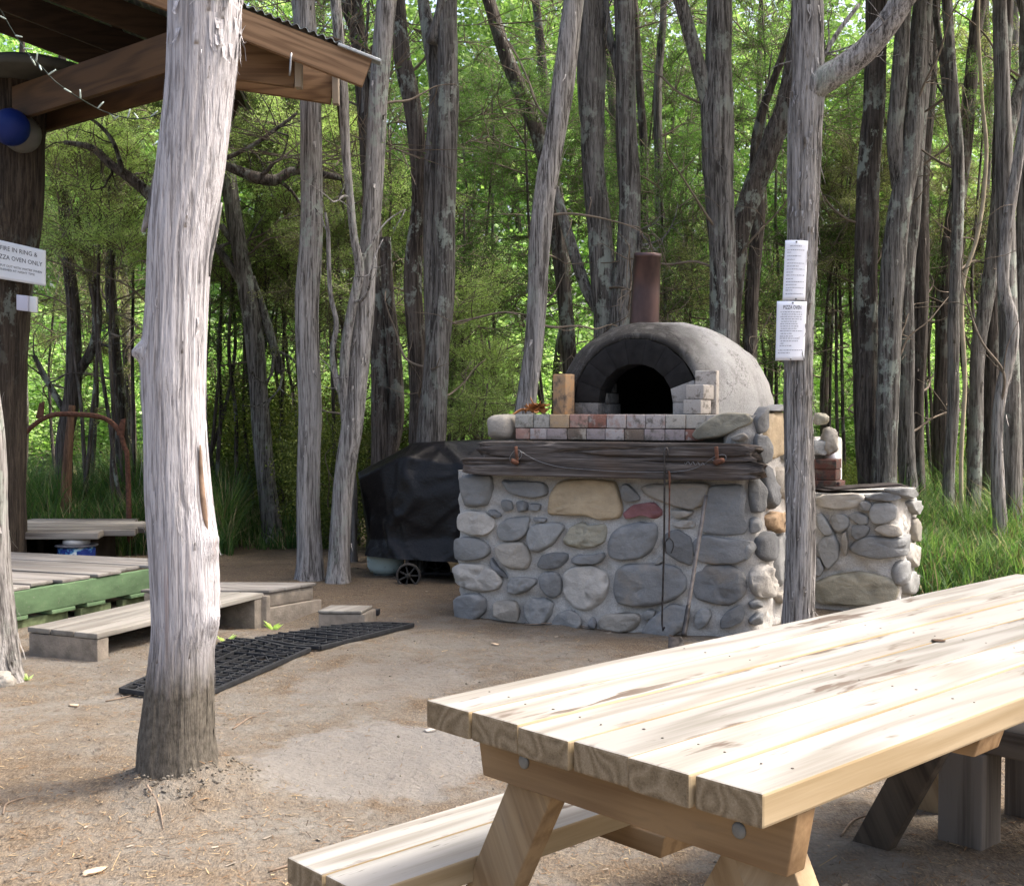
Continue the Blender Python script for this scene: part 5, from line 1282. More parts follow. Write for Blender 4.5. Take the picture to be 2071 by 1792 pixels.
def leg(al, la0, la1, z1, name='leg', w=0.102, t=0.047):
    a, b = tp(al, la0, -0.02), tp(al, la1, z1)
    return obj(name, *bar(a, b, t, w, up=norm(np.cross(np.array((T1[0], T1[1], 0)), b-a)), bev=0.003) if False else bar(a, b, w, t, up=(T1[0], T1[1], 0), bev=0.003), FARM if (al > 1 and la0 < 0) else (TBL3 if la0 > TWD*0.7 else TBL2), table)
LW = TWD
leg(0.167, -0.195, 0.183, zt-0.001); leg(0.167, LW+0.20, LW-0.150, zt-0.001)
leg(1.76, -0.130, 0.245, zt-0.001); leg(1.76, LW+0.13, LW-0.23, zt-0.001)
obj('brace', *bar(tp(0.30, LW*0.36, 0.10), tp(0.46, LW*0.72, zt-0.01), 0.09, 0.045, up=(T1[0], T1[1], 0), bev=0.003), TBL2, table)
BOLT = m_plain('zinc_bolt', (0.20, 0.205, 0.20), 0.6, 0.4, 0.15, 40, 0.1)
for px_, py_ in ((1057, 1541), (1492, 1680)):
    d = ray(px_, py_); o2 = EYE[:2]-LC[:2]; t = (0.095-0.004 - o2.dot(T1))/d[:2].dot(T1); p = EYE+d*t
    V, F = lathe([(0.0125, 0), (0.0125, 0.002), (0.010, 0.004), (0.004, 0.005), (0.0005, 0.005)], 20)
    V = np.array([p + np.array((T2[0], T2[1], 0))*v[0] + np.array((0, 0, 1))*v[1] - np.array((T1[0], T1[1], 0))*(v[2]-0.004) for v in V])
    obj('bolt_head', V, F, BOLT, table)
nm = []
for al in (0.125, 0.71, 1.25):
    for q in range(nb):
        for e in (0.28, 0.72):
            p = tp(al+0.008*rng.standard_normal(), q*(bw_+gap)+bw_*(e+0.03*rng.standard_normal()), TZ+0.0006+0.0012*max(0, math.sin(q*1.9)))
            nm.append(lathe([(0.0001, 0.0), (0.0018+0.0014*rng.random(), 0.0), (0.0016, 0.0007), (0.0001, 0.0008)], 8, p))
obj('nail_heads', *join(nm), m_plain('nail_dark', (0.07, 0.055, 0.045), 0.6, 0.4, 0.3, 60, 0), table)
# dark open knot in the fourth board
kp = G(1898, 1296, TZ)
obj('knot', *lathe([(0.0001, 0.0), (0.016, 0.0), (0.013, 0.0006), (0.0001, 0.0008)], 14, kp+np.array((0, 0, 0.0017))), m_plain('knot_hole', (0.055, 0.032, 0.02), 0.9, 0, 0.6, 150, 0.5), table)
# its bench on the left side
BH = 0.415
bl0 = G(580, 1733, BH); rel = bl0[:2]-LC[:2]; bal, bla = float(rel.dot(T1)), float(rel.dot(T2))
bench = thing('bench', 'pale two board pine bench along the left side of the picnic table', 'bench', (*TB(bal+1.2, bla+0.12), 0))
for q in range(2): board(bal+0.004*q, bal+2.42, bla+q*0.124, bla+q*0.124+0.119, BH-0.05, BH, [TBL, ENDG, SIDG], bench, 'seat_board')
for al in (0.60, 1.7): obj('bearer', *hexa([tp(al, bla+0.02, BH-0.098), tp(al+0.14, bla+0.02, BH-0.098), tp(al+0.14, bla+0.33, BH-0.098), tp(al, bla+0.33, BH-0.098), tp(al, bla+0.005, BH-0.0505), tp(al+0.14, bla+0.005, BH-0.0505), tp(al+0.14, bla+0.34, BH-0.0505), tp(al, bla+0.34, BH-0.0505)], 0.003), TBS, bench)
for al in (-0.03, 2.2):
    obj('leg', *bar(tp(al, bla+0.12, -0.02), tp(al, bla+0.12, BH-0.0985), 0.10, 0.05, up=(T1[0], T1[1], 0)), TBL2, bench)
# low dark weathered bench behind the table
wb0 = G(1985, 1728); ob = thing('weathered_bench', 'low dark weathered bench on thick posts beyond the picnic table', 'bench', wb0)
OLDK = m_wood('weathered_dark', (0.15, 0.125, 0.10), (0.06, 0.048, 0.038), (T2[0], T2[1], 0), 0.6, 0.9, 0.2, 0.6)
OLDP = m_wood('weathered_post', (0.20, 0.175, 0.15), (0.09, 0.075, 0.062), (0, 0, 1), 0.6, 0.9, 0.2, 0.6)
w2 = lambda a, l, z: np.array((wb0[0]+T1[0]*a+T2[0]*l, wb0[1]+T1[1]*a+T2[1]*l, z))
def wbx(a0, a1, l0, l1, z0, z1): return hexa([w2(a0, l0, z0), w2(a1, l0, z0), w2(a1, l1, z0), w2(a0, l1, z0), w2(a0, l0, z1), w2(a1, l0, z1), w2(a1, l1, z1), w2(a0, l1, z1)][0:1]+[w2(a0, l1, z0), w2(a1, l1, z0), w2(a1, l0, z0), w2(a0, l0, z1), w2(a0, l1, z1), w2(a1, l1, z1), w2(a1, l0, z1)], 0.006)
obj('post', *wbx(0.0, 0.125, -0.135, 0.0, -0.03, 0.285), OLDP, ob)
obj('post', *wbx(0.36, 0.47, -0.10, 0.02, -0.03, 0.285), OLDP, ob)
obj('post', *wbx(0.0, 0.125, 0.75, 0.88, -0.03, 0.285), OLDP, ob)
obj('seat', *join([wbx(0.02, 0.17, -0.03, 1.1, 0.287, 0.365), wbx(0.18, 0.32, -0.05, 1.1, 0.287, 0.362), wbx(0.33, 0.47, -0.02, 1.1, 0.287, 0.366)]), OLDK, ob)
# ------------------------------------------------------------------ foliage builders
def leaf_quads(c, d, L, w, rg):
    """diamond leaves at c pointing along d"""
    n = len(c); d = d/np.maximum(np.linalg.norm(d, axis=1)[:, None], 1e-9)
    s = np.cross(d, rg.standard_normal((n, 3))); s /= np.maximum(np.linalg.norm(s, axis=1)[:, None], 1e-9)
    L = np.asarray(L)[:, None]; w = np.asarray(w)[:, None]
    u = np.cross(s, d)*0.12*L
    V = np.stack([c, c+d*L*0.45+s*w*0.5+u, c+d*L, c+d*L*0.45-s*w*0.5+u], 1).reshape(-1, 3)
    return V, np.arange(n*4).reshape(n, 4)
def prisms(a, b, r0, r1):
    """thin three sided twigs"""
    n = len(a); d = b-a; d /= np.maximum(np.linalg.norm(d, axis=1)[:, None], 1e-9)
    s = np.cross(d, np.array((0.3, 0.9, 0.2))); s /= np.maximum(np.linalg.norm(s, axis=1)[:, None], 1e-9); u = np.cross(d, s)
    V = []
    for p, r in ((a, r0), (b, r1)):
        for q in range(3):
            t = q*2*np.pi/3; V.append(p+(s*math.cos(t)+u*math.sin(t))*r)
    V = np.stack(V, 1).reshape(-1, 3)
    o = np.arange(n)[:, None]*6
    F = np.concatenate([o+np.array(f) for f in ((0, 1, 4, 3), (1, 2, 5, 4), (2, 0, 3, 5))])
    return V, F
def fine_crown(seed, sprays, R, cz, per=420, L=0.026, w=0.0075, spray=0.34, flat=0.55, shell=0.5, droop=0.0, mats=None, twigs=True):
    rg = np.random.default_rng(seed)
    p = rg.standard_normal((sprays, 3)); p /= np.linalg.norm(p, axis=1)[:, None]; p *= (rg.random(sprays)[:, None])**shell
    out = p.copy(); p = p*np.asarray(R) + np.array((0, 0, cz))
    C = []; D = []; ta = []; tb_ = []
    for k in range(sprays):
        d = norm(out[k]*np.array((1, 1, 0.3)) + np.array((0, 0, 0.35-droop)) + 0.4*rg.standard_normal(3))
        nbr = 9; sz = spray*(0.6+0.8*rg.random())
        ta.append(p[k]-d*sz*1.1); tb_.append(p[k]+d*sz*0.2)
        for b in range(nbr):
            bd_ = norm(d+0.75*rg.standard_normal(3)*np.array((1, 1, flat)))
            o = p[k]+d*sz*(rg.random()-0.6)*0.8
            m = per//nbr; t = rg.random(m)**0.8
            c = o + bd_*sz*t[:, None] + np.array((0, 0, -droop*0.25))*(t[:, None]**2)*sz + 0.028*rg.standard_normal((m, 3))*(0.4+t[:, None])
            C.append(c); D.append(bd_*0.8+0.8*rg.standard_normal((m, 3)))
            ta.append(o); tb_.append(o+bd_*sz*0.9)
    C = np.concatenate(C); D = np.concatenate(D); n = len(C)
    V, F = leaf_quads(C, D, L*(0.6+0.8*rg.random(n)), w*(0.7+0.6*rg.random(n)), rg)
    mi = np.zeros(len(F), int)
    if twigs:
        tv, tf = prisms(np.array(ta), np.array(tb_), 0.006, 0.002)
        F = np.concatenate([F, tf+len(V)]); V = np.concatenate([V, tv]); mi = np.concatenate([mi, np.ones(len(tf), int)])
    return V, F, mi
def crown_mesh(name, leaf, *a, **k):
    V, F, mi = fine_crown(*a, **k)
    return mesh(name, V, F, None, False, [leaf, M['twig']], mi)
TOP = [crown_mesh('crown', M['leaf_dark'], 100+q, 46, (1.15, 1.15, 1.5), 0, per=26, L=0.05, w=0.014, spray=0.5) for q in range(3)]
SAP = [crown_mesh('crown', M['leaf_dark'], 200+q, 40, (0.85, 0.85, 1.25), 0, per=500) for q in range(3)]
SAPO = [crown_mesh('crown', M['leaf_olive'], 300+q, 34, (0.85, 0.85, 1.1), 0, per=560, droop=0.3) for q in range(2)]
SAPL = [crown_mesh('crown', M['leaf_lime'], 400+q, 22, (0.60, 0.55, 0.50), 0, per=620, spray=0.30, flat=0.4) for q in range(2)]

def broad_crown(seed, n, R, cz, L=0.085):
    rg = np.random.default_rng(seed)
    k = 90; cc = rg.standard_normal((k, 3)); cc /= np.linalg.norm(cc, axis=1)[:, None]; cc *= rg.random(k)[:, None]**0.4; cc = cc*np.asarray(R)
    which = rg.integers(0, k, n)
    c = cc[which] + 0.26*rg.standard_normal((n, 3))*np.array((1, 1, 0.55)) + np.array((0, 0, cz))
    d = rg.standard_normal((n, 3))*np.array((1, 1, 0.5)) + np.array((0, 0, -0.2))
    l = L*(0.6+0.7*rg.random(n))
    return leaf_quads(c, d, l, l*0.72, rg)
BRO = [mesh('crown', *broad_crown(500+q, 8000, (1.6, 1.4, 2.6), 0), M['leaf_broad'], False) for q in range(3)]
def shrub_mesh(seed, n, R, leaf, L):
    rg = np.random.default_rng(seed); k = 60
    cc = rg.standard_normal((k, 3)); cc /= np.linalg.norm(cc, axis=1)[:, None]; cc *= rg.random(k)[:, None]**0.45; cc = cc*np.asarray(R)
    c = cc[rg.integers(0, k, n)] + 0.10*rg.standard_normal((n, 3)) + np.array((0, 0, R[2]*0.95)); c[:, 2] = np.abs(c[:, 2])
    l = L*(0.6+0.8*rg.random(n))
    return mesh('foliage', *leaf_quads(c, rg.standard_normal((n, 3)), l, l*0.62, rg), leaf, False)
SHR = [shrub_mesh(600+q, 15000, (0.62, 0.5, 0.75), M['leaf_shrub'], 0.026) for q in range(3)]

# ------------------------------------------------------------------ trees
def flakes(c, r, n, Lr, wr, lift, rg, a0=None):
    """peeling strips of bark standing off a trunk; c,r sampled along it"""
    parts_V = []; parts_F = []; m = 0
    d = np.gradient(c, axis=0); step = np.linalg.norm(np.diff(c, axis=0), axis=1).mean()
    for k in range(n):
        L = Lr[0]+(Lr[1]-Lr[0])*rg.random()**2; w = wr[0]+(wr[1]-wr[0])*rg.random(); lf = lift*rg.random()**1.5
        i1 = rg.integers(int(L/step)+1, len(c)) if len(c) > int(L/step)+2 else len(c)-1
        a = rg.random()*2*np.pi if a0 is None else a0+rg.standard_normal()*0.9
        q = []
        flip = rg.random() < 0.3
        for e in range(5):
            t = e/4; i = max(0, i1-int(t*L/step)); i = min(i, len(c)-1)
            tt = t if not flip else 1-t
            rr = r[i]*1.0+0.001+lf*tt**2
            aw = w/max(r[i], 0.01)/2*(1-0.75*(t if not flip else 1-t)**2)
            drift = 0.15*tt*tt*np.sign(rg.standard_normal()) if e == 4 else 0
            for sgn in (-1, 1):
                an = a+sgn*aw+drift
                q.append(c[i]+rr*np.array((math.cos(an), math.sin(an), 0)))
        q = np.array(q); parts_V.append(q); parts_F += [(m+2*e, m+2*e+1, m+2*e+3, m+2*e+2) for e in range(4)]; m += 10
    return np.concatenate(parts_V), parts_F
def trunk_px(pts, Y, step=0.05, lean=0.0, base_z=None):
    """(x, y, width) in the picture, foot first -> centre line and radii in metres; grows on above the frame"""
    c = np.array([P(x, y, Y + lean*k/max(1, len(pts)-1)) for k, (x, y, w) in enumerate(pts)])
    r = np.array([w/2*Y/FPX for x, y, w in pts])
    g = gz(c[0][0], c[0][1]) - 0.06
    if c[0][2] > g:
        dn = c[0]-c[1]; dn = dn/abs(dn[2]) if abs(dn[2]) > 0.05 else np.array((0, 0, -1.0))
        b = c[0]+dn*np.array((0.35, 0.35, 1))*(c[0][2]-g); c = np.vstack([b, c]); r = np.concatenate([[r[0]*1.12], r])
    return c, r
def grow_on(c, r, ztop, rg):
    d = norm(c[-1]-c[-2]); d = norm(d*np.array((0.6, 0.6, 1)))
    h = ztop-c[-1][2]
    if h < 0.2: return c, r
    for k in (0.35, 0.7, 1.0):
        q = c[-1] + np.array((d[0]*0.4*h*0.33+0.06*rg.standard_normal(), d[1]*0.4*h*0.33+0.06*rg.standard_normal(), h*0.34))
        c = np.vstack([c, q]); r = np.concatenate([r, [max(0.012, r[-1]*0.72)]])
    return c, r
def twig_branch(o, d, L, r, rg, n=5, droop=0.15):
    """a bare side branch with finer twigs"""
    pts = [o]; dd = np.asarray(d, float)
    for k in range(5):
        dd = norm(dd+0.28*rg.standard_normal(3)+np.array((0, 0, 0.05))); pts.append(pts[-1]+dd*L/5)
    pts = np.array(pts); rr = np.linspace(r, r*0.25, 6)
    parts = [tube(pts, rr, 6, 0.06)]
    for k in range(n):
        i = rg.integers(1, 6); dd2 = norm(pts[i]-pts[i-1]+0.9*rg.standard_normal(3)); l2 = L*(0.2+0.3*rg.random())
        q = [pts[i]]
        for e in range(3): dd2 = norm(dd2+0.35*rg.standard_normal(3)+np.array((0, 0, -droop))); q.append(q[-1]+dd2*l2/3)
        parts.append(tube(q, np.linspace(r*0.4, r*0.12, 4), 4, 0.08))
    return join(parts)
def tree(label, Y, bark, pts, ztop=6.6, seg=20, rough=0.10, fl=0, branches=(), nbr=3, cat='tree', group=None, crown=True, name='tree', lean=0.0, flk=None, flare=0.25, rg=None, crown_src=None, twmat='twig'):
    rg = rg or np.random.default_rng(abs(hash((round(pts[0][0]), round(pts[0][1]), round(Y*10)))) % 99991)
    c, r = trunk_px(pts, Y, lean=lean)
    nvis = len(c)
    c2, r2 = grow_on(c, r, ztop, rg)
    t = thing(name, label, cat, (c[0][0], c[0][1], c[0][2]+0.06), group)
    sd = rg.random()*50
    Vt, Ft = tube(c2, r2, seg, 0.055, rough, 2.2, 1.5, sd, flare, fine=rough*0.55, wob=0.016)
    parts = [(Vt, Ft)]
    if fl:
        q = spline(np.column_stack([c, r]), 0.03); k = flk or ((0.05, 0.20), (0.006, 0.020), 0.035); fl = int(fl*1.5)
        parts.append(flakes(q[:, :3], q[:, 3]*1.02, fl, k[0], k[1], k[2], rg))
    obj('trunk', *join(parts), M[bark] if isinstance(bark, str) else bark, t)
    for b in branches:                                             # limbs drawn by hand: list of (x, y, width), first point on the trunk
        dY = 0.0
        bc = np.array([P(x, y, Y+lean*0.5 + (0.035*k if len(b) > 2 else 0)*((-1)**len(b))) for k, (x, y, w) in enumerate(b)]); br = np.array([w/2*Y/FPX for x, y, w in b])
        if b[-1][1] <= 0: bc, br = grow_on(bc, br, bc[-1][2]+1.2, rg)
        pb = [tube(bc, br, 12, 0.05, rough, 2.2, 1.0, sd+b[0][0], 0, fine=rough*0.5, wob=0.008)]
        if b[0][2] < 26:
            for k in range(4):
                i = rg.integers(1, len(bc)); dd = norm((bc[i]-bc[i-1])+0.8*np.linalg.norm(bc[i]-bc[i-1])*rg.standard_normal(3))
                pb.append(twig_branch(bc[i], dd, 0.35+0.4*rg.random(), br[i]*0.4, rg, 3))
        elif fl:
            q = spline(np.column_stack([bc, br]), 0.03); pb.append(flakes(q[:, :3], q[:, 3]*1.02, fl//4, (0.04, 0.12), (0.004, 0.012), 0.03, rg))
        obj('branch', *join(pb), M[bark] if isinstance(bark, str) else bark, t)
    q = spline(np.column_stack([c2, r2]), 0.05)
    for k in range(nbr):
        z = 1.0+3.2*rg.random(); i = int(np.argmin(np.abs(q[:, 2]-z))); a = rg.random()*2*np.pi
        d = np.array((math.cos(a), math.sin(a)*0.6+0.25, 0.15+0.5*rg.random()))
        obj('branch', *twig_branch(q[i, :3], norm(d), 0.5+0.9*rg.random(), min(q[i, 3]*0.35, 0.012), rg, 6), M[twmat], t)
    if crown:
        me = (crown_src or TOP)[rg.integers(0, len(crown_src or TOP))]
        link_mesh('crown', me, t, tuple(c2[-1]-np.array(t.location)+np.array((0, 0, -0.2))), rg.random()*6.28, (1, 1, 1))
    return t, c, r

# the big pale trunk in front
edges = [(1640, 262, 458), (1590, 274, 448), (1500, 281, 434), (1450, 288, 432), (1320, 303, 432), (1260, 307, 441), (1200, 305, 441), (1090, 300, 438), (1000, 293, 427), (870, 290, 416), (750, 286, 415), (600, 296, 420), (480, 301, 430), (330, 318, 455), (200, 334, 470), (100, 340, 482), (0, 343, 488), (-120, 346, 494)]
YA = 3.94
c = np.array([P((l+r)/2, y, YA) for y, l, r in edges]); r_ = np.array([(r-l)/2*YA/FPX for y, l, r in edges])
gb_ = gz(c[0][0], YA)
big = thing('big_tree', 'big pale grey trunk with peeling bark standing in the left foreground', 'tree', (c[0][0], YA, gb_))
rgA = np.random.default_rng(5)
c2, r2 = np.vstack([c[0]-np.array((0.0, 0, 0.12)), c]), np.concatenate([[r_[0]*1.12], r_])
c2, r2 = grow_on(c2, r2, 6.2, rgA)
V, F = tube(c2, r2*0.99, 150, 0.016, 0.016, 2.4, 0.7, 3.0, 0.30, fine=0.008)
for (px_, py_, rr, am, off) in ((428, 1100, 0.06, 0.020, 0.05), (438, 1258, 0.05, 0.020, 0.06), (288, 712, 0.045, 0.026, -0.06), (425, 1190, 0.10, 0.008, 0.03)):
    k = P(px_, py_, YA-0.04); d2 = np.sum((V-k)**2, axis=1); g = np.exp(-d2/(rr*rr*0.5))
    ax = np.array([np.interp(V[:, 2], c2[:, 2], c2[:, q]) for q in (0, 1)]).T
    n = np.column_stack([V[:, :2]-ax, np.zeros(len(V))]); n /= np.maximum(np.linalg.norm(n, axis=1)[:, None], 1e-9)
    V = V + n*(am*g*(1+0.5*vnoise(V*40)))[:, None]
# vertical ridges of shredding bark
ax = np.array([np.interp(V[:, 2], c2[:, 2], c2[:, q]) for q in (0, 1)]).T
an = np.arctan2(V[:, 1]-ax[:, 1], V[:, 0]-ax[:, 0])
rid = np.abs(vnoise(np.stack([np.cos(an)*9, np.sin(an)*9, V[:, 2]*2.6], -1))); rid2 = vnoise(np.stack([np.cos(an)*26, np.sin(an)*26, V[:, 2]*5], -1))
n = np.column_stack([V[:, :2]-ax, np.zeros(len(V))]); n /= np.maximum(np.linalg.norm(n, axis=1)[:, None], 1e-9)
V = V + n*(-0.004*np.clip(1-rid*7, 0, 1)+0.0010*rid2)[:, None]
q = spline(np.column_stack([c, r_]), 0.02)
fk1 = flakes(q[:, :3], q[:, 3]*1.0, 150, (0.05, 0.26), (0.003, 0.011), 0.016, rgA)
qt = q[q[:, 2] > 2.35]; fk2 = flakes(qt[:, :3], qt[:, 3]*1.0, 60, (0.05, 0.16), (0.008, 0.022), 0.030, rgA, -0.9)
obj('trunk', *join([(V, F), fk1, fk2]), M['pale'], big)
for pp_, rr_, dy_ in ((((329, 300), (322, 345), (311, 400), (300, 440), (288, 470)), [0.006, 0.013, 0.015, 0.013, 0.006], 0.02), (((448, 410), (437, 470), (427, 520), (424, 560)), [0.004, 0.007, 0.006, 0.003], 0.03)):
    obj('loose_bark', *tube([P(x, y, YA-dy_) for x, y in pp_], rr_, 8, 0.02, 0.3, seed=rr_[1]*900), M['pale2'], big)
obj('bare_groove', *tube([P(x, y, YA-0.053) for x, y in ((405, 900), (407, 980), (413, 1040), (419, 1075))], [0.003, 0.010, 0.011, 0.004], 8, 0.02, 0.2, seed=8), m_plain('inner_bark', (0.21, 0.14, 0.095), 0.85, 0, 0.4, 20, 0.4), big)
link_mesh('crown', TOP[0], big, tuple(c2[-1]-np.array(big.location)), 0.3)

tree('pale trunk cut off by the left edge, in front of the green pallet', 5.6, 'pale2', [(-8, 1372, 106), (-14, 1290, 96), (-24, 1150, 92), (-32, 1000, 88), (-44, 850, 86), (-64, 700, 84), (-110, 450, 80), (-160, 200, 76)], fl=40, nbr=0, seg=30, rough=0.05, ztop=5.5)
# the trunk that carries the notices
LD = 'shaggy pale trunk carrying two paper notices, with one thick limb forking to the right'
tD, cD, rD = tree(LD, 6.3, 'pale2', [(1614, 1316, 70), (1614, 1250, 62), (1617, 1100, 58), (1617, 950, 58), (1615, 800, 58), (1617, 640, 58), (1622, 500, 60), (1625, 400, 64), (1627, 300, 66), (1629, 230, 68), (1634, 170, 66), (1632, 100, 62), (1631, 0, 60), (1630, -60, 58)],
     fl=520, seg=44, rough=0.05, nbr=0, ztop=5.6, flk=((0.04, 0.20), (0.003, 0.013), 0.035),
     branches=[[(1626, 215, 40), (1655, 172, 58), (1700, 143, 54), (1750, 103, 50), (1790, 55, 48), (1822, 5, 46), (1845, -50, 44)], [(1640, 150, 14), (1668, 110, 10), (1700, 60, 9), (1740, 10, 8)]])
# two paper notices
YN = 6.3-0.098
def paper(name, q, lab, crease):
    q = [P(x, y, YN+dy) for x, y, dy in q]
    VV, FF, n_, f_ = plate(name, q, 0.0008, PAPER, None, 0.016, crease=crease)
    t = thing(name, lab, 'notice', q[0]); obj('sheet', VV, FF, m_plain('notice_paper', (0.78, 0.80, 0.86), 0.6, 0, 0.02, 3, 0.0), t)
    return t, f_, n_
def scribble(t, f_, n_, rows, x0, hgt, seed, name='lettering'):
    rg = np.random.default_rng(seed); parts = []
    for v0, x1, xs in rows:
        u = xs
        while u < x1:
            L = 0.03+0.07*rg.random(); e = min(x1, u+L)
            a = u
            while a < e:                                            # letter sized strokes
                w = 0.010+0.006*rg.random(); h = hgt*(0.55+0.45*rg.random()); b = min(e, a+w)
                qv = np.array([f_(a, v0)+n_*0.0014, f_(b, v0)+n_*0.0014, f_(b, v0+h)+n_*0.0014, f_(a, v0+h)+n_*0.0014]); parts.append((qv, [(0, 1, 2, 3)])); a = b+0.005
            u = e+0.022
    obj(name, *join(parts), m_plain('faded_ink', (0.20, 0.20, 0.24), 0.7, 0, 0.05, 5, 0), t, smooth=False)
n1, f1, nn1 = paper('paper_notice', [(1584, 607.5, 0), (1630, 607.5, 0), (1636, 487, 0), (1589.7, 485.6, 0)], 'tall white paper notice pinned on the trunk, the upper of the two', 0.010)
scribble(n1, f1, nn1, [(0.895, 0.72, 0.20)], 0, 0.020, 1, 'heading')
scribble(n1, f1, nn1, [(v, 0.25+0.6*w, 0.10) for v, w in ((0.83, 1.0), (0.79, 0.0), (0.73, 0.75), (0.67, 0.25), (0.61, 1.0), (0.56, 0.6), (0.51, 1.05), (0.46, 0.2), (0.41, 1.05), (0.35, 0.2), (0.30, 1.05), (0.25, 0.5), (0.20, 1.05), (0.16, 0.2), (0.10, 1.0))], 0, 0.016, 2)
n2, f2, nn2 = paper('paper_notice', [(1569.4, 729.4, 0), (1628, 728.6, 0), (1633.6, 610, 0), (1572.6, 609, 0)], 'white paper notice headed PIZZA OVEN pinned on the trunk below the other', 0.012)
text('heading', 'PIZZA OVEN', n2, f2, nn2, 0.50, 0.865, 1, 0.092, 'CENTER', width=0.60)
scribble(n2, f2, nn2, [(v, x1, x0) for v, x1, x0 in ((0.81, 0.84, 0.12), (0.77, 0.84, 0.16), (0.73, 0.82, 0.12), (0.69, 0.84, 0.15), (0.65, 0.66, 0.15), (0.61, 0.70, 0.12), (0.57, 0.72, 0.12), (0.53, 0.66, 0.14), (0.49, 0.88, 0.12), (0.445, 0.50, 0.14), (0.40, 0.56, 0.12), (0.365, 0.78, 0.12), (0.32, 0.73, 0.14), (0.28, 0.26, 0.14), (0.24, 0.50, 0.12), (0.165, 0.95, 0.07), (0.12, 0.46, 0.07))], 0, 0.017, 3)
for t, f_, n_, pos in ((n1, f1, nn1, ((0.45, 0.97), (0.55, 0.02))), (n2, f2, nn2, ((0.5, 0.97), (0.5, 0.02)))):
    for u, v in pos: obj('pin', *blob(f_(u, v)+n_*0.002, (0.005, 0.004, 0.005), 1.0, 1, 0, 10), BOLT if 'BOLT' in globals() else M['twig'], t)

# trees behind the clearing: (label, distance, bark, points foot -> top)
tree('straight pale bare trunk that passes behind the right end of the shelter roof', 8.85, 'pale2', [(626, 1176, 58), (628, 1100, 50), (625, 900, 46), (625, 700, 46), (624, 590, 48), (628, 500, 46), (632, 400, 44), (632, 300, 43), (629, 210, 41), (622, 100, 44), (614, 0, 46), (610, -60, 46)], fl=40, seg=26, rough=0.04, nbr=1)
tree('pale trunk leaning right above the barbecue cover, with a thin crooked second stem', 8.75, 'pale2', [(688, 1180, 46), (692, 1080, 42), (700, 950, 42), (712, 860, 44), (724, 740, 44), (738, 620, 40), (750, 480, 37), (756, 350, 38), (764, 200, 38), (780, 0, 40), (785, -60, 40)], fl=50, seg=26, rough=0.04, nbr=1,
     branches=[[(704, 890, 20), (697, 800, 20), (700, 700, 20), (714, 610, 19), (726, 545, 19), (715, 480, 16), (707, 400, 16), (698, 300, 18), (692, 180, 20), (684, 60, 20), (678, -30, 20)], [(700, 860, 13), (690, 800, 12), (671, 720, 11), (680, 655, 10), (668, 590, 9), (664, 470, 8), (658, 430, 5)]])
tree('slanting lichen spotted trunk just right of the big pale trunk', 11.4, 'grey', [(552, 1097, 42), (541, 1000, 37), (530, 850, 37), (516, 700, 36), (500, 600, 36), (486, 510, 33), (465, 380, 30), (452, 250, 28), (440, 100, 26), (430, -40, 25)], fl=30,
     branches=[[(503, 600, 18), (470, 545, 17), (440, 505, 16), (405, 470, 14)], [(500, 520, 14), (470, 490, 13), (445, 455, 12)], [(508, 560, 15), (535, 640, 17), (556, 710, 18), (570, 755, 17)]])
tree('dark bent branch reaching left behind the big pale trunk from a hidden stem', 10.4, 'brown', [(352, 1150, 34), (352, 900, 32), (350, 700, 30), (345, 500, 28), (330, 420, 26)], ztop=3.4, crown=False, nbr=0, cat='tree',
     branches=[[(335, 430, 24), (300, 393, 22), (262, 360, 20), (225, 335, 18), (185, 300, 14), (130, 288, 8)], [(250, 352, 10), (230, 290, 9), (195, 250, 7), (150, 225, 5)], [(340, 420, 22), (420, 335, 14), (520, 360, 24), (560, 364, 22), (600, 345, 18), (690, 360, 13)], [(420, 335, 10), (500, 300, 9), (560, 260, 8), (600, 230, 6)]])
tree('brown shaggy double trunk standing close behind the leaning pale one', 9.9, 'brown', [(775, 1010, 44), (772, 900, 40), (768, 760, 36), (764, 620, 34), (752, 480, 34), (745, 350, 36), (738, 230, 34), (728, 100, 30), (716, -20, 28)], fl=40,
     branches=[[(775, 960, 34), (800, 850, 32), (798, 720, 30), (785, 600, 26), (778, 480, 22)], [(748, 330, 20), (772, 240, 19), (745, 130, 18), (712, 60, 16), (690, -20, 15)]])
tree('dark slender trunk, left of the pair above the barbecue cover', 9.6, 'brown', [(852, 1010, 50), (848, 890, 44), (846, 760, 38), (838, 640, 36), (838, 500, 36), (846, 400, 33), (844, 300, 33), (832, 200, 34), (814, 110, 33), (802, 0, 28), (796, -60, 26)], fl=40)
tree('tall grey trunk with a forked shoulder, right one of the pair above the barbecue cover', 9.3, 'grey', [(868, 1010, 62), (874, 890, 56), (884, 750, 48), (894, 620, 44), (898, 480, 43), (903, 340, 42), (908, 180, 40), (909, 0, 38), (909, -60, 38)], fl=60,
     branches=[[(880, 760, 34), (872, 620, 32), (872, 480, 32), (876, 330, 32), (884, 200, 32), (872, 90, 34), (858, 20, 26), (850, -40, 22)], [(872, 90, 22), (890, 30, 20), (900, -30, 18)]])
tree('pale curving trunk leaning right, rising behind the bark kindling', 8.7, 'pale2', [(1040, 1010, 50), (1050, 920, 46), (1064, 830, 42), (1076, 720, 40), (1088, 580, 40), (1094, 490, 43), (1106, 370, 45), (1128, 255, 42), (1146, 140, 43), (1160, 10, 40), (1166, -60, 38)], fl=50, seg=24)
tree('dark trunk leaning left above the oven, half lost in foliage', 11.2, 'brown', [(1160, 1000, 28), (1150, 700, 28), (1120, 420, 30), (1092, 290, 30), (1060, 205, 30), (1020, 110, 28), (992, 20, 26), (975, -50, 24)], fl=20)
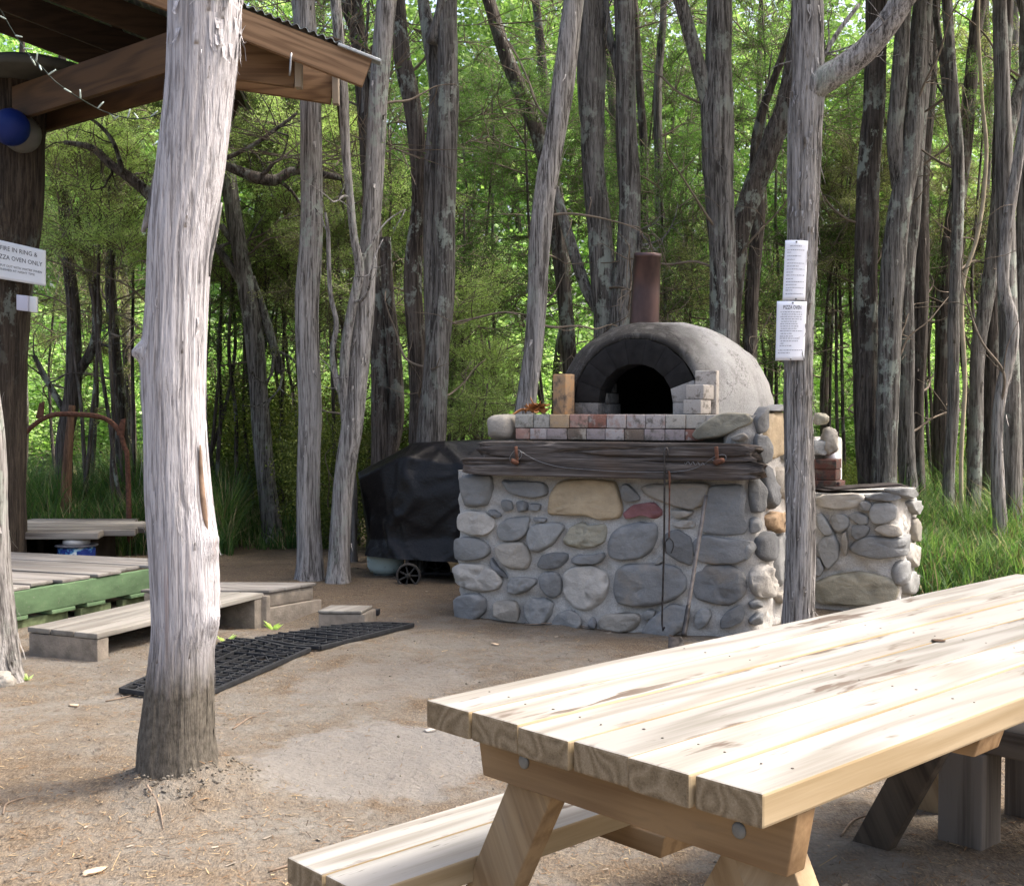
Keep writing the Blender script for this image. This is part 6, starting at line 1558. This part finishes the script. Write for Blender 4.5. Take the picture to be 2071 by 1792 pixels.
tree('shaggy grey trunk with torn bark standing behind the left side of the dome', 9.7, 'grey', [(1228, 980, 62), (1227, 800, 58), (1224, 670, 54), (1216, 560, 50), (1206, 420, 44), (1202, 300, 46), (1200, 200, 52), (1198, 90, 54), (1194, -50, 52)], fl=90, flk=((0.06, 0.24), (0.005, 0.016), 0.05),
     branches=[[(1222, 640, 26), (1190, 590, 24), (1150, 480, 22), (1120, 380, 20)]])
tree('grey lichen patched trunk rising directly behind the chimney', 9.6, 'grey', [(1262, 980, 50), (1258, 800, 46), (1256, 660, 44), (1270, 510, 44), (1274, 380, 42), (1270, 260, 40), (1266, 130, 39), (1265, 0, 38), (1264, -60, 38)], fl=50,
     branches=[[(1276, 560, 14), (1290, 500, 14), (1296, 470, 12)], [(1268, 210, 16), (1245, 120, 15), (1228, 40, 14), (1220, -20, 13)]])
tree('thick grey trunk with a broken shoulder fork standing behind the dome', 9.4, 'grey', [(1466, 960, 60), (1465, 800, 54), (1463, 660, 50), (1462, 560, 50), (1456, 430, 56), (1450, 320, 64), (1449, 220, 66), (1452, 120, 50), (1452, 0, 47), (1450, -60, 46)], fl=110, seg=26, flk=((0.06, 0.22), (0.005, 0.016), 0.045),
     branches=[[(1440, 230, 36), (1420, 160, 32), (1400, 90, 28), (1380, 20, 26), (1366, -40, 25)]])
tree('dark trunk slanting up to the right behind the trunk with the notices', 9.9, 'brown', [(1476, 1000, 44), (1478, 700, 42), (1486, 500, 42), (1510, 410, 42), (1545, 320, 42), (1580, 230, 40), (1604, 130, 36), (1620, 30, 32), (1630, -40, 30)], fl=40, branches=[[(1530, 360, 15), (1556, 260, 14), (1600, 190, 12), (1650, 140, 11)]])
tree('thin reddish trunk seen between the dome and the notices', 10.6, 'brown', [(1518, 1000, 26), (1518, 700, 26), (1528, 540, 26), (1535, 430, 26), (1530, 330, 22), (1545, 220, 16), (1600, 60, 12), (1640, -40, 10)], fl=20)
tree('almost black straight trunk on the right, with pale lichen near its foot', 9.9, 'dark', [(1764, 1030, 54), (1760, 980, 50), (1752, 850, 46), (1750, 700, 46), (1752, 560, 45), (1757, 420, 45), (1764, 300, 42), (1770, 170, 42), (1772, 40, 40), (1772, -60, 40)], fl=90, seg=24)
tree('tall grey trunk touching the black one on the right, forking high up', 9.7, 'grey', [(1790, 1030, 46), (1790, 980, 45), (1794, 860, 44), (1797, 750, 45), (1803, 620, 45), (1810, 500, 46), (1822, 400, 46), (1838, 290, 42), (1852, 150, 38), (1866, 10, 36), (1872, -50, 35)], fl=80, seg=24,
     branches=[[(1822, 380, 34), (1810, 280, 32), (1818, 180, 32), (1826, 60, 30), (1828, -40, 30)]])
tree('mossy grey trunk, next to the right of the touching pair', 10.2, 'grey', [(1838, 1020, 36), (1836, 900, 35), (1832, 780, 34), (1834, 640, 34), (1838, 500, 34), (1846, 380, 32), (1856, 260, 30), (1866, 120, 28), (1880, -40, 26)], fl=40)
tree('thin dark trunk close right of the mossy one', 10.9, 'dark', [(1858, 1000, 28), (1854, 880, 27), (1856, 720, 27), (1862, 560, 28), (1864, 420, 28), (1870, 300, 26), (1884, 150, 22), (1892, -30, 20)], fl=30)
tree('brown stringy trunk at the right, behind the slim straight grey one', 11.2, 'brown', [(1904, 1000, 38), (1904, 880, 36), (1908, 760, 36), (1914, 620, 34), (1922, 500, 32), (1950, 330, 30), (1960, 200, 26), (1975, 60, 24), (1990, -40, 22)], fl=60, flk=((0.06, 0.3), (0.003, 0.01), 0.05))
tree('slim straight grey trunk at the right with a twisting vine stem beside it', 9.8, 'grey', [(1922, 1010, 25), (1924, 900, 23), (1927, 760, 22), (1932, 600, 22), (1936, 450, 22), (1934, 320, 23), (1926, 200, 22), (1920, 90, 20), (1914, -40, 20)], fl=30,
     branches=[[(1934, 330, 16), (1914, 200, 14), (1902, 100, 13), (1894, 0, 12)]])
tree('pale vine like stem winding among the right hand trunks', 9.6, 'twig_pale', [(1944, 1040, 9), (1946, 900, 9), (1950, 760, 9), (1944, 640, 9), (1950, 560, 8), (1975, 480, 8), (1990, 380, 8), (1994, 290, 8), (1984, 200, 7), (1980, 100, 7), (1984, -30, 6)], crown=False, nbr=0, seg=8, rough=0.1, name='vine', cat='vine', ztop=3.6)
tree('mossy trunk leaning right, second from the right edge beside the dark one', 10.0, 'grey', [(1966, 1010, 30), (1974, 900, 28), (1978, 780, 27), (1985, 660, 27), (2003, 520, 28), (2016, 400, 28), (2032, 280, 28), (2056, 200, 26), (2085, 100, 24)], fl=40)
tree('dark stringy trunk behind the curving pale one at the right edge', 10.5, 'dark', [(1996, 1000, 34), (2000, 860, 34), (2006, 720, 32), (2012, 560, 30), (2018, 400, 27), (2026, 240, 27), (2032, 100, 27), (2034, -40, 27)], fl=50)
tree('thin pale trunk curving like an S at the right edge', 9.0, 'pale2', [(2024, 1060, 28), (2019, 990, 26), (2019, 900, 22), (2027, 800, 23), (2046, 700, 24), (2044, 640, 24), (2030, 580, 22), (2034, 500, 22), (2046, 400, 21), (2062, 300, 20), (2080, 180, 19)], fl=40, nbr=1)
tree('grey trunk cut by the right edge of the photo', 10.1, 'grey', [(2062, 1020, 34), (2064, 800, 32), (2068, 600, 30), (2072, 400, 30), (2078, 100, 28)], fl=20)
tree('dark trunk seen between the shelter post and the big pale trunk, forking low', 11.6, 'dark', [(132, 1040, 36), (134, 900, 34), (146, 780, 32), (150, 640, 26), (138, 520, 22), (128, 420, 20), (120, 200, 18)], fl=15, branches=[[(148, 770, 20), (190, 700, 18), (196, 620, 20), (170, 500, 18), (150, 430, 14)], [(140, 850, 14), (100, 780, 12), (70, 720, 9)]])
tree('thin dark trunk left of the big pale trunk, deeper in the grass', 12.2, 'dark', [(246, 1030, 26), (244, 880, 25), (238, 780, 24), (230, 700, 22), (226, 560, 20), (222, 300, 17)], fl=10)
tree('dim slender trunk half hidden by the left side of the big pale trunk', 11.8, 'dark', [(352, 1040, 30), (350, 880, 28), (352, 740, 26), (356, 560, 24), (362, 300, 22)], fl=10, nbr=2)
tree('grey lichen crusted trunk mostly hidden behind the leaning pale one', 9.9, 'grey', [(716, 1120, 16), (718, 1000, 15), (716, 900, 15), (735, 600, 14)], fl=0, nbr=1, ztop=4.5)

# thinner trees deeper in the wood, hard to tell apart
rgB = np.random.default_rng(21)
gB = 'slim dim trunks deep in the wood'; lB = 'slim dim trunk deep in the wood among the foliage'
for k in range(13):
    Y = 12.0+2.3*rgB.random(); x = rgB.choice([40+380*rgB.random(), 900+1200*rgB.random()], p=[0.25, 0.75])
    w = 10+14*rgB.random(); ln = 34*rgB.standard_normal()
    tree(lB, Y, ['brown', 'dark', 'grey'][k % 3], [(x, 1030, w*1.1), (x+ln*0.2, 800, w), (x+ln*0.3+15*rgB.standard_normal(), 560, w*0.95), (x+ln*0.7+15*rgB.standard_normal(), 300, w*0.85), (x+ln, 0, w*0.7), (x+ln*1.1, -60, w*0.65)], group=gB, name='slim_tree', seg=9, fl=8, nbr=2, crown=(k % 4 == 0), rg=np.random.default_rng(3000+k), ztop=6.5)
# young trees whose fine foliage hangs between the trunks
def sapling(px_, py_, Y, src, label, group, sc=1.0, rg=rgB, stem=True, nb=2):
    if 400 < px_ < 620: Y = max(Y, 11.9+0.5*rg.random())
    elif px_ < 700: Y = max(Y, 11.0)
    c = P(px_, py_, Y); g = gz(c[0], c[1])
    t = thing('young_tree', label, 'tree', (c[0], c[1], g), group)
    top = c + np.array((0, 0, 0.5*sc))
    st = np.array([(c[0]+0.15*rg.standard_normal(), c[1]+0.1*rg.standard_normal(), g-0.05), (c[0]+0.12*rg.standard_normal(), c[1], g+(c[2]-g)*0.5), tuple(top)])
    obj('trunk', *tube(st, [0.022, 0.017, 0.008], 8, 0.10, 0.12, seed=px_, wob=0.03), M['brown'], t)
    for q in range(nb):
        a = rg.random()*6.28; obj('branch', *twig_branch(st[1]+(top-st[1])*rg.random(), norm((math.cos(a), math.sin(a), 0.3)), 0.7+0.5*rg.random(), 0.010, rg, 6), M['twig'], t)
    link_mesh('crown', src[rg.integers(0, len(src))], t, (c[0]-t.location[0], c[1]-t.location[1], c[2]-g), rg.random()*6.28, (sc, sc, sc*(0.85+0.3*rg.random())))
    return t
lD_, gD_ = 'young tree with fine dark green foliage hanging between the trunks', 'dark leaved young trees between the trunks'
dark = [(930, 240), (1000, 210), (1000, 330), (1060, 260), (1130, 340), (1000, 580), (940, 520), (1080, 560), (1180, 400), (1330, 130), (1390, 300), (1340, 430), (1540, 60), (1560, 200), (1330, 560), (1400, 520), (1560, 560), (1690, 620), (1700, 480), (1520, 640), (1930, 640), (1990, 240), (1900, 520), (1720, 250), (130, 560), (650, 640), (430, 700), (790, 330), (1250, 300), (700, 120), (620, 60)]
for k, (x, y) in enumerate(dark): sapling(x, y, 10.8+2.6*rgB.random(), SAP, lD_, gD_, 0.62+0.35*rgB.random())
lO_, gO_ = 'young tree with drooping olive brown foliage behind the trunks', 'olive young trees behind the trunks'
olive = [(170, 290), (260, 250), (330, 330), (480, 260), (540, 300), (600, 480), (660, 300), (720, 420), (500, 420), (130, 400), (180, 640), (300, 740), (1700, 350), (1710, 420), (1760, 500), (1900, 420), (1980, 480), (1890, 250), (2040, 420), (1400, 620), (1130, 660), (690, 560), (1960, 120), (1650, 80)]
olive = olive[::3]+olive[1::3]+[(230, 380), (420, 330), (590, 420), (640, 220), (560, 600), (1740, 420), (1800, 330)]
for k, (x, y) in enumerate(olive): sapling(x, y, 10.9+2.0*rgB.random(), SAPO, lO_, gO_, 0.62+0.35*rgB.random(), nb=4)
lime = [(450, 540, 'x'), (600, 560, 'x'), (640, 330, 'x'), (300, 500, 'x'), (950, 780, 'x'), (985, 860, 'x'), (900, 820, 'x'), (690, 480, 'x'), (150, 330, 'x'), (370, 260, 'x'), (520, 250, 'x'), (930, 620, 'x'), (228, 480, 'left'), (560, 500, 'x'), (500, 540, 'x'), (940, 850, 'x'), (985, 780, 'x'), (820, 470, 'x'), (480, 215, 'x'), (940, 700, 'x'), (210, 290, 'x'), (580, 300, 'x'), (830, 640, 'x')]
for k, (x, y, z) in enumerate(lime): sapling(x, y, 10.1+1.3*rgB.random(), SAPL, 'young tree with a puff of pale lime green foliage', 'lime leaved young trees', 0.7+0.35*rgB.random())
# a sunlit glade with low broad leaved saplings, then tall broad leaved trees beyond it
for k in range(26):
    Y = 14.8+3.4*((k*0.755) % 1.0); x = -80+2260*((k*0.618) % 1.0)
    c = P(x, 700, Y); g = gz(c[0], c[1]); sc = 0.62+0.25*rgB.random()
    t = thing('broadleaf_sapling', 'low bright broad leaved sapling in the sunlit glade behind the trunks', 'tree', (c[0], c[1], g), 'broad leaved saplings in the glade')
    obj('trunk', *tube([(c[0], c[1], g-0.05), (c[0]+0.1*rgB.standard_normal(), c[1], g+0.9), (c[0]+0.2*rgB.standard_normal(), c[1], g+2.6*sc)], [0.035, 0.028, 0.012], 8, 0.2, 0.1, seed=k), M['dark'], t)
    link_mesh('crown', BRO[k % 3], t, (0, 0, 1.55*sc+0.1), rgB.random()*6.28, (sc*1.05, sc*1.05, sc*0.62))
for k in range(20):
    Y = 19.0+4.0*rgB.random(); x = -60+2200*((k*0.618) % 1.0)
    c = P(x, 700, Y); g = gz(c[0], c[1])
    t = thing('broadleaf_tree', 'sunlit broad leaved tree beyond the thin trunks', 'tree', (c[0], c[1], g), 'broad leaved trees beyond the trunks')
    obj('trunk', *tube([(c[0], c[1], g-0.05), (c[0]+0.2*rgB.standard_normal(), c[1], g+2.5), (c[0]+0.3*rgB.standard_normal(), c[1], g+6.5)], [0.08, 0.065, 0.025], 8, 0.2, 0.1, seed=k), M['dark'], t)
    h = [2.3, 5.0, 3.6][k % 3]
    link_mesh('crown', BRO[k % 3], t, (0, 0, h), rgB.random()*6.28, (1.05+0.3*rgB.random(),)*3)
    if k % 3 != 1: link_mesh('crown', BRO[(k+1) % 3], t, (0.3, 0.2, h+4.0), rgB.random()*6.28, (1.0+0.2*rgB.random(),)*3)
# trees standing just right of the view: their crowns shade the oven
CAN = [crown_mesh('crown', M['leaf_dark'], 700+q, 70, (1.5, 1.5, 1.1), 0, per=260, L=0.06, w=0.02, spray=0.5) for q in range(2)]
for k, (x, y, z, lab) in enumerate(((4.15, 8.1, 5.6, 'tree standing right of the view beside the grass, its crown over the barbecue'), (3.9, 9.3, 6.2, 'tree standing right of the view behind the grass'), (4.6, 6.6, 6.0, 'tree standing right of the view, level with the notices'), (4.9, 5.0, 6.4, 'tree standing right of the view, beyond the far end of the table'))):
    t = thing('tree', lab, 'tree', (x, y, gz(x, y)))
    obj('trunk', *tube([(x, y, -0.05), (x-0.05, y, 2.0), (x-0.2, y+0.05, z)], [0.09, 0.075, 0.03], 16, 0.08, 0.1, seed=k), M['grey'], t)
    link_mesh('crown', CAN[k % 2], t, (-0.35, 0, z), k*1.3)
def far_wood():
    rg = np.random.default_rng(77); n = 52000
    y = 24+8*rg.random(n); x = (rg.random(n)-0.5)*(0.98*y+8); z = ground_h(x, y)+0.1+15*rg.random(n)
    k = fbm(np.stack([x*0.5, y*0.5, z*0.45], -1), 3) > -0.45
    c = np.stack([x, y, z], -1)[k]; m = len(c); l = 0.20*(0.6+0.8*rg.random(m))
    V, F = leaf_quads(c, rg.standard_normal((m, 3))*np.array((1, 1, 0.6)), l, l*0.75, rg)
    tag(obj('far_wood', V, F, M['leaf_broad'], smooth=False), 'mass of bright green foliage far behind the trunks', 'far wood', kind='stuff')
far_wood()

# shrubs
def shrub(px_, py_, Y, sc, lab, grp=None):
    c = P(px_, py_, Y); g = gz(c[0], c[1]); t = thing('shrub', lab, 'shrub', (c[0], c[1], g), grp)
    link_mesh('foliage', SHR[int(px_) % 3], t, (0, 0, 0), px_*0.7, (sc, sc, sc))
    for q in range(3):
        a = rgB.random()*6.28; obj('stem', *twig_branch(np.array((c[0], c[1], g-0.02)), norm((0.4*math.cos(a), 0.4*math.sin(a), 1)), 1.0*sc, 0.012, rgB, 6), M['twig'], t)
shrub(600, 900, 12.2, 1.15, 'dark small leaved shrub between the slanting trunk and the straight pale trunk')
shrub(470, 900, 12.5, 1.15, 'dark small leaved shrub close to the right side of the big pale trunk')
shrub(675, 900, 11.0, 0.95, 'dark small leaved shrub between the straight and the leaning pale trunks')
shrub(800, 900, 10.8, 0.95, 'small leaved shrub filling the gap above the barbecue cover')
shrub(540, 880, 13.4, 1.30, 'tall dim shrub behind the slanting lichen spotted trunk')
gR, lR = 'low shrubs in the grass at the right', 'low straggly shrub among the grass at the foot of the right hand trunks'
for x, Y, s in ((1880, 11.6, 0.42), (1950, 11.9, 0.55), (2030, 11.4, 0.5), (2080, 11.0, 0.55), (1720, 11.8, 0.5), (1990, 12.6, 0.65), (1820, 12.4, 0.55)): shrub(x, 900, Y, s, lR, gR)

# long grass: two patches nobody could count
STRAW = m_plain('dry_grass', (0.30, 0.25, 0.13), 0.9, 0, 0.3, 3, 0)
def grass(px0, px1, Y0, Y1, n, hmax, seed, lab, name='grass'):
    rg = np.random.default_rng(seed)
    Y = Y0+(Y1-Y0)*rg.random(n); px_ = px0+(px1-px0)*rg.random(n); x = (px_-W0/2)/FPX*Y; 
    edge = fbm(np.stack([x*1.6, Y*1.6, x*0], -1), 2); fr = ((Y-Y0)/(Y1-Y0)-0.10*edge)/0.22; k = fr > rg.random(n)**1.5
    x, Y, edge, fr = x[k], Y[k], edge[k], fr[k].clip(0.25, 1); n = len(x)
    h = hmax*(0.35+0.65*rg.random(n))*(0.75+0.3*edge).clip(0.4, 1.2)*fr**0.6; a = rg.random(n)*6.28; bend = h*(0.25+0.85*rg.random(n)**1.5); w = 0.003+0.004*rg.random(n)
    z = ground_h(x, Y)-0.01; d = np.stack([np.cos(a), np.sin(a)], -1); s = np.stack([-np.sin(a), np.cos(a)], -1)
    V = []
    for t, ww in ((0, 1.0), (0.35, 0.9), (0.7, 0.6), (1.0, 0.08)):
        xy = np.stack([x, Y], -1)+d*(bend*t*t)[:, None]; zz = z+h*(t-0.22*t*t*(bend/h))
        for sg in (-1, 1): V.append(np.column_stack([xy+s*(w*ww*sg)[:, None], zz]))
    V = np.stack(V, 1).reshape(-1, 3); o = np.arange(n)[:, None]*8
    F = np.concatenate([o+np.array(f) for f in ((0, 1, 3, 2), (2, 3, 5, 4), (4, 5, 7, 6))])
    mi = np.tile((rg.random(n) < 0.16).astype(int), 3)
    F = np.stack([o+np.array(f) for f in ((0, 1, 3, 2), (2, 3, 5, 4), (4, 5, 7, 6))], 0).reshape(-1, 4)
    tag(obj(name, V, F, None, smooth=False, mats=[M['grass'], STRAW], mi=mi), lab, 'grass', kind='stuff')
grass(1800, 2110, 8.0, 12.0, 20000, 1.0, 1, 'long green grass beside and behind the low stone barbecue')
grass(-20, 470, 10.3, 13.0, 20000, 1.15, 2, 'long green grass behind the deck at the left')
grass(400, 700, 10.9, 13.0, 6000, 0.5, 3, 'short green grass at the foot of the shrubs')
grass(1500, 1800, 9.4, 12.5, 4000, 0.4, 4, 'green grass behind the oven')
# weeds and fallen bits that can be told apart
def weed(px_, py_, s, lab):
    g0 = G(px_, py_); rg = np.random.default_rng(int(px_)); n = 9; parts = []
    t = thing('weed', lab, 'plant', (g0[0], g0[1], gz(g0[0], g0[1])))
    c = np.repeat(np.array([[g0[0], g0[1], gz(g0[0], g0[1])]]), n, 0); a = rg.random(n)*6.28
    d = np.stack([np.cos(a), np.sin(a), 0.4+0.5*rg.random(n)], -1)
    V, F = leaf_quads(c, d, s*(0.6+0.6*rg.random(n)), s*0.3*np.ones(n), rg)
    obj('leaf', V, F, M['leaf_lime'], t, smooth=False)
weed(550, 1262, 0.085, 'small green weed between the platform box and the far rubber mat'); weed(455, 1303, 0.07, 'small green weed at the top corner of the near rubber mat'); weed(57, 1373, 0.04, 'tiny green weed by the foot of the trunk at the left edge')
rgT = np.random.default_rng(9)
TWL = m_plain('fallen_twig', (0.20, 0.15, 0.11), 0.9, 0, 0.4, 20, 0.2)
for (x0, y0, x1, y1, lab) in ((540, 1770, 690, 1742, 'long thin fallen twig in front of the big trunk, pointing at the bench'), (10, 1660, 55, 1622, 'dark fallen twig near the left edge, below the big trunk'), (215, 1415, 300, 1392, 'pale fallen twig in front of the near mat, left of the big trunk'), (300, 1640, 330, 1690, 'short fallen twig at the foot of the big trunk'), (780, 1700, 880, 1675, 'thin fallen twig beside the bench'), (1060, 1262, 1250, 1275, 'crooked fallen twig along the foot of the stone base'), (470, 1480, 520, 1455, 'dark short fallen twig between the big trunk and the mats'), (420, 1560, 500, 1610, 'thin root like twig right of the big trunk'), (1700, 1700, 1790, 1650, 'pale dry stalk lying in the shade under the table')):
    a, b = G(x0, y0), G(x1, y1); m_ = (a+b)/2+np.array((0.02*rgT.standard_normal(), 0.03*rgT.standard_normal(), 0))
    for p in (a, m_, b): p[2] = gz(p[0], p[1])+0.004
    tag(obj('fallen_twig', *tube([a, m_, b], [0.0035, 0.003, 0.0015], 6, 0.03, 0.3, seed=x0, wob=0.006), TWL, None, a), lab, 'twig')
def chip(px_, py_, s, mat_, lab, nm_='bark_chip', cat='bark chip'):
    c = G(px_, py_); c[2] = gz(c[0], c[1])+0.006; V, F = blob((0, 0, 0), (s, s*0.5, 0.005), 0.8, px_, 0.35, 14)
    a = rgT.random()*3; V = np.column_stack([V[:, 0]*math.cos(a)-V[:, 1]*math.sin(a), V[:, 0]*math.sin(a)+V[:, 1]*math.cos(a), V[:, 2]])
    tag(obj(nm_, V+c, F, mat_, None, c), lab, cat)
CH = m_plain('chip_tan', (0.42, 0.32, 0.22), 0.85, 0, 0.3, 20, 0.2)
chip(190, 1772, 0.035, CH, 'broad tan bark chip lying nearest the camera at the bottom left'); chip(1000, 1303, 0.03, CH, 'brown bark chip on the soil in front of the stone base'); chip(870, 1478, 0.03, ST['l'], 'pale flat chip above the grey trodden patch'); chip(78, 1318, 0.02, ST['l'], 'white pebble in front of the wooden step', 'pebble', 'pebble'); chip(150, 1425, 0.025, CH, 'yellowish leaf scrap left of the near mat')
